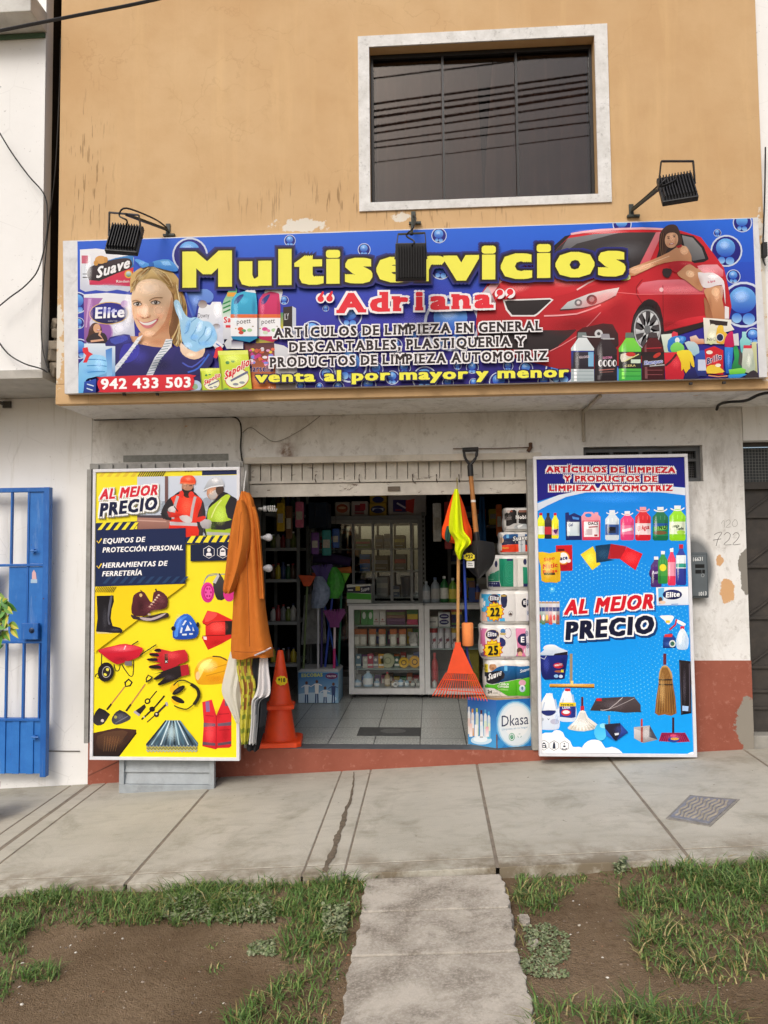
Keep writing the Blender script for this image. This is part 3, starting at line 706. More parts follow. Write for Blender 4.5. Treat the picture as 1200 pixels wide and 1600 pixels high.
for f_ in ((330, 360, 90, 60, '#4a86f0', .5), (620, 395, 160, 50, '#3a74ec', .5), (480, 560, 130, 60, '#201860', .6), (760, 550, 150, 70, '#1f1860', .5), (1120, 440, 60, 90, '#2f56c8', .5), (640, 470, 120, 50, '#4a48b8', .4), (676, 512, 60, 40, '#8c8cd8', .5)): A.soft(*f_)
for b_ in [(297, 399, 28), (453, 376, 9), (569, 390, 10), (444, 469, 7), (509, 482, 5), (547, 493, 19), (488, 518, 17), (121, 473, 17), (123, 505, 9), (124, 545, 16), (686, 368, 12), (689, 420, 17), (972, 350, 15), (1160, 348, 15), (1121, 364, 6),
           (1135, 392, 25), (1146, 432, 11), (1162, 476, 36), (1177, 525, 13), (876, 578, 24), (706, 505, 44), (568, 525, 9), (482, 549, 11), (547, 571, 27), (510, 585, 11), (588, 577, 11), (613, 590, 11), (576, 602, 12), (529, 605, 9),
           (499, 604, 6), (664, 592, 20), (645, 527, 10), (617, 540, 12), (580, 546, 9), (632, 575, 10), (738, 574, 10), (794, 572, 8), (850, 596, 10), (822, 576, 11), (780, 597, 16), (715, 572, 6), (470, 603, 7), (700, 598, 9), (740, 598, 7), (457, 585, 8)]: bub(*b_)
# --- packs top left (zoom 1)
A.T(100, 370, 6)
A.poly([(150, 120), (300, 110), (640, 150), (655, 200), (650, 480), (600, 515), (500, 495), (400, 512), (300, 500), (200, 515), (150, 490)], '#f0f1f4', '#c9cfe0')
A.rect(165, 175, 225, 250, '#c9657c'); A.rect(170, 270, 225, 400, '#dfe6ee'); A.rect(175, 345, 222, 352, '#4a4a55'); A.rect(175, 375, 222, 385, '#4a4a55')
A.poly([(240, 300), (330, 245), (480, 200), (650, 165), (655, 320), (400, 380), (235, 405)], '#3c87c9', '#1d4f9a')
A.poly([(235, 290), (420, 225), (560, 200), (625, 215), (630, 285), (490, 345), (330, 415), (235, 405)], '#41343a', '#2b2226', sm=3)
A.poly([(235, 405), (330, 415), (490, 345), (650, 285), (645, 465), (440, 455), (240, 450)], '#dc3b45', '#c92a5a')
A.ell(605, 350, 38, 38, '#e8a93c'); A.ell(605, 350, 26, 26, '#dfe8ef', '#3a8a55')
A.text('Suave', (300, 392), (612, 288), 108, '#f4f4f6', .035, [('#2b2226', 1.2)], .18)
A.text('Rinden', (490, 430), (612, 428), 24, '#f4dfe3', .02)
A.ell(345, 215, 55, 38, '#d9a35f'); A.ell(300, 245, 22, 26, '#cf9850'); A.ell(392, 215, 18, 28, '#cf9850')
A.poly([(185, 540), (400, 525), (640, 545), (665, 930), (300, 995), (190, 990)], '#eceef4', '#c3c6da')
A.poly([(185, 570), (365, 575), (300, 660), (240, 800), (250, 990), (190, 990)], '#a86fb0', '#8a5a9c')
A.poly([(225, 580), (260, 580), (230, 700), (215, 850), (200, 850)], '#c79ccc')
A.ell(370, 895, 90, 100, '#b68fc6'); A.ell(375, 890, 72, 84, '#8e5aa8')
A.ell(422, 716, 186, 106, '#dcb35a', rot=-2); A.ell(422, 716, 179, 99, '#2c2a90', '#1a1848', rot=-2)
A.text('Elite', (290, 768), (565, 752), 105, '#f6f6fa', .04, (), .06)
A.text('doble hoja', (412, 797), (500, 792), 14, '#c9c9df', .01)
A.ell(568, 630, 36, 34, '#c3a5d2')
A.poly([(240, 850), (270, 812), (310, 808), (350, 850), (360, 930), (400, 960), (215, 980), (225, 920)], '#4f3327', sm=3); A.ell(308, 858, 34, 44, '#dca985'); A.ell(322, 876, 16, 9, '#b04a44'); A.ell(322, 873, 12, 4, '#f2ece8')
A.poly([(215, 985), (240, 930), (300, 900), (380, 905), (410, 975), (380, 995)], '#352a2e', sm=3); A.line([(345, 880), (330, 920), (370, 965), (250, 980)], 20, '#dba88a')
# --- woman: hair, face, dress
A.poly([(620, 430), (640, 350), (710, 295), (800, 265), (900, 285), (1000, 320), (1070, 390), (1105, 500), (1150, 640), (1150, 800), (1100, 1010), (1060, 1030), (1010, 985), (990, 900), (800, 700), (640, 520)], '#d8b878', '#cfa860', sm=3)
A.poly([(1000, 420), (1030, 520), (1035, 600), (1075, 800), (1000, 950), (950, 940), (1000, 800), (1010, 640), (960, 480)], '#9a7040', '#7c5330', sm=3)
A.poly([(1080, 520), (1120, 620), (1120, 800), (1070, 1000), (1040, 980), (1090, 800), (1085, 640)], '#ecd9a0', sm=3)
A.poly([(700, 900), (900, 860), (985, 760), (985, 900), (1020, 1040), (800, 1050), (640, 985), (620, 930), (700, 935)], '#c98f66', '#e0ae86')
A.poly([(632, 560), (650, 480), (690, 430), (760, 400), (850, 395), (940, 430), (995, 500), (1020, 580), (1022, 660), (1005, 740), (970, 820), (925, 880), (870, 925), (805, 942), (745, 920), (695, 860), (660, 785), (640, 700), (632, 620)], '#f6d9b6', '#eebd94', sm=3)
A.poly([(1010, 560), (1022, 660), (1005, 740), (970, 820), (925, 880), (870, 925), (820, 938), (900, 860), (950, 780), (985, 680)], '#dfa67c', '#cf946b', sm=3)
for f_ in ((800, 480, 150, 90, '#fff1de', .8), (735, 690, 70, 80, '#fdebd6', .7), (890, 690, 80, 75, '#fbe0c6', .6), (765, 690, 34, 80, '#fff0e0', .75), (800, 905, 70, 34, '#fbe4cc', .6), (700, 742, 44, 40, '#eda58c', .4), (905, 745, 50, 44, '#e8a080', .4), (985, 740, 50, 150, '#c08058', .55), (930, 850, 70, 70, '#c4875e', .5), (725, 640, 26, 40, '#d9a07c', .4), (830, 650, 60, 18, '#e3ae8a', .4), (690, 660, 46, 16, '#e3ae8a', .4), (690, 590, 50, 18, '#d8a27c', .35), (860, 582, 70, 20, '#d8a27c', .35), (645, 720, 20, 110, '#d8a078', .45), (800, 745, 22, 30, '#d39a78', .45), (880, 985, 110, 50, '#b87c54', .5), (760, 1000, 70, 30, '#f0c8a4', .5)): A.soft(*f_)
A.poly([(620, 520), (640, 420), (720, 330), (820, 290), (760, 380), (690, 430), (650, 500)], '#e3c88e', '#cda765', sm=3); A.poly([(820, 290), (950, 340), (1040, 440), (1040, 540), (990, 500), (930, 420), (850, 385), (780, 380)], '#dfc384', '#b98d52', sm=3)
rh = random.Random(2)
for k in range(46):
    u = rh.random(); c_ = rh.choice(['#a97c45', '#8c6436', '#f0dca8', '#e8cf94', '#c39a5c', '#b88a4c'])
    if k % 2: A.line([(815 + 25 * u, 285), (930 + 60 * u - 40 * rh.random(), 350 + 50 * rh.random()), (985 + 55 * u, 440 + 60 * rh.random())], 4, c_, 3)
    else: A.line([(815 - 40 * u, 288), (720 - 40 * u, 350 + 40 * rh.random()), (630 + 30 * u, 440 + 70 * rh.random())], 4, c_, 3)
for k in range(34): u = rh.random(); A.line([(1040 + 50 * u, 420 + 100 * u), (1065 + 70 * u, 640), (1075 + 60 * u * rh.random(), 820), (1010 + 100 * rh.random(), 950 + 60 * rh.random())], 5, rh.choice(['#f2e2b0', '#c9a060', '#a67a44', '#8a6236', '#e4c888']), 3)
A.soft(1030, 700, 40, 220, '#6a4524', .6); A.soft(880, 330, 90, 40, '#f6e6b8', .5, 30); A.soft(720, 380, 50, 40, '#f2dca4', .5, -40)
A.line([(640, 606), (670, 596), (718, 610)], 8, '#9a744e', 3); A.line([(800, 600), (850, 572), (925, 572)], 8, '#9a744e', 3)
for ex, ey, ew in ((688, 630, 40), (858, 616, 46)):
    A.ell(ex, ey, ew, 19, '#8c6a52'); A.ell(ex, ey + 2, ew * .84, 14, '#efe6df'); A.ell(ex + 2, ey, 17, 16, '#54493f'); A.ell(ex + 2, ey, 8, 8, '#17120f'); A.ell(ex - 3, ey - 5, 4, 4, '#ffffff'); A.line([(ex - ew, ey), (ex, ey - 19), (ex + ew, ey - 2)], 7, '#3e2c20', 3)
A.line([(712, 742), (735, 765), (765, 762), (800, 752), (808, 735)], 8, '#cf8f6c', 3); A.ell(740, 758, 8, 5, '#9a5c42'); A.ell(785, 753, 9, 5, '#9a5c42')
A.poly([(688, 775), (730, 798), (790, 796), (880, 765), (866, 805), (820, 850), (775, 858), (735, 838), (705, 800)], '#cf5f68', '#e08a8c', sm=3)
A.poly([(705, 788), (745, 806), (800, 802), (868, 775), (845, 806), (800, 828), (760, 828), (725, 812)], '#f7f4f0', sm=3); A.line([(672, 765), (688, 775)], 6, '#c08460'); A.line([(880, 765), (893, 752)], 6, '#c08460')
A.poly([(660, 215), (705, 212), (800, 252), (825, 238), (870, 222), (985, 212), (1065, 290), (1050, 328), (960, 312), (860, 285), (800, 272), (735, 292), (690, 245)], '#62aef0', '#3d86dc', sm=2); A.poly([(790, 235), (840, 240), (845, 275), (800, 280)], '#2f6cc4'); A.poly([(900, 225), (975, 222), (1010, 270), (930, 262)], '#8cc8f8')
A.poly([(385, 1005), (430, 940), (560, 912), (615, 918), (640, 985), (720, 1008), (830, 1030), (950, 1040), (1070, 1035), (1110, 1100), (1230, 1180), (1360, 1270), (1340, 1480), (470, 1480), (300, 1480), (475, 1310), (480, 1030), (390, 1025)], '#33307f', '#241c48')
A.poly([(560, 1010), (700, 1020), (690, 1120), (600, 1180), (520, 1150)], '#3a38a4', sm=3); A.poly([(430, 960), (560, 925), (600, 960), (480, 1010)], '#4450b0', sm=2)
A.poly([(690, 945), (742, 918), (690, 1000), (560, 1180), (465, 1290), (478, 1215), (600, 1070)], '#f0f2f6', '#d5dbe8'); A.poly([(955, 958), (1015, 962), (1008, 1030), (900, 1150), (828, 1310), (765, 1310), (850, 1130), (925, 1030)], '#f0f2f6', '#d5dbe8')
for i in range(13):
    t = i / 13; x = 985 - 190 * t; y = 975 + 330 * t; A.line([(x - 34, y + 6), (x + 34, y - 4)], 7, '#7f9aa6')
for i in range(8):
    t = i / 8; x = 700 - 210 * t; y = 970 + 280 * t; A.line([(x - 22, y - 2), (x + 22, y + 6)], 5, '#b3c2d2')
A.poly([(190, 1000), (385, 1000), (390, 1025), (480, 1025), (480, 1310), (420, 1320), (300, 1310), (180, 1150)], '#dfeaf4', '#5f9fd8'); A.poly([(390, 1060), (450, 1040), (450, 1300), (400, 1310)], '#4c86d4', '#8ec4ee')
A.poly([(150, 1180), (235, 1110), (335, 1108), (395, 1140), (402, 1240), (385, 1282), (255, 1322), (205, 1345), (175, 1480), (135, 1480), (138, 1220)], '#9cd6fa', '#5fb0ea', sm=2)
for p in ([(225, 1150), (330, 1150), (395, 1165)], [(215, 1210), (320, 1205), (400, 1215)], [(220, 1270), (320, 1262), (385, 1265)]): A.line(p, 9, '#3f8fcf', 3)
A.poly([(175, 1042), (220, 1034), (232, 1078), (272, 1100), (238, 1122), (215, 1178), (178, 1180), (208, 1112), (176, 1078)], '#e0323a')
for i in range(5): A.line([(240 - i * 3, 1345 + i * 28), (285 - i * 5, 1370 + i * 26)], 12, '#d6e4f4')
A.poly([(190, 1360), (300, 1330), (300, 1480), (180, 1480)], '#2c52b8', '#1f347f'); A.line([(215, 1380), (280, 1400)], 10, '#cfe0f2'); A.line([(212, 1420), (270, 1440)], 10, '#cfe0f2')
for f_ in ((700, 1120, 120, 90, '#4a48b8', .5), (560, 960, 90, 50, '#4c52c0', .5), (900, 1200, 160, 90, '#15102e', .6), (330, 1190, 60, 90, '#c8ecff', .45), (250, 1260, 90, 40, '#3a86c8', .4), (960, 250, 60, 30, '#a8dcff', .6), (730, 245, 40, 24, '#a8dcff', .5)): A.soft(*f_)
# raised gloved hand (zoom 2)
A.T(190, 390, 6)
A.poly([(600, 410), (640, 370), (720, 375), (800, 370), (860, 420), (850, 480), (800, 500), (720, 470), (690, 640), (650, 610)], '#6f9ae6', '#4a66c4', sm=2); A.line([(600, 400), (680, 620)], 18, '#3d62c8')
A.poly([(720, 560), (740, 500), (830, 520), (850, 490), (930, 490), (960, 580), (960, 880), (880, 930), (700, 700)], '#f0f2f6', '#c2c9dc'); A.ell(760, 512, 42, 38, '#7d6660', '#c0b8b8'); A.text('Downy', (716, 640), (822, 636), 44, '#55555f', .0); A.ell(890, 720, 36, 26, '#8b7a72', '#cfd3de')
A.poly([(530, 900), (560, 960), (650, 1030), (770, 985), (800, 935), (860, 1010), (820, 1100), (700, 1190), (560, 1200), (470, 1100)], '#2c2a74', '#232052', sm=2); A.line([(570, 1060), (660, 1100), (780, 1010)], 14, '#4a58bc', 3); A.line([(620, 1150), (720, 1110), (820, 980)], 16, '#3b66cc', 3)
A.poly([(556, 870), (620, 930), (710, 950), (782, 920), (760, 1000), (680, 1030), (600, 1005), (552, 950)], '#f4dcc6', '#e8c6a6', sm=2)
A.poly([(490, 492), (518, 470), (548, 500), (572, 560), (600, 612), (640, 640), (700, 634), (760, 668), (820, 676), (862, 720), (892, 790), (890, 850), (850, 905), (780, 922), (700, 958), (625, 925), (572, 865), (556, 780), (540, 655), (508, 580)], '#b4def8', '#93cbf2', sm=3)
for p in ([(640, 690), (620, 760), (590, 790)], [(720, 690), (690, 760), (650, 830), (700, 860)], [(790, 720), (770, 790), (720, 850), (740, 890)], [(850, 760), (830, 820), (780, 870)], [(700, 640), (650, 680)]): A.line(p, 9, '#6fa8d8', 3)

for f_ in ((730, 720, 36, 70, '#e4f6ff', .8, 20), (810, 770, 34, 60, '#e4f6ff', .7, 20), (540, 590, 24, 110, '#e4f6ff', .8, -14), (620, 720, 34, 110, '#5fa4dc', .55, 16), (680, 820, 60, 40, '#5fa4dc', .5), (780, 880, 90, 34, '#6aaade', .5), (860, 770, 26, 80, '#6aaade', .5), (620, 900, 60, 40, '#d8f0ff', .6), (650, 985, 60, 26, '#fff0e0', .6), (740, 960, 40, 40, '#c49470', .4)): A.soft(*f_)
# --- products left (zoom 3)
A.T(100, 370, 6)
for f_ in ((230, 300, 40, 160, '#ffffff', .5), (430, 460, 190, 26, '#b8bfd4', .5), (560, 160, 100, 30, '#ffffff', .6), (420, 690, 150, 40, '#4a54c8', .6), (600, 700, 50, 200, '#ffffff', .6), (520, 860, 90, 80, '#f4f4fa', .6), (250, 700, 30, 200, '#d8b0e0', .4)): A.soft(*f_)
A.T(290, 430, 6)
A.poly([(345, 270), (378, 195), (400, 150), (420, 118), (470, 118), (480, 160), (460, 330), (420, 420), (345, 400)], '#3fae66', '#dfe8e2', sm=2); A.rect(390, 162, 472, 200, '#e7a33c'); A.poly([(420, 122), (428, 80), (440, 70), (466, 90), (470, 125)], '#e5323a')
for i in range(3): A.line([(352, 270 + 40 * i), (420, 240 + 40 * i)], 14, '#2c8a4c')
A.rect(350, 390, 430, 600, '#eef0f2', '#c6cad4'); A.text('Sa', (358, 448), (425, 440), 56, '#dd3540', .03); A.rect(375, 468, 425, 492, '#dd3540')
A.poly([(360, 640), (425, 560), (440, 600), (430, 690), (385, 690)], '#c9ccd2'); A.poly([(255, 660), (290, 610), (360, 660), (330, 700)], '#e4e6ec'); A.line([(285, 640), (340, 680)], 10, '#4466b8'); A.poly([(285, 680), (330, 665), (350, 700), (310, 740), (290, 780), (262, 770)], '#d8323c')
def jug(dx, bw, col, col2):
    A.poly([(425 + dx, 300), (432 + dx, 230), (470 + dx, 175), (550 + dx, 150), (640 + dx - bw, 150), (662 + dx - bw, 180), (672 + dx - bw, 300), (672 + dx - bw, 590), (600 + dx - bw, 628), (440 + dx, 600), (420 + dx, 560)], col, col2)
    A.poly([(555 + dx - bw * .4, 152), (592 + dx - bw * .5, 118), (640 + dx - bw, 118), (660 + dx - bw, 168)], '#e9edf2')
    A.poly([(455 + dx, 270), (462 + dx, 225), (510 + dx, 185), (545 + dx - bw * .2, 180), (530 + dx - bw * .2, 215), (490 + dx, 265)], '#333f88', sm=2)
    A.rect(421 + dx, 366, 673 + dx - bw, 572, '#f6f6f6', '#eceef2'); A.rect(421 + dx, 366, 673 + dx - bw, 400, '#e2703c'); A.text('poett', (480 + dx - bw * .6, 458), (610 + dx - bw * .7, 448), 46, '#443a44', .0)
    for fx, fy, fr, fc in ((515, 505, 34, '#d75a3a'), (545, 520, 26, '#4fa36a'), (600, 515, 30, '#a8cf9c'), (520, 538, 30, '#c64a38'), (630, 480, 12, '#a9a08c'), (470, 500, 10, '#c9a64a')): A.ell(fx + dx - bw * .7, fy, fr * .8, fr * .55, fc if bw == 0 else {'#d75a3a': '#d84a92', '#c64a38': '#cfe0c0', '#4fa36a': '#e07aa8'}.get(fc, fc))
A.poly([(735, 180), (750, 120), (900, 100), (910, 160), (890, 250), (820, 200)], '#e8eaef', '#cfd4de'); A.poly([(775, 120), (785, 60), (800, 60), (806, 120)], '#6a4a5c')
A.rect(660, 590, 830, 640, '#5d8f55', '#c9a83a')
jug(256, 40, '#d63a72', '#b8204f'); jug(0, 0, '#3fb2d8', '#1a7fae')
A.poly([(430, 610), (540, 625), (540, 690), (430, 690)], '#3d2f5c', '#e8eaef'); A.poly([(915, 300), (1000, 290), (1000, 520), (915, 500)], '#3a2e2a', '#2a211f'); A.poly([(1000, 290), (1035, 310), (1035, 600), (1000, 600)], '#c9ced8'); A.text('ILY', (925, 420), (968, 415), 60, '#d8d8d8', 0); A.rect(890, 350, 915, 500, '#3d8a6a', '#c8b83c')
A.poly([(830, 640), (920, 660), (1050, 740), (1040, 1090), (830, 1095)], '#dfe2e6', '#8d8a90'); A.poly([(880, 900), (1030, 890), (1030, 1080), (880, 1090)], '#c9c6c4', '#6c5f58')
A.poly([(545, 640), (830, 630), (850, 1095), (590, 1095), (560, 760)], '#53303f', '#d9783c')
for i in range(34): A.ell(600 + 220 * rnd.random(), 690 + 150 * rnd.random(), 10 + 16 * rnd.random(), 9 + 12 * rnd.random(), rnd.choice(['#e05aa0', '#c9408a', '#f0a8cc', '#e8c84a', '#7d8fe0', '#e56a4a', '#f2e8f0']), n=7)
A.text('Marsella', (575, 905), (822, 902), 58, '#2c2a6a', .03, [('#d9b0a8', .4)])
A.text('4 kg', (775, 1062), (826, 1060), 22, '#f2d9c4', .01)
def soap(x0, y0, x1, y1, sk):
    w, h = x1 - x0, y1 - y0; P_ = lambda u, v: (x0 + u * w + sk * v * 20, y0 + v * h)
    A.poly([P_(0, .02), P_(.93, 0), P_(1, 1), P_(.08, 1.0)], '#d8e64a', '#b8cf34'); A.poly([P_(0, .02), P_(.93, 0), P_(.94, .1), P_(.0, .12)], '#e4ee70'); A.poly([P_(0, .1), P_(.06, .2), P_(.12, 1), P_(.05, 1)], '#8f9f2c')
    cx, cy = P_(.55, .68); A.ell(cx, cy, .38 * w, .24 * h, '#c23a30', rot=-12); A.ell(cx, cy, .36 * w, .22 * h, '#f2f4d8', rot=-12)
    a, b = P_(.16, .72), P_(.95, .36); A.text('Sapolio', a, b, .2 * h, '#d8303a', .04, [('#f2f2e0', .5 + .3 * sk)], .1); A.line([P_(.35, .74), P_(.9, .52)], .05 * h, '#6a6f8c'); A.ell(*P_(.5, .82), .09 * w, .03 * h, '#8c9098'); A.ell(*P_(.7, .78), .09 * w, .03 * h, '#9aa0a4')
    A.ell(*P_(.28, .3), .06 * w, .04 * h, '#3f8a4a'); A.ell(*P_(.45, .27), .06 * w, .03 * h, '#5aa05a'); A.ell(*P_(.2, .94), .08 * w, .03 * h, '#6aa04a'); A.ell(*P_(.8, .93), .1 * w, .03 * h, '#7fb04a')
A.ell(90, 1040, 60, 55, '#b0c8e4'); A.ell(85, 1045, 30, 28, '#8fb08a')
soap(302, 702, 604, 1092, 1); soap(136, 870, 330, 1094, .4)
A.T(290, 430, 6)
for f_ in ((470, 320, 30, 150, '#8fe4fa', .55), (640, 300, 26, 120, '#0f5a86', .5), (540, 240, 60, 50, '#6ad4f0', .4), (720, 300, 26, 110, '#f08ab0', .55), (870, 300, 24, 120, '#8a1038', .5), (440, 780, 110, 60, '#f2f8a0', .5), (560, 1000, 40, 80, '#8c9a20', .45), (700, 980, 100, 60, '#f0a860', .5), (300, 330, 50, 90, '#ffffff', .6), (100, 240, 50, 60, '#a8c8fa', .5), (330, 480, 40, 90, '#a8b0c8', .4), (220, 900, 60, 40, '#f2f8a0', .5), (700, 700, 110, 40, '#2a1420', .5)): A.soft(*f_)
# phone number pill
A.T()
A.poly([(152, 600), (155, 592), (163, 588.5), (295, 585), (302, 590), (303.5, 597), (300, 606), (293, 610), (165, 613.5), (156, 610)], '#dc2f3a', '#cf2a38', sm=2)
A.text('942 433 503', (157.5, 608.3), (298, 605.2), 16.4, '#ffffff', .035)
# --- car
A.T(640, 320, 2.1429)
A.poly([(222, 400), (232, 310), (262, 262), (330, 225), (430, 190), (480, 150), (540, 100), (640, 82), (780, 75), (900, 84), (975, 108), (1015, 160), (1052, 210), (1068, 280), (1078, 340), (1070, 385), (1000, 390), (850, 440), (840, 520), (540, 560), (300, 500), (232, 460)], '#d92f38', '#9c1e26')
A.poly([(290, 258), (380, 205), (470, 190), (600, 225), (720, 235), (640, 260), (520, 300), (440, 310), (330, 300)], '#e8474c', '#c92832', sm=2); A.poly([(262, 275), (300, 240), (330, 238), (300, 265), (275, 300)], '#f3b8bc', sm=2)
A.poly([(380, 238), (470, 222), (590, 240), (500, 262), (400, 268)], '#f0a3a4', '#d94a50', sm=2); A.line([(560, 285), (640, 240), (700, 235)], 5, '#f6c6c8', 2)
A.poly([(468, 150), (520, 105), (540, 100), (480, 160)], '#2a2324'); A.poly([(480, 160), (530, 112), (620, 98), (740, 92), (835, 92), (815, 150), (770, 205), (740, 228), (620, 230), (500, 225), (470, 195)], '#4a4546', '#2d2728'); A.poly([(530, 112), (620, 98), (700, 94), (560, 130), (490, 180)], '#8a8a8e', '#4a4546')
A.line([(540, 98), (640, 84), (780, 79), (850, 82)], 7, '#f0b9bf', 2); A.poly([(825, 92), (848, 90), (790, 220), (750, 240)], '#e78a94', '#d0404a')
A.poly([(850, 100), (905, 95), (900, 150), (860, 190), (820, 200)], '#3a3233'); A.poly([(905, 96), (950, 104), (985, 140), (1002, 182), (985, 192), (945, 196), (915, 160)], '#2d2728'); A.poly([(912, 102), (948, 110), (978, 145), (990, 180), (948, 188), (925, 160)], '#9a9a9a', '#6a6a6c')
A.poly([(780, 260), (900, 250), (1000, 262), (1000, 300), (860, 300), (770, 300)], '#e87f8c', '#cf4450', sm=2); A.poly([(940, 210), (1030, 200), (1050, 240), (970, 240)], '#f0a8b0', '#d8525c', sm=2)
A.line([(780, 250), (760, 300), (850, 420)], 2.5, '#7c1a20', 3); A.line([(848, 270), (850, 420)], 2.5, '#8a2026'); A.line([(660, 290), (770, 300), (1010, 296)], 3, '#e86a70'); A.ell(843, 284, 7, 7, '#f0d8d8')
A.poly([(312, 318), (470, 312), (482, 318), (432, 366), (420, 374), (340, 374), (322, 352)], '#e9e4e4'); A.poly([(318, 322), (470, 317), (474, 320), (426, 364), (416, 369), (344, 369), (328, 350)], '#332d2e', '#2a2526')
A.poly([(503, 352), (530, 325), (600, 298), (660, 284), (702, 277), (690, 305), (640, 330), (580, 346)], '#e9ecec', '#aab0b2'); A.ell(610, 318, 18, 17, '#3a3c3e'); A.ell(610, 316, 9, 9, '#8c9294'); A.ell(565, 328, 13, 12, '#6c7274'); A.ell(565, 327, 6, 6, '#d0d4d4'); A.line([(503, 352), (580, 346), (640, 330), (690, 305)], 4, '#4a3334', 2)
A.poly([(235, 425), (330, 420), (520, 420), (558, 420), (500, 470), (470, 488), (290, 480), (240, 468)], '#3a3032', '#2c2526', sm=2); A.line([(450, 372), (560, 365), (640, 335)], 5, '#f0a4a8', 2); A.line([(470, 490), (560, 440), (640, 360)], 3, '#e8868a', 2)
A.poly([(560, 425), (610, 405), (680, 400), (700, 470), (640, 500), (570, 490)], '#4a2c2d', '#322324', sm=2)
A.poly([(740, 440), (750, 370), (785, 322), (815, 318), (840, 345), (852, 420), (850, 500), (745, 500)], '#2a2021', sm=2); A.ell(795, 415, 50, 76, '#3a3536'); A.ell(796, 418, 45, 68, '#b9bcbe'); A.ell(796, 418, 41, 63, '#4a4648')
for k in range(9):
    t = 2 * math.pi * k / 9 + .25; A.poly([(796 + 7 * math.cos(t + 1.2), 418 + 9 * math.sin(t + 1.2)), (796 + 40 * math.cos(t - .16), 418 + 61 * math.sin(t - .16)), (796 + 40 * math.cos(t + .16), 418 + 61 * math.sin(t + .16)), (796 + 7 * math.cos(t - 1.2), 418 + 9 * math.sin(t - 1.2))], '#dfe2e4', '#a8abad')
A.ell(796, 418, 10, 14, '#6c6e70')
A.poly([(855, 418), (900, 388), (960, 374), (1000, 372), (1000, 386), (930, 404)], '#e0343e', '#c02530', sm=2); A.poly([(850, 425), (930, 406), (1000, 388), (1010, 400), (900, 436), (850, 450)], '#2f2425')
A.poly([(240, 300), (262, 272), (290, 330), (280, 350), (235, 345)], '#cfd3dc', '#8c2a34')
for f_ in ((420, 240, 130, 26, '#ffd8d8', .6, -6), (560, 250, 90, 22, '#f7b0b0', .5, -12), (360, 280, 60, 18, '#f09a9a', .5, -14), (640, 320, 110, 40, '#f05a58', .5, -20), (560, 400, 120, 40, '#6a1014', .6, -8), (700, 360, 60, 70, '#8a1820', .5), (900, 340, 90, 60, '#7a141c', .5), (900, 285, 110, 18, '#f6a0aa', .5), (700, 160, 120, 40, '#75767c', .5, -10), (600, 200, 100, 24, '#1c1819', .5), (990, 225, 50, 24, '#ffd0d6', .55), (1040, 300, 24, 60, '#8a1820', .5), (300, 400, 60, 30, '#8c1a20', .5), (795, 345, 40, 24, '#0f0a0a', .6), (640, 90, 100, 10, '#ffd0d4', .5), (870, 400, 60, 16, '#5a0f14', .5)): A.soft(*f_)
# woman at the car (zoom 5)
A.T(960, 340, 5)
A.poly([(350, 160), (370, 100), (420, 58), (480, 58), (510, 110), (528, 190), (500, 230), (420, 240), (390, 300), (355, 290)], '#4a3730', '#5c4236', sm=3)
for i in range(5): A.line([(362 + i * 7, 120), (350 + i * 9, 210), (362 + i * 6, 300 - i * 6)], 5, '#7a5a44' if i % 2 else '#3a2a24', 3)
A.poly([(520, 215), (580, 250), (605, 345), (520, 340), (440, 345), (330, 372), (160, 452), (95, 448), (100, 405), (300, 328), (430, 268)], '#dba47c', '#c98c62', sm=2); A.poly([(110, 402), (220, 365), (320, 372), (160, 440)], '#e2b28c', sm=2)
A.line([(130, 410), (300, 350), (430, 300)], 7, '#f0c8a4', 3); A.ell(545, 255, 30, 34, '#e9b890')
A.ell(446, 172, 52, 66, '#dfae8a', rot=10); A.poly([(395, 140), (420, 95), (480, 95), (500, 140), (470, 118), (425, 120)], '#4a3730', sm=3); A.ell(424, 160, 10, 5, '#2f221d'); A.ell(466, 150, 11, 5, '#2f221d'); A.line([(412, 148), (434, 146)], 4, '#4a332a'); A.line([(454, 138), (480, 136)], 4, '#4a332a'); A.ell(448, 205, 20, 7, '#b0444a', rot=-8); A.ell(448, 204, 14, 3, '#f2e9e4', rot=-8); A.ell(444, 182, 7, 4, '#c08a68')
A.poly([(480, 225), (520, 210), (530, 225), (500, 240)], '#b92c34')
A.poly([(490, 430), (540, 380), (620, 358), (655, 400), (705, 450), (690, 570), (640, 555), (560, 490), (520, 470)], '#dba880', '#c58a60', sm=2); A.ell(590, 440, 34, 26, '#ecc39c', rot=30)
A.poly([(436, 350), (470, 340), (520, 338), (610, 345), (655, 390), (640, 396), (590, 362), (545, 385), (490, 432), (450, 412), (430, 380)], '#c8303a', '#b0222e', sm=2)
A.poly([(700, 565), (745, 545), (850, 535), (842, 640), (866, 790), (775, 800), (745, 690), (712, 610)], '#d79f76', '#b87c54', sm=2); A.poly([(700, 620), (740, 680), (770, 790), (715, 780), (705, 700)], '#a56b4a', sm=2); A.ell(790, 580, 32, 34, '#e8bc94')
A.poly([(652, 428), (700, 432), (770, 430), (840, 475), (862, 530), (868, 680), (858, 620), (840, 525), (745, 548), (695, 545), (668, 500)], '#f4eef0', '#e2d6da', sm=2); A.text('Lips', (730, 512), (788, 500), 16, '#d0506a', .03)
A.poly([(862, 690), (895, 700), (895, 790), (862, 790)], '#e9e4e4'); A.poly([(380, 400), (440, 400), (448, 430), (420, 470), (380, 450)], '#3a2f30', sm=2)
A.poly([(35, 455), (110, 440), (125, 478), (80, 492), (45, 485)], '#e4efc0', '#d8e67a', sm=2)
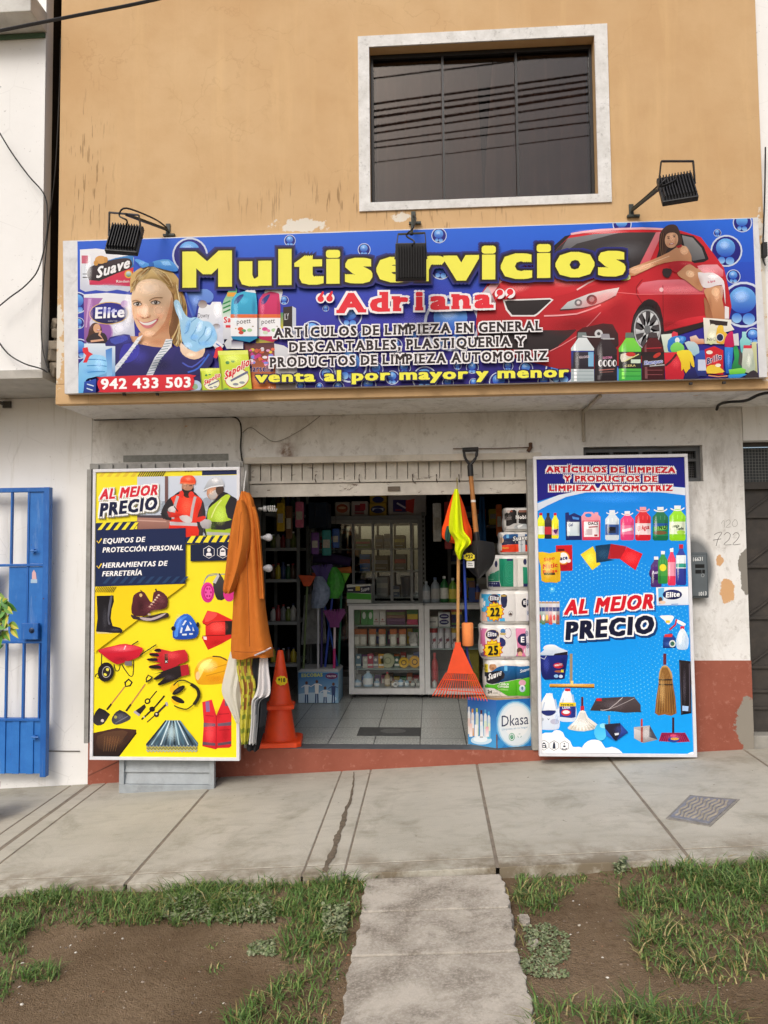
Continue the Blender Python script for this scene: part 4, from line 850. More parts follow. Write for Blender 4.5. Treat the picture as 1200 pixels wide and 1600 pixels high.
for f_ in ((450, 160, 24, 40, '#f4cfae', .6), (478, 190, 14, 50, '#9a6848', .5), (420, 210, 20, 30, '#c08a66', .4), (545, 260, 44, 40, '#f6d2ac', .7), (250, 380, 120, 18, '#f4cfae', .5, -20), (350, 360, 110, 16, '#9a6444', .45, -18), (600, 440, 40, 34, '#f6d8b4', .6), (660, 500, 44, 60, '#9c6442', .5), (800, 600, 30, 70, '#f6d2ac', .6), (745, 680, 24, 100, '#8c5636', .5), (560, 360, 60, 16, '#e86870', .5), (770, 460, 50, 24, '#ffffff', .7), (840, 560, 20, 80, '#c8b8c0', .5)): A.soft(*f_)
# bottles along the bottom (zoom 6)
A.T(860, 480, 6)
def bott(x0, x1, top, bot, col, col2, cap, lab, lab2, lt, lb_):
    w = x1 - x0; cx = (x0 + x1) / 2
    A.poly([(cx - .18 * w, top + 50), (cx + .18 * w, top + 50), (cx + .3 * w, top + 90), (x1, top + 150), (x1 - 4, top + 190), (x1, bot - 10), (x1 - 15, bot), (x0 + 15, bot), (x0, bot - 10), (x0 + 4, top + 190), (x0, top + 150), (cx - .3 * w, top + 90)], col, col2)
    A.poly([(cx - .19 * w, top), (cx + .15 * w, top), (cx + .2 * w, top + 48), (cx - .22 * w, top + 48)], cap); A.poly([(x0 + .12 * w, top + 140), (x0 + .2 * w, top + 100), (x0 + .26 * w, bot - 20), (x0 + .14 * w, bot - 20)], tuple(min(1, q_ * 1.25 + .05) for q_ in lin(col)))
    A.rect(x0 + 2, lt, x1 - 2, lb_, lab, lab2)
bott(192, 410, 236, 712, '#dfe6e8', '#a8b6ba', '#7a8686', '#2f3f8c', '#3a3238', 408, 580); A.rect(215, 420, 355, 570, '#3c3640', '#2a252c'); A.rect(355, 420, 405, 555, '#7fb4d8'); A.text('GLOSS', (270, 480), (365, 474), 22, '#d8c8d0', .02)
for k in range(3): A.line([(200, 600 + 36 * k), (404, 600 + 36 * k)], 6, '#8fa0a4')
A.line([(300, 270), (440, 280), (480, 230)], 10, '#e6e6e8', 2); A.ell(453, 248, 38, 38, '#d0d0d2'); A.ell(453, 248, 16, 16, '#4a4648')
bott(412, 626, 250, 700, '#3a3034', '#241c20', '#9a98a0', '#2c2428', '#2c2428', 450, 640); A.text('SILICONA', (490, 486), (580, 480), 22, '#d88ab0', .03)
for k in range(4): A.ell(468 + 44 * k, 525, 20, 32, '#e8e8ea'); A.ell(474 + 44 * k, 525, 10, 24, '#2c2428')
A.line([(455, 590), (600, 580)], 8, '#b06a60'); A.line([(465, 610), (590, 604)], 7, '#8a5a54'); A.line([(490, 296), (600, 296)], 12, '#b8b8bc')
A.poly([(625, 560), (640, 580), (655, 700), (625, 700)], '#4a86d0')
bott(640, 852, 238, 694, '#7fd84a', '#3aa84c', '#6a7a70', '#3a3a34', '#2a2a26', 418, 575); A.poly([(660, 440), (745, 430), (800, 440), (710, 500), (665, 510)], '#d9d4c0', sm=2); A.ell(752, 442, 46, 20, '#c83a34'); A.line([(690, 510), (830, 440)], 9, '#d8d88a'); A.text('CERA', (696, 560), (800, 556), 20, '#d9c98a', .02); A.rect(755, 490, 845, 525, '#cfe0cc')
for k in range(2): A.line([(665, 600 + 45 * k), (848, 600 + 45 * k)], 7, '#2f8a3e')
bott(856, 1072, 238, 690, '#5a2024', '#3a1418', '#4a4244', '#2a2022', '#3a2a2c', 420, 560); A.ell(1000, 450, 40, 18, '#c03a30', rot=-30); A.text('Shampoo', (880, 540), (1052, 520), 34, '#3a5ab8', .03, [('#e4e4ec', .5)]); A.line([(930, 552), (1070, 540)], 10, '#b8b8b8'); A.line([(900, 386), (1040, 380)], 10, '#b03038')
for k in range(2): A.line([(890, 590 + 42 * k), (1050, 590 + 42 * k)], 6, '#8a4a4e')
for bx_ in (300, 520, 746, 964): A.soft(bx_ - 50, 500, 26, 190, '#ffffff', .28); A.soft(bx_ + 75, 500, 34, 200, '#0c0a10', .5)
# bucket group (zoom 7)
A.T(1020, 480, 6.6667)
A.poly([(85, 285), (200, 275), (205, 470), (120, 470)], '#dfe8dc', '#b8ccb4'); A.poly([(195, 280), (215, 250), (260, 265), (262, 320), (200, 330)], '#d84050'); A.poly([(160, 345), (230, 300), (330, 305), (345, 340), (300, 400), (260, 470), (160, 460)], '#3a8ad8', '#2a58b0', sm=2); A.ell(255, 345, 24, 30, '#e4eef0'); A.poly([(190, 400), (255, 360), (320, 400), (315, 460), (195, 465)], '#8fdc6a', '#6cc85a', sm=2)
A.poly([(385, 310), (450, 290), (480, 330), (530, 330), (540, 380), (400, 390)], '#e8d4c4', '#d07a48'); A.poly([(330, 370), (430, 360), (480, 420), (480, 520), (420, 500)], '#c4d6da', '#8cc0d0', sm=2)
A.poly([(525, 110), (820, 130), (815, 180), (850, 235), (760, 260), (740, 385), (540, 380)], '#f0ece0', '#d8d4c4'); A.poly([(590, 130), (780, 150), (775, 195), (600, 185)], '#3a2f2c'); A.poly([(590, 200), (630, 175), (660, 210), (655, 370), (560, 370)], '#eae6d4', '#d0d8a4', sm=2); A.text('NIC', (565, 350), (655, 346), 30, '#5a5c50', .02)
A.poly([(668, 220), (700, 188), (735, 200), (740, 250), (775, 280), (770, 370), (665, 370)], '#f0c848', '#e0a838', sm=2); A.ell(700, 315, 40, 42, '#e8e8e8'); A.ell(700, 315, 34, 36, '#2a3050')
A.poly([(755, 320), (790, 270), (830, 250), (850, 340), (845, 410), (750, 410)], '#d02a68', '#b81f50', sm=2); A.poly([(835, 280), (890, 270), (900, 400), (850, 400)], '#d4d4d8'); A.poly([(905, 350), (930, 310), (930, 255), (970, 255), (975, 310), (1020, 350), (1010, 480), (920, 480)], '#a8e0e0', '#5fc0c0')
A.poly([(1030, 365), (1080, 360), (1092, 690), (1040, 680)], '#d4d8a8', '#b8bc88')
A.poly([(118, 475), (270, 465), (330, 700), (315, 760), (132, 752)], '#d82f3c', '#b82030'); A.line([(130, 610), (190, 560), (245, 490)], 22, '#4a2428', 2)
A.poly([(255, 460), (370, 445), (415, 500), (435, 620), (405, 610), (385, 560), (390, 640), (345, 690), (320, 640), (298, 665), (295, 580), (265, 510)], '#f2dc3c', '#e0b828', sm=2)
A.poly([(345, 690), (400, 630), (470, 650), (490, 720), (420, 760), (330, 750)], '#2c2c6c', '#1f1f4c', sm=2)
A.poly([(440, 500), (480, 480), (495, 450), (535, 450), (545, 480), (560, 520), (560, 720), (470, 720), (440, 640)], '#3a5ab8', '#2a2f6c'); A.rect(470, 545, 556, 660, '#c8d0e4')
A.poly([(540, 440), (640, 405), (735, 450), (735, 705), (560, 690)], '#d02c34', '#b8222c'); A.ell(590, 470, 34, 20, '#f0e8d8'); A.text('Brillo', (562, 595), (715, 540), 62, '#2a2a70', .05, [('#f0e8e0', .5)], .05); A.poly([(565, 620), (650, 600), (735, 655), (730, 680), (570, 690)], '#e8c840', sm=2); A.ell(680, 605, 30, 18, '#eef0d8')
A.poly([(748, 415), (838, 420), (832, 520), (815, 690), (762, 690), (750, 560)], '#3a8ae0', '#2058b0'); A.poly([(840, 420), (880, 410), (900, 500), (890, 580), (930, 630), (820, 640), (850, 540)], '#3ab060', '#2a7a44', sm=2); A.poly([(885, 430), (930, 480), (935, 600), (890, 590), (905, 500)], '#54504c', sm=2)
A.poly([(945, 430), (1030, 425), (1055, 540), (1062, 670), (935, 670), (935, 520)], '#d8dcd0', '#a8b8a4', sm=2); A.rect(945, 396, 1030, 428, '#d83a48')
A.poly([(790, 650), (930, 632), (972, 650), (960, 690), (800, 702)], '#8fe05a', '#5cb83c'); A.poly([(785, 705), (960, 692), (980, 700), (900, 740), (790, 740)], '#3aa0e0', '#2a78c0'); A.poly([(990, 690), (1050, 655), (1095, 690), (1095, 740), (960, 735)], '#3a3238', sm=2)
A.line([(580, 710), (680, 722), (780, 715)], 12, '#d89060', 2)
for f_ in ((240, 580, 60, 70, '#f0606a', .4), (290, 720, 60, 40, '#7a1018', .5), (790, 540, 18, 110, '#8ac0ff', .5), (1000, 560, 26, 90, '#f2f6ec', .6), (1045, 560, 16, 100, '#7c8c78', .5), (650, 560, 50, 70, '#e85a60', .4), (620, 300, 50, 60, '#fffef4', .6), (860, 420, 30, 40, '#12301c', .4), (300, 330, 30, 30, '#9cd0ff', .5)): A.soft(*f_)
# --- lettering
A.T(); A.clip = None
HALO = [('#31327e', 6.0), ('#2a2a5c', 4.2), ('#2b2226', 2.7)]
A.text('Multiservicios', (285, 449.5), (977.5, 430.5), 56, '#f4f05a', .055, HALO)
WO = [('#f4f0f2', 2.6)]
A.slab('Adriana', (528, 488), (771, 479.5), 28, '#e5323e', .045, [('#f4f0f2', 3.0)])
for qx, qy in ((498, 463), (512, 462.5)): A.ell(qx + 3, qy + 3, 7.6, 8, '#f4f0f2'); A.ell(qx + 3, qy + 4, 5, 5, '#e5323e'); A.poly([(qx - 2, qy + 4), (qx + 6, qy - 8), (qx + 8, qy - 5), (qx + 4, qy + 2)], '#e5323e', sm=2)
for qx, qy in ((778, 456), (794, 455)): A.ell(qx + 3, qy + 3, 8, 8, '#f4f0f2'); A.ell(qx + 3, qy + 1, 5, 5, '#e5323e'); A.poly([(qx + 8, qy), (qx - 3, qy + 12), (qx - 4, qy + 10), (qx + 2, qy + 4)], '#e5323e', sm=2)
SB = ('#332a2b', .035, [('#f2f0f2', 1.9)])
A.slab('ARTÍCULOS DE LIMPIEZA EN GENERAL', (428, 527.5), (847, 516), 14.6, *SB)
A.slab('DESCARTABLES, PLASTIQUERIA Y', (452, 550), (821, 540), 14.6, *SB)
A.slab('PRODUCTOS DE LIMPIEZA AUTOMOTRIZ', (422, 573.5), (856, 562.5), 14.6, *SB)
A.text('venta al por mayor y menor', (399, 597.5), (889, 589.2), 17, '#f2ee52', .045, [('#27224e', 1.8)])
A.build('printed_sheet', sign)
# grommets / bolts along the bottom edge
for px, py in ((193, 614), (245, 613.5), (1080, 597), (1132, 595.5)): p = at(px, py, SY); MB().obox((p.x, SY + .01, p.z - .008), (.018, .02, .014)).build('clip', mat('#2e2a28', .6), sign)
# ================================================================== YELLOW BOARD (left)
PY = -.30
def board(name, label, corners, Y, th):
    c = [at(*p, Y) for p in corners]
    x0 = (c[0].x + c[3].x) / 2; x1 = (c[1].x + c[2].x) / 2; z1 = (c[0].z + c[1].z) / 2; z0 = (c[2].z + c[3].z) / 2
    t = thing(name, label, 'sign', ((x0 + x1) / 2, Y, z0)); FR = mat('#d9dade', .35, .05, 20)
    w = .022; y0, y1 = Y - .012, Y + th; mb = MB()
    mb.box(x0, y0, z0, x1, y1, z0 + w); mb.box(x0, y0, z1 - w, x1, y1, z1); mb.box(x0, y0, z0 + w, x0 + w, y1, z1 - w); mb.box(x1 - w, y0, z0 + w, x1, y1, z1 - w)
    mb.build('frame', FR, t, bevel=.003)
    MB().box(x0 + w, Y, z0 + w, x1 - w, Y + th - .004, z1 - w).build('backing', mat('#cfd0d2', .6, .1), t)
    return t, (x0, x1, z0, z1, w)
yb, (bx0, bx1, bz0, bz1, bw) = board('poster_board', 'tall yellow poster board of safety gear and tools left of the shop entrance', [(147, 735), (376, 728), (374, 1186.5), (140, 1188.5)], PY, .03)
A = Art((0, PY - .0008, 0)); A.lk = 1.03
def wp(x, z): return proj((x, PY - .001, z))
A.clip = [wp(bx0 + bw, bz1 - bw), wp(bx1 - bw, bz1 - bw), wp(bx1 - bw, bz0 + bw), wp(bx0 + bw, bz0 + bw)]
A.raw([(120, 700), (400, 700), (400, 1220), (120, 1220)], '#f4e436', '#f2de1e')
A.T(140, 725, 5)
A.rect(20, 30, 372, 130, '#f3e23c'); 
for i in range(6): A.poly([(70 + i * 62, 100), (105 + i * 62, 58), (135 + i * 62, 58), (100 + i * 62, 100)], '#e8c93c')
for i in range(12): A.poly([(375 + i * 17, 98), (404 + i * 17, 52), (411 + i * 17, 52), (382 + i * 17, 98)], '#3a3a30')
for i in range(3): A.poly([(745 + i * 22, 50), (762 + i * 22, 57), (745 + i * 22, 65)], '#8a8238')
A.poly([(878, 40), (1200, 30), (1200, 80), (878, 88)], '#1f2a52')
# photo of two workers
A.poly([(372, 100), (1200, 85), (1200, 560), (372, 560)], '#cdd6e4', '#b9c3d2')
for i in range(26): A.ell(390 + 240 * rnd.random(), 300 + 50 * rnd.random(), 30, 22, rnd.choice(['#a8b2be', '#9aa5b2', '#b8c2cc']), n=8)
for i in range(20): A.ell(860 + 200 * rnd.random(), 290 + 70 * rnd.random(), 30, 30, rnd.choice(['#a8b2be', '#98a4b2', '#b4bfca']), n=8)
A.rect(588, 95, 612, 520, '#7a5a58', '#5c4444'); A.poly([(372, 400), (620, 400), (620, 425), (372, 418)], '#4a4048'); A.poly([(372, 418), (640, 425), (640, 520), (372, 510)], '#a87c70', '#8c6258'); A.line([(380, 440), (600, 450)], 10, '#c49c90')
# worker in orange
A.poly([(700, 215), (660, 245), (610, 280), (560, 370), (575, 430), (640, 430), (640, 560), (880, 560), (880, 430), (905, 410), (890, 300), (850, 250), (800, 210)], '#2c2a2e', '#3a363a', sm=2)
A.poly([(650, 255), (700, 235), (820, 240), (880, 290), (850, 380), (835, 470), (850, 560), (640, 560), (625, 450), (660, 330), (635, 270)], '#f0402c', '#d92f22', sm=2)
A.line([(690, 250), (665, 330), (650, 430)], 22, '#b8b4b8', 2); A.line([(825, 255), (805, 340), (790, 440)], 22, '#b8b4b8', 2); A.poly([(625, 450), (840, 460), (842, 485), (628, 478)], '#c4c0c4')
A.ell(765, 180, 46, 60, '#b98a70', '#a87860'); A.poly([(722, 190), (745, 205), (790, 205), (812, 180), (808, 225), (780, 262), (750, 262), (725, 230)], '#2c2422', sm=2); A.line([(735, 172), (758, 170)], 7, '#3a2c28'); A.line([(778, 170), (800, 168)], 7, '#3a2c28')
A.ell(718, 235, 18, 28, '#e0382c'); A.ell(795, 240, 22, 26, '#e0382c')
A.poly([(708, 145), (715, 110), (745, 90), (800, 90), (825, 115), (828, 150), (790, 160), (740, 150)], '#f2603c', '#e04828', sm=2); A.line([(705, 148), (760, 150), (825, 155)], 9, '#f57a50')
A.poly([(606, 370), (740, 395), (760, 420), (620, 415)], '#e0362a', '#c42a22'); A.ell(645, 352, 34, 22, '#d8d4d4', rot=-20); A.poly([(700, 410), (760, 400), (800, 430), (790, 458), (730, 450)], '#d0cccc', sm=2); A.line([(560, 380), (600, 425), (640, 430)], 22, '#2a282c'); A.line([(660, 330), (690, 370)], 8, '#2c2a2c')
# worker in green
A.poly([(1040, 215), (980, 280), (930, 330), (905, 470), (910, 570), (1160, 570), (1200, 400), (1165, 290), (1110, 250)], '#26242a', '#302e34', sm=2)
A.poly([(1060, 240), (1100, 250), (1060, 330), (1080, 420), (1120, 440), (1140, 560), (915, 560), (920, 430), (930, 350), (1000, 290)], '#b8d43c', '#9cbc34', sm=2); A.line([(1030, 280), (985, 340), (950, 420)], 10, '#d8e68a', 2); A.poly([(915, 530), (1140, 540), (1140, 560), (915, 555)], '#b4b6b0')
A.line([(1160, 320), (1150, 440), (1060, 480), (950, 480)], 62, '#2a282e', 3)
A.ell(960, 225, 46, 54, '#c89478', '#b88468'); A.poly([(930, 235), (985, 200), (1010, 210), (990, 260), (960, 282), (935, 262)], '#c8c2be', '#a8a29e', sm=2); A.poly([(985, 190), (1040, 170), (1045, 215), (1000, 240)], '#4a3a34', sm=2)
A.poly([(890, 208), (905, 170), (935, 120), (985, 100), (1030, 112), (1052, 160), (1040, 175), (970, 172), (920, 195)], '#d0d4da', '#9ca2aa', sm=2); A.line([(890, 208), (950, 180), (1045, 168)], 9, '#e4e8ec', 2); A.line([(1000, 112), (1020, 150)], 7, '#b0b6be')
A.poly([(860, 440), (900, 430), (950, 445), (945, 500), (880, 500)], '#c0bcc0', '#9c989c', sm=2); A.poly([(825, 425), (890, 405), (908, 420), (870, 450), (840, 450)], '#e0382c', sm=2)
A.poly([(1060, 480), (950, 470), (950, 510), (1060, 515)], '#2a282e')
# lettering block
for c_, dx in (('#1f2a4a', 5), ): A.text('AL MEJOR', (76 + dx, 280 + 4), (530 + dx, 240 + 4), 82, '#a8a48a', .05, [('#a8a48a', 2.2)], .22)
A.text('AL MEJOR', (76, 280), (530, 240), 82, '#d42a3c', .05, [('#f6f4f2', 2.0)], .22)
A.text('PRECIO', (82, 418), (530, 362), 104, '#8a8878', .055, [('#8a8878', 2.8)], .12)
A.text('PRECIO', (76, 412), (524, 356), 104, '#1c2140', .055, [('#f6f4f2', 2.4)], .12)
A.poly([(40, 462), (372, 448), (372, 510), (40, 520)], '#1f2a52')
for i in range(6): A.poly([(65 + i * 62 - 4, 516), (112 + i * 62 - 4, 456), (140 + i * 62 - 4, 455), (96 + i * 62 - 4, 514)] if i < 5 else [(350, 508), (372, 478), (372, 508)], '#f4e23a')
A.poly([(30, 520), (372, 510), (750, 500), (748, 935), (30, 958)], '#1f2a50', '#1e2c50')
for i in range(10): A.poly([(100 + i * 66, 935), (150 + i * 66, 880), (180 + i * 66, 878), (130 + i * 66, 933)], '#2a4268')
for y in (0, 196): A.line([(56, 600 + y), (70, 618 + y), (94, 582 + y)], 9, '#f2cf3c')
A.text('EQUIPOS DE', (104, 622), (430, 608), 40, '#f4f4f4', .035, (), .2); A.text('PROTECCIÓN PERSONAL', (100, 692), (728, 672), 40, '#f4f4f4', .035, (), .2)
A.text('HERRAMIENTAS DE', (98, 812), (604, 795), 40, '#f4f4f4', .035, (), .2); A.text('FERRETERÍA', (97, 878), (408, 868), 40, '#f4f4f4', .035, (), .2)
A.poly([(750, 575), (1200, 552), (1200, 615), (752, 625)], '#1f2a52')
for i in range(7): A.poly([(760 + i * 63, 615 - i * 1.5), (796 + i * 63, 562 - i * 1.5), (830 + i * 63, 561 - i * 1.5), (798 + i * 63, 617 - i * 1.5)], '#f4e23a')
A.poly([(788, 630), (1200, 612), (1200, 750), (788, 760)], '#1c2540')
for hx in (932, 1040, 1148):
    for rr, cc in ((50, '#e8e8ea'), (46, '#1c2540')): A.poly([(hx + rr * math.sin(k * math.pi / 3), 688 + rr * 1.02 * math.cos(k * math.pi / 3)) for k in range(6)], cc)
    A.ell(hx, 672, 14, 16, '#e8e8ea'); A.poly([(hx - 22, 718), (hx - 20, 700), (hx - 8, 692), (hx + 8, 692), (hx + 20, 700), (hx + 22, 718)], '#e8e8ea')
    if hx > 1000: A.poly([(hx - 24, 712), (hx - 20, 670), (hx, 652), (hx + 20, 670), (hx + 24, 712)], '#e8e8ea'); A.rect(hx - 14, 675, hx + 14, 686, '#1c2540')
# lower artwork (zoom A2)
A.T(140, 900, 5)
for i in range(11): A.poly([(38 + i * 14, 128), (64 + i * 14, 84), (70 + i * 14, 84), (44 + i * 14, 128)], '#4a4420')
A.poly([(20, 85), (750, 62), (20, 610)], '#efcf1e', '#f0d21c')
for i in range(11): A.poly([(38 + i * 14, 128), (64 + i * 14, 84), (70 + i * 14, 84), (44 + i * 14, 128)], '#4a4420')
A.poly([(55, 155), (188, 152), (190, 200), (172, 260), (165, 330), (180, 390), (240, 405), (258, 425), (250, 445), (190, 445), (60, 440), (50, 430), (62, 330)], '#1c1a1e', '#26242a'); A.poly([(160, 165), (178, 165), (150, 330), (162, 370), (148, 380), (140, 300)], '#5c5c66', sm=2); A.poly([(50, 435), (130, 440), (190, 448), (60, 450)], '#d8c890')
A.poly([(335, 200), (345, 150), (395, 120), (430, 130), (470, 195), (490, 200), (500, 130), (545, 115), (605, 160), (605, 240), (560, 260), (480, 270), (440, 310), (345, 310), (325, 260)], '#5a2c34', '#4a2228', sm=2)
A.poly([(322, 300), (350, 310), (430, 320), (560, 290), (612, 290), (615, 320), (560, 335), (500, 355), (430, 350), (340, 335)], '#3a2c30', sm=2); A.poly([(390, 320), (480, 330), (560, 300), (600, 290), (560, 320), (480, 348), (420, 345)], '#b8a8a8', sm=2)
for i in range(6): A.ell(470 + 14 * i, 240 - i * 18, 9, 7, '#e0c8b0'); A.line([(450 + 14 * i, 245 - i * 18), (500 + 12 * i, 250 - i * 18)], 5, '#8a4a50')
A.ell(400, 150, 12, 14, '#d8b878'); A.ell(465, 300, 12, 8, '#c8b0a0'); A.line([(395, 110), (408, 118), (400, 130)], 6, '#2c2024'); A.line([(515, 100), (525, 125)], 12, '#3a2428')
# respirator
A.line([(890, 60), (930, 0), (1060, -15)], 8, '#9aa0a0', 3); A.line([(900, 30), (930, -10), (1000, -20)], 5, '#8c9898', 3)
A.poly([(965, 60), (1005, -15), (1020, -15), (1060, 60), (1060, 175), (1000, 185), (975, 130)], '#4a4648', '#2c2a2c', sm=2); A.poly([(960, 50), (1005, -20), (1015, 0), (985, 60)], '#c0c0c4'); A.ell(922, 128, 52, 80, '#e0409a', '#d02a84'); A.ell(928, 128, 38, 62, '#c02078'); A.ell(928, 128, 30, 52, '#e85aac'); A.ell(1090, 140, 45, 60, '#d8388e')
for k in range(6): A.ell(928 + 20 * math.cos(k * 1.05), 128 + 34 * math.sin(k * 1.05), 7, 9, '#b02070')
# blue mask, red visor
A.poly([(650, 480), (655, 400), (680, 340), (740, 296), (790, 310), (830, 370), (852, 420), (840, 470), (800, 490), (700, 495)], '#2c6ad0', '#1f48a8', sm=2); A.poly([(660, 470), (672, 400), (700, 345), (740, 315), (760, 320), (700, 370), (690, 470)], '#4c8ae6', sm=2)
for p in ([(765, 380), (790, 425), (745, 430)], [(745, 345), (760, 350), (735, 385), (722, 385)], [(780, 355), (800, 375), (785, 380)], [(715, 400), (728, 405), (720, 445), (705, 445)], [(805, 395), (820, 430), (805, 430)], [(722, 452), (760, 450), (758, 464), (722, 464)], [(778, 448), (808, 446), (808, 458), (778, 460)]): A.poly(p, '#dfe8f2')
A.ell(655, 410, 18, 18, '#26242c'); A.ell(845, 380, 12, 20, '#26242c')
A.poly([(878, 360), (920, 270), (1000, 285), (1120, 345), (1120, 480), (1010, 540), (925, 578), (876, 480), (905, 465), (905, 385)], '#e0302c', '#c82226'); A.poly([(1058, 350), (1120, 352), (1120, 455), (1060, 462)], '#26201f'); A.line([(885, 370), (920, 385), (960, 360), (1058, 355)], 6, '#8a1a1c'); A.line([(880, 470), (930, 465), (1058, 462)], 6, '#8a1a1c'); A.poly([(888, 470), (915, 475), (915, 500), (892, 495)], '#f0d8d8'); A.poly([(920, 280), (1000, 295), (960, 340), (900, 360)], '#ea504a', sm=2)
# wheelbarrow
for p in ([(95, 610), (92, 700)], [(380, 508), (330, 540)], [(522, 535), (460, 575), (380, 630)], [(250, 690), (310, 778), (340, 770), (345, 655)], [(190, 690), (205, 740), (230, 735), (240, 690)], [(45, 790), (50, 770), (75, 760)], [(60, 795), (95, 800)]): A.line(p, 8, '#2a2426', 2)
A.poly([(66, 578), (190, 545), (280, 530), (415, 562), (395, 610), (370, 640), (240, 685), (200, 685), (130, 640), (95, 610)], '#d82438', '#b81c30', sm=2); A.poly([(75, 580), (190, 550), (280, 538), (405, 565), (240, 600), (120, 600)], '#e84a58', '#c42238', sm=2); A.line([(268, 575), (282, 545)], 9, '#f4dcdc'); A.rect(275, 665, 330, 700, '#7a7276')
A.ell(126, 750, 62, 76, '#242024', rot=12); A.ell(132, 750, 34, 46, '#b8b4b0', rot=12); A.ell(132, 750, 30, 40, '#2c282a', rot=12); A.ell(122, 770, 14, 10, '#e8dc50', rot=30); A.ell(140, 730, 12, 12, '#e8dc50')
# gloves
A.poly([(505, 580), (540, 565), (640, 590), (745, 575), (768, 660), (700, 690), (610, 760), (560, 730), (470, 720), (470, 700), (560, 680), (455, 660), (455, 645), (550, 640), (470, 620), (475, 600), (560, 600)], '#c82c34', '#a81f2a', sm=2)
for p in ([(505, 578), (545, 568), (560, 590), (520, 592)], [(470, 605), (530, 605), (540, 628), (475, 622)], [(455, 645), (520, 642), (530, 665), (460, 662)], [(470, 700), (540, 698), (560, 722), (475, 722)]): A.poly(p, '#241e20', sm=2)
A.poly([(585, 610), (612, 605), (612, 680), (588, 685)], '#3a3024'); A.text('X', (590, 676), (608, 674), 14, '#f0f0f0', .04)
A.poly([(490, 770), (560, 755), (500, 800), (520, 812), (590, 790), (535, 840), (545, 855), (630, 825), (720, 780), (715, 700), (640, 720), (570, 745)], '#2a2426', '#201a1c', sm=2); A.poly([(708, 700), (770, 688), (780, 770), (718, 785)], '#b02430')
# yellow helmet
A.poly([(822, 790), (820, 740), (850, 680), (910, 640), (980, 625), (1060, 640), (1110, 700), (1110, 790), (1040, 840), (880, 850), (840, 835)], '#f0b824', '#dc9c1c', sm=2); A.poly([(850, 720), (900, 660), (960, 650), (900, 720), (860, 800)], '#f8dc70', sm=2); A.line([(960, 628), (1020, 632), (1075, 660)], 10, '#5a4628', 2); A.line([(910, 780), (1080, 735)], 7, '#c8901c'); A.line([(930, 730), (1070, 690)], 6, '#c8901c'); A.ell(845, 780, 16, 34, '#e8c890')
# lower row (zoom A3)
A.T(140, 1050, 5)
def shov(hx, hy, bx, by, s):
    A.line([(hx, hy), (bx, by)], 11, '#c08a50'); A.line([(bx + (hx - bx) * .25, by + (hy - by) * .25), (bx, by)], 15, '#2a2424')
shov(275, 115, 135, 295, 1); A.poly([(270, 80), (305, 50), (338, 80), (320, 112), (278, 118)], '#2a2424'); A.poly([(284, 86), (305, 64), (324, 82), (312, 102), (286, 108)], '#f2e02c')
A.poly([(75, 280), (155, 325), (150, 345), (110, 405), (60, 418), (28, 390), (30, 350)], '#242022', '#38343a', sm=2); A.ell(100, 380, 12, 12, '#d8c8c0')
shov(435, 95, 285, 305, 1); A.poly([(438, 50), (455, 20), (495, 40), (480, 62), (440, 85)], '#2a2424'); A.poly([(448, 52), (460, 32), (482, 42), (472, 54), (448, 68)], '#f2e02c')
A.poly([(235, 295), (322, 350), (290, 385), (210, 412), (176, 392), (178, 350)], '#2c2a30', '#4a4a54', sm=2); A.ell(203, 352, 12, 12, '#b8b03c'); A.line([(200, 400), (300, 345)], 8, '#6c6c78')
A.line([(525, 148), (465, 220)], 9, '#241e20'); A.ell(452, 228, 24, 22, '#241e20', rot=-40); A.ell(452, 228, 13, 11, '#f2e02c', rot=-40); A.poly([(430, 250), (440, 275), (385, 345), (342, 315)], '#302a2e', '#241e20'); A.poly([(355, 300), (342, 315), (385, 345), (395, 330)], '#b0a8b4')
A.line([(585, 185), (520, 262), (440, 340), (405, 370)], 12, '#241e20'); A.ell(488, 290, 22, 20, '#241e20'); A.ell(425, 352, 8, 7, '#c0b8b0')
A.line([(600, 250), (525, 325)], 15, '#3a3034'); A.line([(525, 325), (448, 392)], 7, '#302a2c'); A.ell(522, 332, 20, 20, '#30282c'); A.ell(522, 328, 8, 8, '#e0d8c8'); A.poly([(590, 240), (605, 232), (614, 262), (600, 268)], '#b0a8b4')
# ear muffs
A.ell(660, 125, 42, 30, '#e8b820', rot=-60); A.ell(672, 220, 40, 30, '#e8b820', rot=50); A.ell(695, 142, 58, 20, '#241e20', rot=-35); A.ell(690, 216, 56, 20, '#241e20', rot=25)
A.line([(655, 105), (690, 72), (740, 65), (800, 95)], 9, '#2c2820', 3); A.line([(790, 95), (840, 130), (852, 190), (815, 255)], 26, '#2c2820', 3); A.line([(815, 250), (760, 290), (700, 280), (660, 262)], 9, '#2c2820', 3)
# dark sheet, zinc sheets, vest
A.poly([(12, 480), (210, 437), (365, 450), (365, 475), (210, 680), (60, 680), (12, 640)], '#4a3028', '#241c1a'); A.poly([(60, 500), (190, 460), (300, 470), (180, 600), (70, 600)], '#5c4030', '#3a2a24', sm=2); A.line([(210, 680), (365, 475)], 10, '#1a1414'); A.line([(175, 610), (300, 500)], 7, '#3a2e2a')
for i in range(6): A.line([(110 + i * 18, 620), (120 + i * 22, 500)], 3, '#7a5a3a')
A.poly([(595, 378), (705, 378), (848, 555), (845, 580), (440, 580), (442, 560)], '#7aa0b4', '#3c4c5a')
for i in range(12):
    t = i / 11; A.line([(598 + 106 * t, 380), (446 + 398 * t, 570)], 9 if i % 2 else 14, ['#22323c', '#a8c8d4', '#4a6a7c', '#c8dce4', '#2c3c48', '#6c8ca0'][i % 6])
for k in range(3): A.line([(445 + i * 13.2, 578 + 18 * k + (9 if i % 2 else -6)) for i in range(31)], 9, ['#7c8c94', '#56646c', '#9cacb2'][k])
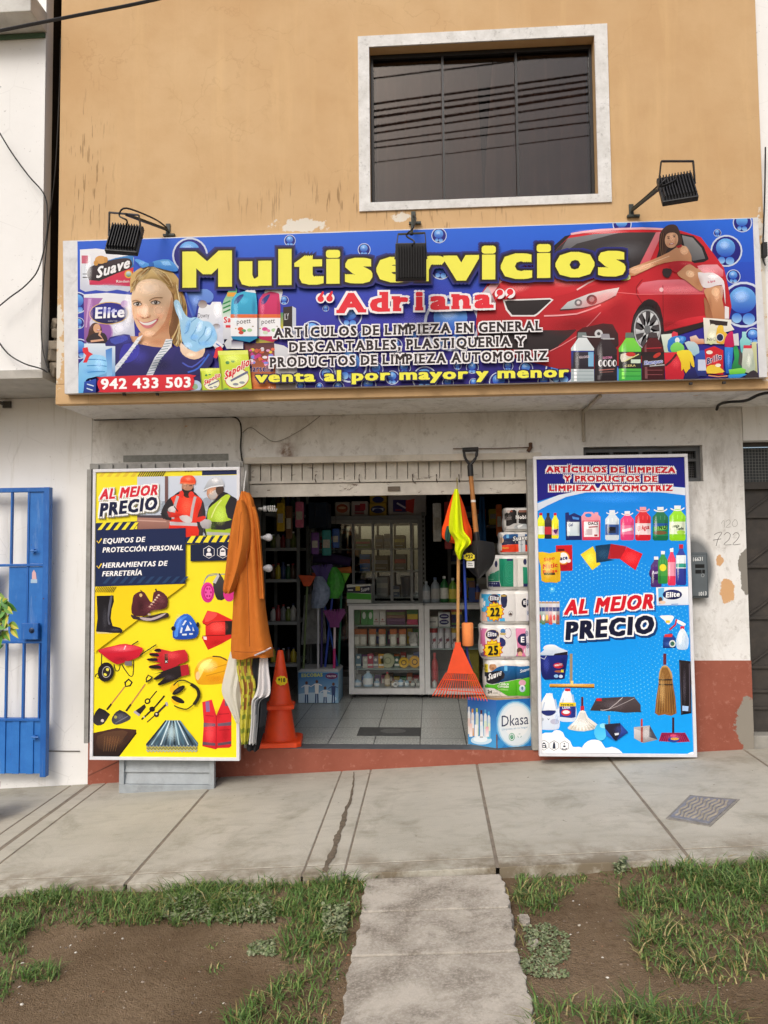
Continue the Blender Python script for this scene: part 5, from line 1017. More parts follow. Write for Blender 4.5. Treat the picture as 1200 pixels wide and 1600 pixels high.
A.poly([(880, 235), (955, 215), (990, 340), (1045, 208), (1108, 238), (1108, 420), (1108, 580), (1090, 592), (1000, 595), (985, 605), (880, 580), (892, 400)], '#e0303a', '#c4202c'); A.poly([(905, 232), (935, 228), (940, 310), (910, 312)], '#8a6a9a'); A.poly([(1055, 225), (1085, 225), (1080, 262), (1060, 268)], '#7a5a70')
A.poly([(890, 396), (982, 402), (982, 424), (890, 430)], '#6a5a6c'); A.poly([(1000, 402), (1106, 390), (1106, 418), (1000, 424)], '#6a5a6c'); A.poly([(884, 545), (982, 555), (982, 576), (884, 570)], '#5c4a58'); A.poly([(1000, 556), (1106, 540), (1106, 562), (1000, 576)], '#5c4a58'); A.line([(990, 340), (988, 600)], 5, '#9a1a24')
for p in ([(900, 460), (970, 460)], [(1010, 455), (1095, 450)], [(1010, 330), (1090, 325)], [(905, 340), (970, 345)]): A.line(p, 5, '#a01a26')
for f_ in ((120, 330, 26, 110, '#4a4a52', .5), (200, 420, 50, 16, '#5a5a64', .5)): A.T(140, 900, 5).soft(*f_)
for f_ in ((480, 250, 90, 50, '#7a4048', .5), (400, 230, 40, 70, '#2a1418', .5), (560, 190, 40, 50, '#8a505a', .4), (700, 370, 40, 80, '#7ab0ff', .5), (820, 440, 30, 50, '#0f2a6c', .5), (1000, 400, 90, 60, '#f47068', .5), (1000, 520, 70, 30, '#8a1014', .5), (250, 570, 110, 26, '#ff8090', .5), (250, 650, 90, 30, '#7a0c1c', .5), (640, 620, 80, 40, '#ec5a60', .5), (620, 790, 60, 30, '#4a4248', .5), (920, 700, 90, 60, '#fff0a0', .7), (980, 800, 110, 40, '#b87410', .5)): A.soft(*f_)
A.T(140, 1050, 5)
for f_ in ((80, 330, 50, 50, '#5a5660', .5), (240, 350, 60, 40, '#74747e', .5), (180, 540, 110, 60, '#7a5238', .5), (640, 470, 60, 90, '#d8f0fa', .5), (520, 520, 60, 50, '#1a242c', .5), (780, 520, 50, 50, '#1a242c', .5), (940, 470, 50, 120, '#f8646a', .45), (1060, 480, 44, 110, '#7a0c16', .45), (1000, 330, 40, 60, '#7a0c16', .4), (690, 142, 40, 12, '#5a5450', .5, -35)): A.soft(*f_)
A.T(140, 725, 5)
for f_ in ((760, 330, 60, 90, '#ff7a5a', .5), (850, 350, 40, 110, '#8a1a12', .4), (690, 430, 60, 70, '#8a1a12', .35), (770, 115, 30, 20, '#ffb090', .6), (985, 130, 40, 24, '#f4f8fc', .7), (1020, 400, 60, 90, '#d8f078', .5), (960, 480, 40, 70, '#5a7a14', .4), (1140, 420, 30, 70, '#58545c', .5), (620, 380, 24, 50, '#5a565c', .5), (745, 170, 18, 30, '#e0b498', .5), (950, 220, 24, 30, '#ecc4a8', .5)): A.soft(*f_)
A.build('printed_sheet', yb)
mb = MB(); FRM = mat('#8b8a86', .6, .2, 14, .1, dirt=.4)
g0 = at(143, 734, PY + .07); g1 = at(376, 725, PY + .07); zt = (g0.z + g1.z) / 2
mb.box(g0.x - .005, PY + .05, zt - .01, g1.x + .02, PY + .085, zt + .03)
for k in range(11): x = g0.x + .05 + (g1.x - g0.x - .06) * k / 10; mb.box(x, PY + .032, bz1 - .3, x + .018, PY + .049, zt + .02)
mb.box(g0.x - .02, PY + .04, bz0 + .1, g0.x + .012, PY + .08, zt - .012)
mb.build('support_rail', FRM, yb, bevel=.002)
# grey louvred metal leaf standing behind the yellow board
e0, e1 = at(188, 1200, -.24).x, at(336, 1200, -.24).x; gz0 = walk_z(e0, -.24) + .002; gz1 = bz1 - .12
dl = thing('metal_door_leaf', 'grey louvred metal door leaf standing on the pavement behind the yellow poster board', 'door', ((e0 + e1) / 2, -.24, gz0))
GY = mat('#9ba2a6', .5, .14, 12, .1, dirt=.35)
mb = MB(); w = .035
gz1b = gz0 + (walk_z(e1, -.24) - walk_z(e0, -.24))
mb.box(e0, -.262, gz0, e1, -.22, gz0 + .06); mb.box(e0, -.262, gz1 - .05, e1, -.22, gz1); mb.box(e0, -.262, gz0 + .06, e0 + w, -.22, gz1 - .05); mb.box(e1 - w, -.262, gz0 + .06, e1, -.22, gz1 - .05)
mb.build('frame', GY, dl, bevel=.003)
mb = MB(); k = 0; z = gz0 + .062
while z < gz1 - .14:
    mb.loops([[(e0 + w, -.245, z), (e1 - w, -.245, z), (e1 - w, -.228, z + .078), (e0 + w, -.228, z + .078)], [(e0 + w, -.238, z), (e1 - w, -.238, z), (e1 - w, -.222, z + .078), (e0 + w, -.222, z + .078)]]); z += .08
mb.build('louvre_panel', GY, dl)

# ================================================================== BLUE BOARD (right)
QY = -.15
bb, (bx0, bx1, bz0, bz1, bw) = board('poster_board', 'tall blue poster board of cleaning products leaning right of the shop entrance', [(835, 712), (1075.5, 710.5), (1087, 1185.5), (840, 1178.5)], QY, .03)
A = Art((0, QY - .0008, 0)); A.lk = 1.03
def wp(x, z): return proj((x, QY - .001, z))
A.clip = [wp(bx0 + bw, bz1 - bw), wp(bx1 - bw, bz1 - bw), wp(bx1 - bw, bz0 + bw), wp(bx0 + bw, bz0 + bw)]
A.raw([(820, 690), (1110, 690), (1110, 1200), (820, 1200)], '#1a82e4', '#14a0f0')
K = 1200 / 260
for ring in range(19):                         # halftone rings
    r_ = 44 + ring * 6.2; n_ = int(r_ * 1.0); sz = 1.25 * (1 - abs(ring - 9) / 14)
    for k in range(n_):
        t = 2 * math.pi * (k + .5 * (ring % 2)) / n_; x, y = 957 + r_ * math.cos(t), 985 + r_ * 1.02 * math.sin(t)
        if 842 < x < 1082 and y > 880: A.raw([(x + sz * math.cos(u), y + sz * math.sin(u)) for u in (0, 1.26, 2.51, 3.77, 5.03)], '#5cc2f6')
A.T(830, 705, K)
A.poly([(20, 40), (1130, 40), (1130, 262), (1000, 252), (800, 246), (500, 262), (350, 282), (150, 330), (20, 372)], '#1f2484', '#241f80')
A.poly([(20, 385), (200, 315), (400, 275), (600, 250), (800, 250), (1000, 255), (1130, 265), (1130, 320), (900, 292), (600, 292), (400, 296), (250, 330), (120, 390), (20, 445)], '#e4eaf2', '#c9d6e6')
RO = [('#f2f0f0', 2.0)]
A.text('ARTÍCULOS DE LIMPIEZA', (108, 152), (1040, 156), 42, '#c8202c', .06, RO); A.text('Y PRODUCTOS DE', (236, 218), (908, 220), 42, '#c8202c', .06, RO); A.text('LIMPIEZA AUTOMOTRIZ', (130, 287), (1020, 287), 42, '#c8202c', .06, RO)
def bt(x0, x1, top, bot, col, cap, lab=None, lt=None, lb_=None, txt=None, tc='#333', handle=False, neck=.2):
    w = x1 - x0; cx = (x0 + x1) / 2; h = bot - top
    A.poly([(cx - neck * w, top + .08 * h), (cx + neck * w, top + .08 * h), (cx + neck * w, top + .14 * h), (x1, top + .3 * h), (x1, bot - .04 * h), (x1 - .1 * w, bot), (x0 + .1 * w, bot), (x0, bot - .04 * h), (x0, top + .3 * h), (cx - neck * w, top + .14 * h)], tuple(min(1, q_ * 1.25 + .03) for q_ in lin(col)), col)
    A.rect(cx - neck * w, top, cx + neck * w, top + .1 * h, cap)
    if handle: A.line([(cx - .42 * w, top + .08 * h), (cx - .2 * w, top + .13 * h), (cx + .2 * w, top + .13 * h), (cx + .42 * w, top + .06 * h)], .035 * h, cap, 2)
    for k in range(3): A.line([(x0 + w * (.22 + .28 * k), top + .26 * h), (x0 + w * (.22 + .28 * k), top + .38 * h)], .05 * w, tuple(min(1, q_ * 1.5 + .08) for q_ in lin(col)))
    if lab: A.rect(x0 + 1, lt, x1 - 1, lb_, lab)
    if txt: A.text(txt, (x0 + .12 * w, (lt + lb_) / 2 + 12), (x1 - .12 * w, (lt + lb_) / 2 + 8), 26, tc, .04)
bt(42, 96, 445, 630, '#d8e020', '#d02a30', '#e8f0e0', 540, 600); bt(96, 148, 445, 632, '#2c2426', '#3a2c2c', '#c03038', 545, 600); bt(148, 198, 445, 630, '#e4dc20', '#d02a30', '#d8b0b0', 560, 605); A.poly([(150, 570), (196, 560), (180, 600)], '#5a2a6a')
A.poly([(245, 445), (270, 440), (275, 462), (310, 445), (362, 470), (365, 640), (250, 642)], '#26306c', '#1c2458'); A.poly([(295, 470), (345, 480), (345, 495), (300, 490)], '#4a8ad8'); A.rect(258, 510, 348, 610, '#dfe6ea', '#c4d4dc'); A.text('Gel', (268, 545), (300, 540), 22, '#2a3a7a', .03)
A.poly([(362, 470), (385, 440), (440, 438), (455, 452), (458, 440), (482, 440), (484, 458), (500, 475), (498, 640), (368, 642)], '#f0a8b4', '#d84860'); A.poly([(368, 500), (498, 500), (498, 640), (368, 642)], '#e05a70', '#cf3a54'); A.ell(412, 462, 24, 14, '#2a8ae0'); A.rect(380, 508, 488, 618, '#f0e8ea'); A.text('DACS', (412, 532), (482, 530), 22, '#3a2a30', .04); A.line([(415, 548), (480, 544)], 8, '#a02a34'); A.rect(390, 560, 440, 604, '#c8b8bc'); A.rect(455, 600, 478, 614, '#a83a40')
bt(534, 634, 425, 642, '#c8d4dc', '#e8eef2', '#3a5a9c', 528, 604, None, handle=True); A.rect(555, 545, 610, 590, '#26304a'); A.ell(580, 560, 30, 14, '#1c1c24')
bt(644, 742, 432, 642, '#d83a74', '#f0f0f2', '#e878a0', 535, 600, None, handle=True); A.line([(655, 575), (730, 560)], 20, '#f4e0e8')
bt(750, 862, 402, 644, '#c81c28', '#f0a0a4', '#f0d8d8', 520, 602, None, handle=True); A.text('El Agua', (768, 575), (852, 560), 34, '#d02832', .05, [('#f8f0f0', .5)])
bt(876, 988, 402, 644, '#0f6a44', '#e8ecec', '#1f8a5c', 520, 610, None, handle=True); A.text('PINO', (890, 570), (976, 562), 34, '#1c5a2c', .06, [('#9cd85a', .6)]); A.ell(930, 588, 50, 14, '#7a5a3a'); A.poly([(880, 520), (985, 520), (985, 535), (880, 545)], '#2a5aa0')
bt(996, 1114, 392, 646, '#8cd020', '#f0f4f0', '#e4f0d4', 508, 598, None, handle=True); A.text('Limpia', (1015, 550), (1068, 545), 20, '#2a4a2a', .04); A.text('Todo', (1045, 570), (1100, 566), 22, '#1c2a2a', .05); A.ell(1080, 585, 30, 16, '#a8dc50')
# detergents, cloths
A.poly([(178, 680), (295, 676), (298, 862), (180, 866)], '#d02028', '#b01820'); A.rect(190, 704, 240, 720, '#5a1c20'); A.ell(232, 770, 44, 48, '#e8a028'); A.ell(232, 770, 36, 40, '#f2f0f0'); A.text('ace', (208, 788), (262, 780), 30, '#26306c', .06); A.ell(270, 790, 16, 14, '#e8e0e0')
A.poly([(48, 728), (130, 736), (212, 726), (205, 800), (212, 935), (140, 945), (75, 935), (68, 830)], '#e8c028', '#d8a820', sm=2); A.text('Sapo', (90, 796), (170, 780), 26, '#d8641c', .05); A.text('Matic', (84, 850), (190, 835), 34, '#d02c20', .06); A.text('Bolsa', (84, 884), (190, 872), 26, '#d84a20', .05); A.rect(92, 876, 172, 892, '#4a3420')
A.poly([(355, 745), (445, 685), (500, 815), (440, 858)], '#e8d430'); A.poly([(462, 682), (575, 668), (552, 775), (600, 785), (470, 805)], '#173a58'); A.poly([(575, 668), (688, 686), (650, 775), (552, 776)], '#b02028'); A.poly([(690, 690), (803, 740), (752, 858), (640, 778)], '#dc202c')
# hand soaps
bt(862, 940, 760, 980, '#4a2a6c', '#f0f0f2'); A.ell(902, 880, 52, 48, '#5a3080', '#2c1a48'); A.text('Aura', (870, 888), (935, 880), 24, '#e0d8f0', .02)
bt(915, 985, 720, 955, '#2c8a3c', '#f2f2f0', '#4aa048', 820, 900); A.ell(950, 840, 24, 26, '#e8e03c'); bt(985, 1042, 700, 968, '#dc3458', '#f2f2f2', '#f09ab0', 800, 900); A.line([(1000, 712), (1025, 700)], 10, '#f4f4f4')
bt(1044, 1118, 672, 966, '#2a3590', '#d02838', '#e8f0f4', 750, 845); A.rect(1046, 810, 1116, 838, '#3aa08c')
# mid block (zoom B2)
A.T(830, 900, K)
A.text('AL MEJOR', (236, 292), (890, 244), 108, '#1a5aa4', .055, [('#1a5aa4', 2.4)], .2)
A.text('PRECIO', (254, 478), (896, 426), 132, '#123c74', .06, [('#123c74', 2.8)], .06)
A.text('AL MEJOR', (234, 282), (880, 234), 108, '#d01c2c', .055, [('#f8f6f6', 2.0)], .2)
A.text('PRECIO', (246, 464), (884, 412), 132, '#161a34', .06, [('#f8f6f6', 2.4)], .06)
A.poly([(900, 82), (1136, 76), (1136, 208), (905, 212)], '#f4f6fa', '#d4deec'); A.poly([(915, 90), (960, 84), (950, 200), (920, 205)], '#6ab8e8'); A.ell(1018, 134, 70, 36, '#26306c', '#161a44'); A.text('Elite', (970, 156), (1070, 148), 38, '#f4f4fa', .05, (), .1); A.ell(932, 170, 14, 20, '#5a3428'); A.ell(945, 190, 24, 12, '#e8c8b0'); A.line([(1010, 204), (1060, 202)], 5, '#4a8ac8')
for i in range(6):
    x = 62 + i * 26; A.poly([(x - 13, 200), (x - 9, 182), (x + 9, 182), (x + 13, 200), (x + 13, 340 + 10 * (i % 2)), (x - 13, 340 + 10 * (i % 2))], '#d8dce4', rnd.choice(['#c83c38', '#8a5a3c', '#d8d0c0', '#4a7a4a'])); A.rect(x - 12, 186, x + 12, 198, '#b89878'); A.rect(x - 12, 225, x + 12, 255, '#2a3a7c'); A.ell(x, 300, 9, 22, rnd.choice(['#d83c3c', '#e8c03c', '#f0e8e8', '#c84a4a']))
A.ell(152, 98, 20, 20, '#4ab8f2'); A.ell(150, 95, 8, 8, '#a8e0fa')
A.poly([(925, 290), (960, 284), (1010, 284), (1030, 300), (1000, 345), (980, 345), (960, 320)], '#eef0f0', sm=2); A.rect(970, 320, 1000, 338, '#e8c83c'); A.poly([(950, 470), (955, 430), (1010, 410), (1042, 450), (1042, 520), (950, 520)], '#2a4a9c', '#1c306c'); A.poly([(958, 440), (965, 420), (1020, 418), (1015, 440)], '#d83a3c'); A.ell(1018, 488, 24, 26, '#d8e0d8'); A.ell(1018, 488, 15, 16, '#3a6a4a')
A.poly([(1040, 310), (1070, 320), (1115, 345), (1100, 362), (1075, 350), (1050, 335)], '#eef0f2', sm=2); A.line([(1048, 312), (1040, 350), (998, 388)], 12, '#c8283c'); A.rect(1076, 362, 1104, 386, '#d83040'); A.poly([(1075, 386), (1105, 386), (1135, 450), (1132, 510), (1115, 530), (1065, 530), (1048, 510), (1048, 450)], '#e8f0f6', '#b8d0e8', sm=2)
A.ell(1135, 412, 16, 12, '#4ab8f2')
# bucket
A.poly([(48, 570), (110, 520), (190, 510), (262, 540), (265, 575)], '#dfe6ee', '#b8c6d6'); A.ell(142, 520, 55, 26, '#eef2f6', '#c8d4e0'); A.poly([(170, 560), (262, 545), (262, 575), (225, 600), (150, 590)], '#241f2a')
A.poly([(46, 575), (265, 570), (240, 740), (215, 745), (100, 748), (80, 730)], '#1f2a78', '#18205c'); A.line([(50, 580), (95, 600), (110, 575)], 5, '#c8ccd4'); A.ell(196, 646, 36, 20, '#c02838'); A.text('VIRUTEX'[0:6], (168, 654), (224, 644), 14, '#f0e0e0', .04); A.ell(200, 688, 32, 8, '#a05a3a')
A.T(830, 1030, K)
A.ell(180, 122, 16, 12, '#8ab8e0'); A.ell(214, 124, 14, 12, '#c8d4e8'); A.rect(215, 75, 234, 95, '#e8d43c')
# squeegee, bottles, mop
A.rect(278, -40, 298, 170, '#9a8a72'); A.rect(284, 155, 304, 190, '#e8d080'); A.poly([(132, 178), (455, 178), (455, 202), (132, 198)], '#e0a84a', '#c88a30'); A.line([(135, 200), (455, 205)], 7, '#4a3c2c')
def gal(x0, x1, top, bot, ncol):
    w = x1 - x0; cx = (x0 + x1) / 2 + .02 * w
    A.poly([(cx - .14 * w, top), (cx + .14 * w, top), (cx + .16 * w, top + 22), (x1 - .12 * w, top + 85), (x1, top + 140), (x1, bot - 25), (x1 - 25, bot), (x0 + 25, bot), (x0, bot - 25), (x0, top + 140), (x0 + .1 * w, top + 80)], '#f4f6fa', '#ccd8e8', sm=2); A.rect(cx - .15 * w, top - 4, cx + .15 * w, top + 16, ncol); A.line([(x0 + .3 * w, top + 60), (x0 + .16 * w, top + 150), (x0 + .16 * w, bot - 40)], 9, '#b8c8dc', 2); A.line([(x1 - .22 * w, top + 40), (x1 - .12 * w, top + 110)], 14, '#a8c0dc', 2)
gal(196, 325, 215, 450, '#c8303c'); A.rect(203, 313, 322, 340, '#e8c82c'); A.text('max', (215, 334), (305, 334), 14, '#3a4a2c', .04); A.poly([(203, 340), (322, 340), (320, 418), (290, 424), (205, 415)], '#2a3a8c'); A.ell(252, 385, 36, 24, '#c8303c'); A.ell(252, 382, 26, 13, '#f0e8ea'); A.text('LEJIA', (225, 358), (282, 356), 16, '#e8e8f4', .04)
gal(50, 205, 250, 508, '#e4e8ee'); A.poly([(72, 372), (175, 370), (165, 395), (135, 408), (105, 406), (82, 392)], '#26306c', sm=2); A.poly([(115, 425), (125, 432), (135, 424), (125, 440)], '#4a5a6c'); A.ell(75, 434, 16, 14, '#b0b8c4'); A.ell(170, 450, 32, 20, '#b8b8cc')
A.rect(360, 272, 376, 345, '#5c2430'); A.rect(356, 338, 382, 376, '#c02c38')
A.poly([(350, 375), (390, 375), (410, 420), (490, 480), (470, 500), (380, 520), (300, 512), (262, 495), (320, 440)], '#eceae4', '#d8d4c8', sm=2)
for k in range(16): t = k / 15; A.line([(352 + 34 * t, 385), (330 + 70 * t, 440), (272 + 205 * t, 500 + 14 * math.sin(3.14 * t))], 3.5, '#b8b2a4' if k % 2 else '#fbfaf6', 3)
# mat, broom, tray
A.poly([(470, 282), (655, 272), (745, 272), (795, 382), (425, 370)], '#4a4044', '#382f32'); A.poly([(640, 280), (745, 276), (790, 380), (560, 370), (600, 310)], '#52484a', '#403638', sm=2); A.line([(660, 276), (560, 360), (500, 366)], 5, '#c8c0c0', 2); A.line([(745, 280), (620, 340), (540, 366)], 4, '#a8a0a0', 2); A.rect(470, 282, 508, 302, '#c8242c')
A.rect(952, -40, 974, 40, '#6a2c38'); A.poly([(945, 50), (980, 48), (1015, 100), (1022, 180), (1048, 390), (960, 398), (892, 388), (918, 180), (922, 100)], '#c8a064', '#8a5a2c', sm=2)
for k in range(24): t = k / 23; A.line([(945 + 34 * t, 60), (922 + 98 * t, 170), (896 + 150 * t, 385 + 8 * math.sin(9 * t))], 3.2, ['#6a4424', '#b08448', '#8a5c30'][k % 3], 2)
A.line([(920, 148), (1018, 148)], 8, '#2c2424'); A.line([(920, 182), (1020, 184)], 8, '#2c2424')
A.poly([(1066, 5), (1152, 15), (1156, 390), (1080, 402)], '#2a2428', '#1c181c'); A.line([(1140, 30), (1145, 380)], 6, '#5a5460'); A.line([(1072, 20), (1088, 390)], 6, '#4a444c'); A.poly([(1090, 335), (1135, 340), (1132, 375), (1090, 372)], '#a8c8f0')
# bubbles, dustpans, rake, clouds, icons
A.ell(500, 525, 46, 62, '#38b4f4', '#5cccfa'); A.ell(520, 480, 26, 18, '#8adcfc')
A.rect(556, 405, 568, 470, '#8a8078'); A.poly([(528, 470), (640, 460), (700, 528), (612, 590), (540, 540)], '#2c2a3c', '#1c1c2c'); A.poly([(640, 460), (700, 528), (612, 590), (650, 520)], '#2a4aa0', '#1f3070'); A.poly([(535, 500), (605, 590), (540, 550)], '#2a6ac8'); A.poly([(600, 535), (632, 530), (632, 545), (605, 550)], '#d8dce4')
A.rect(790, 430, 804, 500, '#b83a34'); A.poly([(740, 490), (855, 478), (912, 580), (805, 604), (742, 570)], '#b8b4b4', '#8c8688'); A.poly([(855, 478), (912, 580), (850, 560)], '#4a4a58'); A.poly([(742, 500), (800, 520), (805, 604), (742, 570)], '#d0cccc', '#a8a4a4'); A.rect(790, 490, 806, 598, '#a04a40')
A.rect(1016, 420, 1032, 540, '#3a2028'); A.poly([(940, 530), (1110, 530), (1146, 595), (1060, 600), (920, 590)], '#8c1f48', '#a82a58')
for k in range(14): A.line([(950 + 12 * k, 545), (925 + 16 * k, 594)], 4, '#5c1430')
A.ell(1028, 578, 42, 22, '#2a3a8c'); A.ell(1035, 574, 30, 10, '#d8a83c'); A.ell(1026, 550, 22, 10, '#d04a6a')
W_ = '#f2f5f9'
A.poly([(30, 530), (60, 545), (100, 530), (150, 530), (165, 515), (200, 512), (230, 530), (242, 560), (280, 590), (300, 632), (340, 632), (375, 645), (375, 700), (30, 700)], W_, sm=2)
A.poly([(360, 700), (370, 630), (410, 590), (460, 580), (505, 595), (535, 640), (580, 632), (630, 650), (668, 690), (668, 720), (360, 720)], W_, sm=2); A.poly([(1110, 720), (1120, 690), (1150, 672), (1200, 670), (1200, 730)], W_, sm=2)
for n_, hx in enumerate((92, 165, 239)):
    for rr, cc in ((37, '#26304a'), (34, W_)): A.poly([(hx + rr * math.sin(k * math.pi / 3), 620 + n_ * 3 + rr * 1.02 * math.cos(k * math.pi / 3)) for k in range(6)], cc)
    if n_ == 0: A.poly([(72, 640), (78, 612), (92, 598), (106, 612), (112, 640)], '#2c3448'); A.rect(82, 612, 102, 620, W_); A.rect(84, 626, 100, 634, W_)
    elif n_ == 1: A.poly([(158, 606), (172, 606), (176, 645), (154, 645)], '#2c3448'); A.rect(161, 596, 169, 606, '#2c3448')
    else: A.poly([(218, 640), (239, 648), (262, 638), (252, 652), (226, 652)], '#2c3448', sm=2); A.ell(239, 628, 10, 6, '#2c3448'); A.ell(239, 610, 5, 5, '#2c3448')
A.T(830, 705, K)
for x0, x1, y0, y1 in ((534, 634, 460, 642), (644, 742, 470, 642), (750, 862, 440, 644), (876, 988, 440, 644), (996, 1114, 430, 646), (245, 362, 470, 642), (368, 498, 470, 642), (862, 940, 830, 980), (1044, 1118, 720, 966), (985, 1042, 760, 960), (42, 96, 500, 630), (148, 198, 500, 630)):
    w_ = x1 - x0; A.soft(x0 + .2 * w_, (y0 + y1) / 2, .13 * w_, .42 * (y1 - y0), '#ffffff', .5); A.soft(x1 - .14 * w_, (y0 + y1) / 2, .16 * w_, .46 * (y1 - y0), '#081020', .4)
for f_ in ((420, 770, 50, 60, '#fff27a', .4), (520, 740, 60, 50, '#3a6a90', .4), (720, 770, 70, 60, '#ff5a60', .4), (120, 840, 40, 90, '#fff0a0', .5), (190, 850, 20, 80, '#8a6810', .4), (240, 830, 40, 30, '#7a0c14', .4), (600, 340, 300, 40, '#4ab0ff', .4)): A.soft(*f_)
A.T(830, 900, K)
for f_ in ((110, 640, 30, 70, '#4a5ac0', .5), (230, 640, 30, 80, '#0a0f30', .5), (1075, 450, 16, 60, '#ffffff', .7), (1118, 460, 16, 60, '#8aa8c8', .5), (985, 490, 40, 24, '#4a7ad0', .4), (140, 270, 80, 60, '#ffffff', .2), (200, 290, 26, 80, '#201828', .4)): A.soft(*f_)
A.T(830, 1030, K)
for f_ in ((945, 230, 26, 150, '#e0b878', .5), (1020, 280, 30, 120, '#4a2c10', .5), (930, 340, 26, 60, '#5a3814', .4), (1105, 200, 16, 170, '#5a5460', .5), (90, 400, 24, 100, '#ffffff', .6), (185, 420, 22, 90, '#a0b4cc', .6), (240, 260, 24, 40, '#ffffff', .6), (305, 380, 18, 70, '#10184c', .4), (600, 330, 110, 40, '#756a70', .4), (640, 510, 50, 40, '#4a5aa8', .4), (830, 540, 40, 50, '#e8e4e4', .4), (1030, 560, 80, 20, '#d05a88', .4), (360, 470, 90, 50, '#ffffff', .5), (300, 490, 40, 20, '#a89f8c', .5), (440, 490, 40, 20, '#a89f8c', .5), (300, 185, 140, 9, '#ffe0a0', .6)): A.soft(*f_)
A.build('printed_sheet', bb)
# ================================================================== HUNG AND STANDING GOODS AT THE ENTRANCE
def drape(mb, rows, Y, n=40, amp=.012, k=5, ph=0.0, sub=5, wave=.0):
    """cloth hanging as a real flattened tube; rows = (left px, right px, photo y, half depth)"""
    rr = spline(rows, sub, False); rings = []
    for i, (xl, xr, py, dp) in enumerate(rr):
        a, b = at(xl, py, Y), at(xr, py, Y); cx = (a.x + b.x) / 2; hw = max(abs(b.x - a.x) / 2, .003); t_ = i / max(1, len(rr) - 1); r = []
        for j in range(n):
            t = 2 * math.pi * j / n; u = math.cos(t)
            fold = amp * min(1, t_ * 2.2 + .15) * (math.sin(k * u * 1.7 + ph + .8 * t_) + .45 * math.sin(2.3 * k * u + 1.3 * ph - 1.5 * t_))
            r.append((cx + hw * u, Y + dp * math.sin(t) + fold, a.z + wave * math.sin(3 * u + ph) * t_ + .004 * math.sin(7 * u + ph) * t_))
        rings.append(r)
    return mb.loops(rings)
q = NT('orange_workwear'); a = q.noise(q.vm(q.pos, (9, 9, 2.2)), 2.5, 4, .5, 1.0)
c = q.mix(q.step(a, .3, .7), lin('#bd6a24'), lin('#c5702c')); q.bump(q.math('ADD', q.noise(q.vm(q.pos, (5, 5, 3)), 3.5, 3, .5, 1.6), q.math('MULTIPLY', q.noise(q.pos, 420, 2), .12)), .32, .02); ORG = q.done(c, .8, .2)
JY = -.46
p = at(385, 900, JY)
jk = thing('work_jacket', 'plain orange work overall hanging beside the yellow poster board', 'jacket', (p.x, JY, at(385, 1028, JY).z))
mb = MB(); drape(mb, [(377, 384, 768, .03), (372, 396, 784, .05), (367, 404, 815, .07), (364, 407, 860, .08), (366, 410, 900, .085), (364, 415, 950, .09), (362, 421, 990, .095), (361, 426, 1012, .095), (363, 427, 1026, .09)], JY, amp=.015, k=3, ph=.6, wave=.010, n=64); mb.build('body', ORG, jk, smooth=True)
mb = MB(); drape(mb, [(371, 381, 782, .03), (364, 389, 810, .045), (358, 391, 845, .05), (354, 384, 880, .05), (351, 375, 905, .048), (349, 367, 922, .045), (352, 361, 927, .03)], JY - .085, n=28, amp=.010, k=3, ph=2.0); mb.build('sleeve', ORG, jk, smooth=True)
mb = MB(); drape(mb, [(393, 399, 792, .02), (397, 405, 815, .03), (402, 409, 860, .035), (404, 412, 900, .035), (405, 414, 935, .03)], JY - .04, n=20, amp=.006, k=3); mb.build('sleeve', ORG, jk, smooth=True)
mb = MB(); drape(mb, [(381, 390, 770, .03), (385, 396, 782, .035), (390, 398, 800, .03)], JY - .02, n=20, amp=.003); mb.build('collar', ORG, jk, smooth=True)
SEAM = mat('#8f4a18', .9, .2, 60)
for sp_ in ([(377, 800), (372, 850), (371, 905)], [(385, 860), (388, 930), (390, 1010)], [(366, 1018), (395, 1019), (424, 1014)]):
    mb = MB(); mb.tube(spline([tuple(at(a_, b_, JY - .128)) for a_, b_ in sp_], 4, False), .0022, 5); mb.build('seam', SEAM, jk, smooth=True)
mb = MB(); P1 = at(380, 772, JY); mb.tube([(P1.x, JY, P1.z - .02), (P1.x - .004, JY + .05, P1.z + .08), (P1.x - .01, JY + .12, at(373, 733, JY).z)], .004, 6); mb.build('hanger', mat('#c9c9c6', .4), jk)
mb = MB(); A0 = at(420, 1018, JY); mb.tube([at(398, 1024, JY - .1), at(412, 1018, JY - .1), at(424, 1012, JY - .1)], .006, 6); mb.build('hem_band', mat('#bfb9bd', .6), jk)
def cloth(name, label, cat, rows, Y, colf, **kw):
    mb = MB(); drape(mb, rows, Y, **kw); s0 = mb.v
    z0 = min(v.z for v in s0); z1 = max(v.z for v in s0); x0 = min(v.x for v in s0); x1 = max(v.x for v in s0)
    if callable(colf):
        mb.c = [lin(colf((sum(mb.v[i].x for i in f) / len(f) - x0) / (x1 - x0), (sum(mb.v[i].z for i in f) / len(f) - z0) / (z1 - z0))) for f in mb.f]
    else: mb.c = [lin(colf)] * len(mb.f)
    return tag(mb.build(name, CLOTH_PRINT, None, smooth=True), label, cat)
cloth('rain_cape', 'translucent whitish plastic cape hanging in front of the yellow board under the orange overall', 'cape', [(360, 388, 1018, .02), (352, 388, 1050, .03), (347, 384, 1080, .035), (358, 382, 1105, .03), (370, 382, 1130, .02)], -.39, '#cdcabd', amp=.007, k=6, ph=1)
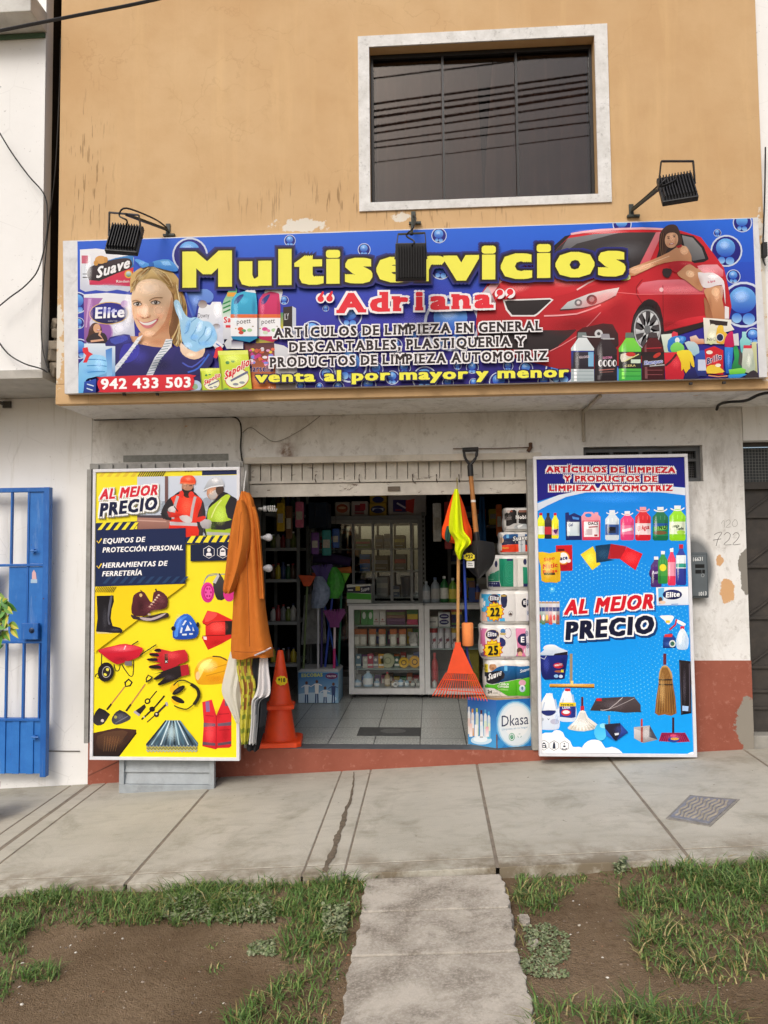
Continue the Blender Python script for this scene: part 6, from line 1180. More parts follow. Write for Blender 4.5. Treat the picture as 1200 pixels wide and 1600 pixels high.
cloth('plaid_bag', 'yellow and green plaid cloth bag hanging under the orange overall', 'bag', [(370, 396, 1020, .02), (370, 394, 1045, .03), (374, 400, 1070, .03), (376, 397, 1095, .03), (374, 393, 1130, .025), (376, 388, 1162, .015)], -.45,
      lambda u, v: ('#b8b23c' if (int(u * 9) + int(v * 16)) % 3 == 0 else '#9a6a3c' if int(u * 7) % 2 and v > .4 else '#7f8c3a' if int(v * 21) % 3 == 0 else '#c4bd50'), amp=.012, k=5, ph=2)
cloth('dark_trousers', 'charcoal work trousers hanging under the orange overall beside the cones', 'trousers', [(386, 412, 1018, .02), (386, 414, 1050, .03), (388, 414, 1075, .035), (390, 416, 1110, .03), (386, 412, 1140, .03), (384, 404, 1172, .02)], -.41,
      lambda u, v: '#3a3c40' if v > .25 else '#26272a', amp=.014, k=4, ph=.4)
cloth('white_coverall', 'white coverall with a grey lined leg hanging under the orange overall', 'coverall', [(406, 418, 1022, .012), (404, 420, 1045, .018), (402, 423, 1072, .02), (398, 421, 1086, .02), (393, 407, 1096, .018), (392, 404, 1130, .016), (389, 401, 1162, .012)], -.46,
      lambda u, v: '#d9d6d6' if v > .52 else ('#8d9094' if u > .35 else '#c8c8c8'), amp=.014, k=4, ph=3)
# cones
CONE = mat('#fb4c18', .48, .10, 12, .08, 30, spec=.5, dirt=.16)
def cone(label, cx, cy, z0, base, hb, rb, h, rt, open_=False):
    t = thing('traffic_cone', label, 'traffic cone', (cx, cy, z0), 'orange traffic cones nested at the entrance')
    mb = MB()
    n = 24; M = Matrix.Rotation(.12, 3, 'Z'); hh = base / 2
    ring = lambda s, z: [Vector((cx, cy, z)) + M @ Vector((max(-s, min(s, 1.32 * s * math.cos(2 * math.pi * (j + .5) / n))), max(-s, min(s, 1.32 * s * math.sin(2 * math.pi * (j + .5) / n))), 0)) for j in range(n)]
    mb.loops([ring(hh, z0), ring(hh, z0 + hb * .8), ring(hh - .008, z0 + hb)]); mb.build('base', CONE, t, bevel=.002)
    mb = MB(); mb.lathe([(rb + .012, z0 + hb + .0005), (rb, z0 + hb + .012), (rb + (rt - rb) * .5, z0 + hb + h * .5), (rt, z0 + hb + h - .006), (rt - .005, z0 + hb + h), (rt - .012, z0 + hb + h - .004), (rt - .012, z0 + hb + h - .05)], (cx, cy, 0), 32); mb.build('body', CONE, t, smooth=True)
    return t
CX = at(438, 1100, .17).x
cone('orange cone standing on the shop step with another cone nested on top', CX, .15, 0, .33, .035, .118, .30, .075)
z2 = at(438, 1107, .1).z
c2 = cone('upper orange traffic cone with a yellow price tag', CX + .005, .15, z2, .21, .03, .082, at(440, 1016, .15).z - z2 - .03, .022)
pt = at(440, 1064, .07)
def burst(art, cx, cy, rx_, ry_, n, c, c2=None, inn=.78):
    art.poly([(cx + (rx_ if k % 2 else rx_ * inn) * math.cos(math.pi * k / n), cy + (ry_ if k % 2 else ry_ * inn) * math.sin(math.pi * k / n)) for k in range(2 * n)], c, c2)
nn = Vector((.0, -1, .16)).normalized()
A = Art((pt.x, .083, pt.z), nn, .0012); burst(A, 440, 1063.5, 9.8, 8, 9, '#f4e03a', inn=.86); burst(A, 440, 1063.5, 8.8, 7, 9, '#f2d420', inn=.88); A.text('*18', (434.5, 1066.5), (446, 1065.5), 6.5, '#2c2a20', .03)
A.build('price_tag', c2, CARD_PRINT)
# bulbs on a tester board
BW = mat('#c9c9c9', .35, .04, 30)
bp = at(402, 840, .11)
bdt = thing('lamp_tester_board', 'narrow dark upright board carrying three white bulbs at the left door jamb', 'board', (bp.x, .12, .9)); MB().box(at(393, 840, .11).x, .10, at(400, 930, .11).z, at(408, 840, .11).x, .125, at(400, 776, .11).z).build('panel', mat('#2a2724', .8, .2), bdt)
for i, py in enumerate((795, 840, 888)):
    p0 = at(406, py, .05); p1 = at(421, py, .05); L = p1.x - p0.x; M = Matrix.Rotation(R(90), 3, 'Y')
    lab = ['white spiral energy saving bulb sticking out at the left door jamb', 'upper of the two round white bulbs at the left door jamb', 'lower of the two round white bulbs at the left door jamb'][i]
    t = thing('light_bulb', lab, 'light bulb', (p0.x, .05, p0.z), 'white bulbs on the left jamb')
    mb = MB(); mb.lathe([(.010, -.012), (.013, .0), (.013, .022), (.011, .024)], p0, 14, M); mb.build('cap', mat('#b9b7b2', .3, .1, 20, metal=.4), t, smooth=True)
    if i == 0:
        mb = MB(); mb.lathe([(.013, .024), (.022, .03), (.022, .05), (.012, .056)], p0, 14, M); mb.build('ballast', BW, t, smooth=True)
        pts = []
        for k in range(64): u = k / 63; a = u * 2 * math.pi * 4; pts.append((p0.x + .060 + .062 * u, .05 + .020 * math.cos(a), p0.z + .020 * math.sin(a)))
        mb = MB(); mb.tube(pts, .0055, 7); mb.build('spiral_tube', mat('#dcdcd8', .3, .03, 30), t, smooth=True)
    else:
        mb = MB(); mb.lathe([(.012, .024), (.017, .034), (.026, .052), (.029, .066), (.026, .080), (.016, .091), (.003, .095)], p0, 18, M); mb.build('globe', mat('#e2e2e6', .3, .03, 30), t, smooth=True)
# wire rope across the lintel with rusty hooks
mb = MB(); a, b = at(708, 701, -.02), at(829, 699, -.02); mb.tube([a, (a + b) / 2 + Vector((0, 0, -.004)), b], .0035, 6); mb.tube([b + Vector((-.02, 0, -.03)), b + Vector((0, -.01, .0)), b + Vector((.0, .0, .03))], .014, 8)
tag(mb.build('hanging_rod', mat('#5b4233', .7, .4, 40), None), 'rusty thin rod fixed across the lintel above the hanging shovel', 'rod')
HY = -.10
WOOD = mat('#b98a52', .6, .18, 24); BLK = mat('#1f1f21', .42, .12, 14, .1)
# shovel: D handle up, blade down
a, b = at(735.5, 742, HY), at(744, 833, HY)
sv = thing('shovel', 'black bladed shovel with a wooden shaft hanging blade down at the shop entrance', 'shovel', (b.x, HY, at(745, 904, HY).z))
mb = MB(); mb.tube([a, (a + b) / 2, b], [.0165, .0165, .019], 12); mb.build('shaft', mat('#a9713a', .55, .2, 22), sv, smooth=True)
mb = MB(); h0, h1, h2, h3 = at(735.5, 744, HY), at(734.5, 727, HY), at(725, 706, HY), at(745.5, 705, HY)
mb.tube([h0, h1], .021, 10); mb.tube(spline([tuple(h1), tuple(at(727, 716, HY)), tuple(h2)], 4, False), .010, 8); mb.tube(spline([tuple(h1), tuple(at(743, 716, HY)), tuple(h3)], 4, False), .010, 8); mb.tube([at(722.5, 703, HY), at(747.5, 702, HY)], .017, 10); mb.build('handle', BLK, sv, smooth=True)
mb = MB(); mb.tube([at(744, 831, HY), at(746, 858, HY), at(747, 885, HY - .01)], [.020, .022, .006], 10)
NU = 17; grid = []
prof = [(846, 725, 771), (852, 723, 773), (862, 722, 774), (872, 722.5, 773.5), (882, 726, 770), (890, 732, 764), (897, 739, 757), (903.5, 746, 750)]
for py, xl, xr in prof:
    r = []
    for j in range(NU):
        u = j / (NU - 1); x = xl + (xr - xl) * u; r.append(at(x, py + (3.5 * abs(2 * u - 1) - 2 if py < 850 else 0), HY + .03 - .055 * (1 - (2 * u - 1) ** 2) + .00045 * (py - 846)))
    grid.append(r)
mb.sheet(grid); mb.sheet([[v + Vector((0, .004, 0)) for v in r] for r in grid]); mb.build('blade', BLK, sv, smooth=True, recalc=False)
pc = at(733, 872, HY - .03); A = Art((pc.x, HY - .042, pc.z), (0, -1, 0), .0008); burst(A, 733, 870, 9.5, 6.5, 8, '#f4e03a', inn=.88); A.rect(729, 877, 741, 887, '#d5d6d4'); A.text('*22', (727.5, 873), (739, 872), 6, '#2c2a20', .03); A.line([(731, 880), (738, 881)], .8, '#555'); A.line([(731, 883), (739, 884)], .8, '#555'); A.build('price_tag', sv, CARD_PRINT)
a_, b_ = at(740, 779, HY - .02), at(740, 786, HY - .02); mb = MB(); mb.lathe([(.0178, -.008), (.0178, .008)], at(739.5, 783, HY), 12); mb.build('sticker', mat('#d8d8d4', .5), sv)
# rake
RY_ = -.135
rk = thing('leaf_rake', 'orange plastic leaf rake hanging head down with a wooden handle', 'rake', (at(716, 1090, RY_).x, RY_, at(716, 1095, RY_).z))
mb = MB(); mb.tube([at(717, 800, RY_), at(716, 900, RY_), at(715.5, 1012, RY_)], .0115, 10); mb.build('handle', WOOD, rk, smooth=True)
ORP = mat('#e04a20', .45, .08, 12, spec=.5); mb = MB()
def slabpoly(m_, pts, Y, th): m_.loops([[at(*p_, Y) for p_ in pts], [at(*p_, Y) + Vector((0, th, 0)) for p_ in pts]])
slabpoly(mb, [(712, 1008), (719, 1008), (723, 1014), (741, 1053), (698, 1052), (709, 1014)], RY_ - .018, .012)
slabpoly(mb, [(711, 1004), (720, 1004), (721, 1024), (710, 1024)], RY_ - .0195, .03)
for k in range(19):
    t = k / 18; x0 = 697.5 + 43.5 * t; x1 = 676.5 + 84.5 * t; y0 = 1051 + 1.2 * t; y1 = 1086.5 + 8 * t
    p0, p1 = at(x0, y0, RY_ - .012), at(x1, y1, RY_ - .035); mb.bar(p0, p1, .0042, .006); mb.bar(p1, p1 + (p1 - p0).normalized() * .006 + Vector((0, .03, -.004)), .0042, .006)
for t_, yy in ((.28, 0), (.72, 0)):
    mb.bar(at(697.5 + (676.5 - 697.5) * t_, 1051 + 36 * t_, RY_ - .012 - .023 * t_), at(741 + 20 * t_, 1052 + 42.5 * t_, RY_ - .012 - .023 * t_), .005, .008, up=(0, 1, 0))
mb.build('head', ORP, rk)
# blue pole with orange foam head
BY = -.06
bp_ = thing('foam_roller', 'blue pole with a peach orange foam sleeve hanging behind the rake', 'roller', (at(728, 1000, BY).x, BY, at(728, 1010, BY).z))
mb = MB(); mb.tube([at(723.5, 820, BY), at(726, 900, BY), at(728.5, 972, BY)], .0095, 10); mb.build('pole', mat('#1f3f9c', .45, .1), bp_, smooth=True)
mb = MB(); p = at(731, 1009, BY); mb.lathe([(.035, 0), (.040, .006), (.041, at(731, 973, BY).z - p.z - .006), (.035, at(731, 973, BY).z - p.z)], p, 18); mb.build('sleeve', mat('#e88a4a', .85, .08, 20, .2), bp_, smooth=True)
mb = MB(); mb.tube([at(729, 1010, BY), at(731, 1028, BY), at(737, 1045, BY)], .008, 8); mb.build('grip', mat('#1d2b6c', .5), bp_, smooth=True)
# high visibility cloths on the hook
def flag(name, label, rows, Y, col, ph, amp=.016): return cloth(name, label, 'safety cloth', rows, Y, col, amp=amp, k=4, ph=ph, n=30)
FY = -.17
flag('safety_cloth', 'orange half of the high visibility cloth bunched on the hook', [(709, 716, 768, .012), (701, 725, 790, .03), (694, 732, 815, .035), (690.5, 737, 828, .035), (693, 738, 842, .03), (716, 737, 851, .018)], FY + .03, '#f0521c', .3)
flag('safety_cloth', 'fluorescent yellow cloth draped over the orange one at the entrance', [(710, 716, 764, .012), (706, 719, 785, .03), (702, 722, 810, .035), (702, 725, 830, .035), (709, 734, 842, .033), (711, 735, 850, .03), (711, 724, 862, .022), (716, 721, 874, .012)], FY - .04, '#e4f01c', 1.8)
flag('safety_cloth', 'small dark green corner of cloth under the orange safety cloth', [(698, 707, 822, .01), (695, 706, 835, .014), (696, 704, 844, .012), (699, 702, 847, .006)], FY + .0, '#2c4f46', .8, .004)
mb = MB(); p = at(714, 762, FY); mb.tube([(p.x, FY, p.z - .012), (p.x + .004, FY + .05, p.z + .04), (p.x + .006, FY + .15, at(717, 747, 0).z)], .003, 6); tag(mb.build('wire_hook', mat('#8d7f3a', .5), None), 'thin wire holding the bright cloths to the shutter hook', 'hook')

# ================================================================== STACK OF PAPER PACKS BY THE RIGHT JAMB
FILM = mat('#dcdad6', .32, .05, 18, .45, 24, spec=.5)
def pack(label, px0, px1, py0, py1, Y, depth, rolls, rows_=1, art=None, tilt=0, cat='paper pack', group='packs of toilet paper stacked at the entrance'):
    x0, x1 = at(px0, (py0 + py1) / 2, Y).x, at(px1, (py0 + py1) / 2, Y).x; z0, z1 = at((px0 + px1) / 2, py1, Y).z, at((px0 + px1) / 2, py0, Y).z
    t = thing('toilet_paper_pack', label, cat, ((x0 + x1) / 2, Y + depth / 2, z0), group)
    mb = MB(); rings = []; nz_ = 14; ns = rolls * 8; q_ = random.Random(int(py0)); us = [k / ns for k in range(ns + 1)]; bl = .012
    def prof(u):                              # rolls showing through the film, rounded ends
        e = min(u, 1 - u); return -bl * (abs(math.sin(math.pi * rolls * u)) ** .55) + .05 * max(0, 1 - e / .09) ** 2.2
    out = [(x0 + (x1 - x0) * u, prof(u)) for u in us] + [(x1 - .02 * (k == 5), .05 + (depth - .05) * k / 6) for k in range(1, 6)] + [(x1 - .03 - (x1 - x0 - .06) * k / 8, depth) for k in range(9)] + [(x0 + .02 * (k == 1), depth - (depth - .05) * k / 6) for k in range(1, 6)]
    cx, cy = (x0 + x1) / 2, depth / 2
    for i in range(nz_):
        v = i / (nz_ - 1); e = min(v, 1 - v); sc = 1 - .16 * max(0, 1 - e / .13) ** 2.4
        wob = .004 * math.sin(9 * v + py0)
        rings.append([(cx + (x - cx) * (1 - (1 - sc) * .5) + wob, Y + cy + (y - cy) * sc, z0 + .001 + (z1 - z0 - .002) * v + (.006 * math.sin(30 * x + 5 * y + py0) if 0 < i < nz_ - 1 else 0)) for x, y in out])
    mb.loops(rings); mb.build('wrapping', FILM, t, smooth=True)
    if art:
        A = Art((0, Y - .004, 0), (0, -1, 0), .0003); A.lk = .95; zm = (z0 + z1) / 2; mg = (z1 - z0) * .10; pe = [proj((x0 + (x1 - x0) * u, Y - .01, zm))[0] for u in us]
        A.strip = [pe, lambda x: (lambda f: prof(us[max(0, min(ns - 1, int(f)))]) * (1 - (f - int(f))) + prof(us[min(ns, int(f) + 1)]) * (f - int(f)))(max(0, min(ns - 1e-6, (x - x0) / (x1 - x0) * ns)))]
        A.clip = [proj((x0 + .004, Y - .01, z1 - mg)), proj((x1 - .004, Y - .01, z1 - mg)), proj((x1 - .004, Y - .01, z0 + mg)), proj((x0 + .004, Y - .01, z0 + mg))]
        art(A); A.build('printed_front', t, PLASTIC_PRINT)
    return t
def star(A, cx, cy, r, num):
    burst(A, cx, cy, r * 1.0, r * 1.08, 13, '#c03a20', inn=.80); burst(A, cx, cy, r * .9, r * .98, 13, '#f6d820', '#f2c414', inn=.80)
    A.text(num, (cx - r * .48, cy + r * .5), (cx + r * .52, cy + r * .46), r * .88, '#1f1a18', .045); A.line([(cx - r * .5, cy - r * .55), (cx + r * .45, cy - r * .58)], r * .07, '#c8642c')
def art_suaveg(A):
    A.T(730, 960, 7.273)
    A.poly([(150, 560), (760, 570), (760, 990), (150, 990)], '#e6e2dc', '#dcd8d0'); A.rect(155, 565, 235, 665, '#ecd42c'); A.text('PACK', (168, 610), (222, 606), 26, '#4a4420', .03); A.text('AHORRO', (165, 645), (225, 641), 22, '#4a4420', .02)
    A.ell(290, 600, 42, 42, '#c8946a'); A.ell(290, 612, 18, 14, '#a0704c'); A.ell(262, 590, 12, 24, '#b07f58')
    A.poly([(270, 650), (340, 600), (450, 580), (600, 590), (760, 590), (760, 720), (600, 730), (430, 760), (280, 790), (200, 760), (150, 720), (150, 670)], '#1c6aa8', '#123a60', sm=2); A.poly([(150, 680), (270, 650), (400, 640), (420, 720), (300, 785), (200, 765), (150, 730)], '#22222c', sm=2)
    A.text('Suave', (232, 748), (388, 690), 74, '#f0f0ee', .035, [('#22222c', .7)], .16); A.text('Suave', (598, 662), (708, 630), 36, '#dfe8f0', .02, (), .16); A.rect(420, 578, 455, 640, '#6ab8e8')
    A.poly([(150, 740), (200, 780), (300, 795), (430, 765), (600, 735), (760, 720), (760, 930), (600, 935), (470, 925), (400, 890), (310, 840), (230, 830), (150, 850)], '#62c02c', '#46a81c', sm=2)
    A.text('Cuida tu', (365, 800), (470, 802), 30, '#f4f8ec', .03); A.text('Camisón', (345, 828), (470, 832), 30, '#f4f8ec', .03); A.rect(345, 842, 465, 862, '#88c860')
    A.ell(625, 775, 40, 36, '#d8a0b4'); A.ell(624, 840, 34, 40, '#dfe6ee', '#a8b8cc'); A.ell(624, 836, 12, 20, '#5a7a9c'); A.text('24', (232, 895), (280, 893), 34, '#4a4644', .04); A.line([(290, 888), (345, 886)], 10, '#b8b4ac')
def art_e25(A):
    A.T(730, 960, 7.273)
    A.poly([(130, 100), (760, 130), (760, 570), (130, 520)], '#e8e6e6', '#dcdada'); A.poly([(135, 110), (240, 120), (200, 220), (210, 330), (215, 505), (135, 495)], '#d87aa8', '#c86a9c', sm=2); A.poly([(145, 440), (200, 420), (215, 500), (150, 495)], '#6a5a7c')
    A.ell(285, 228, 78, 58, '#d0b468'); A.ell(285, 228, 74, 54, '#262a60', '#181a40'); A.text('Elite', (230, 250), (332, 246), 52, '#f2f2f6', .04, (), .05)
    A.ell(460, 210, 42, 60, '#8a6a84'); A.ell(460, 210, 37, 54, '#e8e4ea'); A.ell(405, 190, 28, 30, '#5a9ad0', '#2a4a90'); A.ell(405, 220, 36, 14, '#c8b070'); A.poly([(370, 260), (430, 290), (430, 350), (380, 360)], '#232a68', sm=2)
    A.poly([(555, 160), (660, 155), (680, 300), (640, 420), (680, 500), (600, 540), (535, 520), (580, 400), (540, 280)], '#e890b8', '#d878a4', sm=2); A.ell(645, 285, 75, 72, '#262a5c', '#171a3c'); A.text('E', (608, 318), (648, 316), 66, '#f2f2f6', .05); A.poly([(660, 170), (700, 180), (740, 480), (730, 530), (700, 520), (675, 380)], '#eceaf0', '#d4d2da')
    for i, (x, y) in enumerate(((674, 215), (684, 352), (708, 492))): A.ell(x, y, 16, 32, '#5a5a80'); A.ell(x, y, 11, 26, '#c8c8d8'); A.line([(x, y - 12), (x, y + 12)], 7, '#3a3a66')
    A.ell(595, 420, 36, 46, '#5a4038'); A.ell(600, 450, 24, 30, '#d8a888'); A.poly([(535, 480), (600, 470), (680, 500), (670, 525), (535, 520)], '#8c5a74', sm=2); A.text('24 rollos', (415, 500), (505, 502), 22, '#9a7a94', .01)
    star(A, 292, 402, 118, '25')
def art_e22(A):
    A.T(730, 780, 8.89)
    A.poly([(190, 1270), (890, 1280), (890, 1760), (190, 1760)], '#e8e6e4', '#dcdad8'); A.poly([(195, 1275), (470, 1280), (440, 1400), (450, 1760), (195, 1760)], '#3aa8dc', '#4ab0e0'); A.poly([(195, 1560), (260, 1570), (280, 1700), (200, 1720)], '#d8b0a0')
    A.ell(372, 1380, 82, 66, '#d0b468'); A.ell(372, 1380, 78, 62, '#262a60', '#181a40'); A.text('Elite', (312, 1405), (440, 1400), 62, '#f2f2f6', .04, (), .05); A.poly([(470, 1330), (550, 1335), (545, 1480), (500, 1510), (470, 1450)], '#20264f', sm=2); A.ell(505, 1340, 42, 14, '#b8984c'); A.poly([(440, 1640), (520, 1650), (530, 1750), (440, 1750)], '#4ab0e0')
    A.ell(800, 1440, 48, 64, '#1c1e30'); A.text('E', (778, 1462), (815, 1460), 54, '#f0f0f4', .05); A.poly([(815, 1290), (850, 1300), (890, 1740), (820, 1740)], '#eceaee', '#d4d2da')
    for y in (1430, 1580, 1720): A.ell(848, y, 18, 34, '#5a6a8a'); A.ell(848, y, 12, 26, '#b8c4d8'); A.line([(848, y - 12), (848, y + 12)], 7, '#34446c')
    A.ell(600, 1590, 34, 40, '#8a8a8c'); A.ell(600, 1590, 29, 35, '#e0dedc'); A.poly([(575, 1595), (600, 1570), (625, 1595), (615, 1615), (585, 1615)], '#5a4a48')
    star(A, 382, 1560, 135, '22')
def art_green(A):
    A.T(730, 780, 8.89)
    A.poly([(270, 780), (880, 780), (880, 1260), (270, 1260)], '#e2e0da', '#d8d6d0'); A.poly([(275, 1060), (440, 985), (440, 1140), (275, 1140)], '#2c9a78', '#1f8a66'); A.ell(400, 900, 20, 46, '#232a55'); A.poly([(285, 1145), (445, 1145), (470, 1250), (290, 1250)], '#232a66', '#1a2050')
    A.poly([(442, 825), (640, 830), (640, 1255), (480, 1250), (442, 1120)], '#1f9270', '#178262')
    for rr in (170, 130, 95, 62, 40): A.ell(590, 1020, rr * .52, rr * .9, '#2c9e7c'); A.ell(590, 1020, rr * .52 - 4, rr * .9 - 6, '#1b8a68')
    A.poly([(640, 830), (700, 830), (700, 1250), (640, 1255)], '#dcdad4'); A.rect(548, 828, 628, 858, '#2a3060'); A.line([(320, 1020), (380, 1015)], 14, '#c8e0d4'); A.line([(300, 1112), (365, 1112)], 5, '#a0d0bc')
    for i in range(6): A.ell(315 + 30 * (i % 4), 1170 + 40 * (i // 4), 8, 9, '#98a0c0')
    A.poly([(770, 940), (830, 945), (840, 1170), (775, 1170)], '#1f9270', '#178262'); A.ell(800, 870, 24, 42, '#2a2e58'); A.poly([(775, 1170), (840, 1170), (835, 1245), (780, 1245)], '#202658'); A.poly([(830, 780), (880, 780), (880, 1250), (850, 1250)], '#d0d0d2', '#bcbcc0')
def art_suaver(A):
    A.T(730, 780, 8.89)
    A.poly([(445, 470), (880, 460), (880, 780), (450, 790)], '#e0deda', '#d2d0cc'); A.poly([(480, 545), (520, 490), (700, 480), (880, 490), (880, 640), (700, 620), (560, 630), (480, 650)], '#2a62a0', '#1c2c58'); A.poly([(500, 560), (640, 540), (880, 560), (880, 650), (700, 625), (540, 630), (480, 650)], '#232a48'); A.rect(542, 490, 578, 540, '#6ab0e0')
    A.text('Suave', (632, 582), (830, 560), 64, '#f2f2f0', .035, [('#1a2040', .6)], .1); A.poly([(455, 680), (480, 640), (600, 630), (700, 625), (880, 640), (880, 725), (600, 735), (460, 735)], '#ec4420', '#dc3818'); A.text('Blanco', (490, 690), (575, 686), 24, '#f0c04a', .02); A.ell(478, 570, 28, 40, '#d0b090')
    A.poly([(705, 480), (800, 485), (805, 760), (715, 770)], '#d8dade', '#c4c8cc'); A.ell(752, 630, 14, 12, '#4a4a50'); A.line([(745, 520), (755, 740)], 14, '#a0aab4'); A.ell(850, 560, 34, 36, '#c8946a')
def art_noble(A):
    A.T(730, 780, 8.89)
    A.poly([(520, 110), (870, 100), (870, 460), (520, 470)], '#dcd8d4', '#c8c6c4'); A.poly([(525, 200), (640, 150), (660, 150), (700, 170), (870, 165), (870, 350), (720, 335), (640, 340), (580, 372), (525, 350)], '#1f1a1a', '#161213', sm=2); A.poly([(580, 180), (615, 145), (630, 180)], '#a0503a'); A.rect(715, 152, 825, 184, '#8c5a48'); A.ell(570, 170, 20, 26, '#c8b8b0')
    A.text('Noble', (672, 276), (850, 274), 52, '#f4f2f0', .045); A.text('Noble', (528, 300), (612, 285), 70, '#8a8280', .02); A.poly([(640, 400), (720, 345), (870, 355), (870, 410), (740, 420)], '#a8b0b4', '#c4c8ca', sm=2); A.poly([(690, 370), (780, 350), (720, 400)], '#e8eaea', sm=2); A.line([(700, 330), (715, 290)], 8, '#c0c8d0')
ys = [(1093, 1031, 757, 833, art_suaveg, 3, 'white and green lotion pack of paper rolls, lowest of the packs on the cardboard box'), (1031, 976, 750, 834, art_e25, 3, 'pink and white paper pack with the price 25 on a yellow star'), (976, 922.5, 752, 832.5, art_e22, 3, 'sky blue and white paper pack with the price 22 on a yellow star'),
      (922.5, 867, 762, 832, art_green, 3, 'teal green and white paper pack above the one priced 22'), (867, 831, 781, 832, art_suaver, 2, 'navy and red paper pack, second from the top of the stack'), (831, 793, 788, 830, art_noble, 2, 'black and white paper pack on top of the stack')]
KY = .10
for py1, py0, px0, px1, art, rolls, lab in ys: pack(lab, px0, px1, py0, py1 - .4, KY, .24, rolls, 1 if py1 - py0 < 45 else 2, art)
# cardboard box, one corner forward
def fl(px, py, z=0):
    d = ray(px, py); return CAM + d * ((z - CAM.z) / d.z)
cF = fl(777, 1171); cL = Vector((at(731, 1150, .1).x, .14, 0)); cR = Vector((at(836, 1150, .06).x, .14, 0))
cF = Vector((cF.x, max(cF.y, .012), 0)); zt = at(777, 1094, cF.y).z
cL.y = cF.y + .12; cL.x = at(731, 1130, cL.y).x; cR.y = cF.y + .085; cR.x = at(835, 1130, cR.y).x
cB = cL + (cR - cF)
cbx = thing('cardboard_box', 'blue and white printed cardboard box at the foot of the paper stack, one corner forward', 'cardboard box', tuple(((cF + cB) / 2).xy) + (0,))
mb = MB(); up = Vector((0, 0, zt)); dz = Vector((0, 0, .001))
mb.loops([[cF + dz, cR + dz, cB + dz, cL + dz], [cF + up, cR + up, cB + up, cL + up]]); mb.build('carton', mat('#b3936a', .8, .1, 12), cbx)
nL = Vector((cF.y - cL.y, -(cF.x - cL.x), 0)).normalized()
if nL.y > 0: nL = -nL
A = Art(cF, nL, .0006); A.lk = .95; A.T(730, 960, 7.273); qq = [proj(v) for v in (cL + up, cF + up, cF + dz * 2, cL + dz * 2)]; A.clip = qq
A.raw([(720, 1080), (790, 1080), (790, 1190), (720, 1190)], '#2a5cb0', '#4aa0d8'); A.T(730, 960, 7.273)
A.ell(160, 1430, 120, 50, '#c8e4f4'); A.ell(150, 1420, 80, 34, '#eaf4fa')
for k, (x, c_) in enumerate(((20, '#e8dcd0'), (60, '#d8a068'), (110, '#a8c878'), (160, '#4a2c34'), (205, '#d8e4ea'), (245, '#5ab8d8'))):
    yt = 1060 + 14 * (k % 2) + 8 * k; A.poly([(x - 14, yt + 60), (x - 8, yt + 30), (x + 8, yt + 30), (x + 18, yt + 60), (x + 20, yt + 300), (x - 16, yt + 300)], '#e8ecee', c_); A.rect(x - 10, yt - 10, x + 10, yt + 34, ['#d8d8d8', '#e0a050', '#b8d060', '#5a3038', '#60a8d8', '#4aa8e0'][k]); A.rect(x - 14, yt + 120, x + 18, yt + 210, rnd.choice(['#f0f0ee', '#d8e8d0', '#e8d0c8']))
for k in range(4): x = 40 + 62 * k; A.poly([(x - 16, 1240 + 12 * k), (x + 18, 1240 + 12 * k), (x + 20, 1390), (x - 18, 1390)], ['#f0c8c0', '#f4f4f4', '#d8ecf4', '#e8a8b8'][k], '#f4f4f4')
A.build('printed_side', cbx, CARD_PRINT)
nR = Vector((-(cR.y - cF.y), (cR.x - cF.x), 0)).normalized()
if nR.y > 0: nR = -nR
A = Art(cF, nR, .0006); A.lk = .95; A.clip = [proj(v) for v in (cF + up, cR + up, cR + dz * 2, cF + dz * 2)]
A.raw([(760, 1080), (850, 1080), (850, 1190), (760, 1190)], '#1f6cb8', '#2f86cc'); A.T(730, 960, 7.273)
A.ell(550, 1250, 225, 270, '#6ab4e4'); A.ell(550, 1250, 205, 255, '#bcdcf0'); A.ell(550, 1250, 188, 240, '#e4eef4'); A.ell(560, 1220, 150, 180, '#eef2f4'); A.poly([(345, 1430), (400, 1440), (420, 1480), (380, 1530), (345, 1530)], '#3a94d4', sm=2)
A.text('Dkasa', (392, 1275), (696, 1245), 122, '#1c2a52', .0); A.text('Limpieza en tu hogar', (395, 1318), (690, 1290), 22, '#8ab0cc', .0); A.ell(507, 1392, 34, 44, '#3a9a68'); A.ell(507, 1392, 28, 37, '#e4eef0'); A.ell(507, 1392, 18, 26, '#3a9a68'); A.text('3', (500, 1400), (514, 1399), 26, '#e4eef0', .0)
for k in range(3): t = k * 2.09; A.poly([(595 + 26 * math.cos(t), 1380 + 28 * math.sin(t)), (595 + 26 * math.cos(t + 1.1), 1380 + 28 * math.sin(t + 1.1)), (595 + 18 * math.cos(t + .9), 1380 + 20 * math.sin(t + .9)), (595 + 18 * math.cos(t + .1), 1380 + 20 * math.sin(t + .1))], '#5a9a8c')
A.ell(746, 1015, 14, 16, '#e8e4e0'); A.ell(746, 1015, 8, 9, '#3a3a40'); A.build('printed_front', cbx, CARD_PRINT)
mb = MB(); e = (nL + nR).normalized() * .003; mb.bar(cF + e + Vector((0, 0, .001)), cF + e + Vector((0, 0, .10)), .008, .002); mb.build('torn_edge', mat('#6a4a34', .9, .3, 40), cbx)

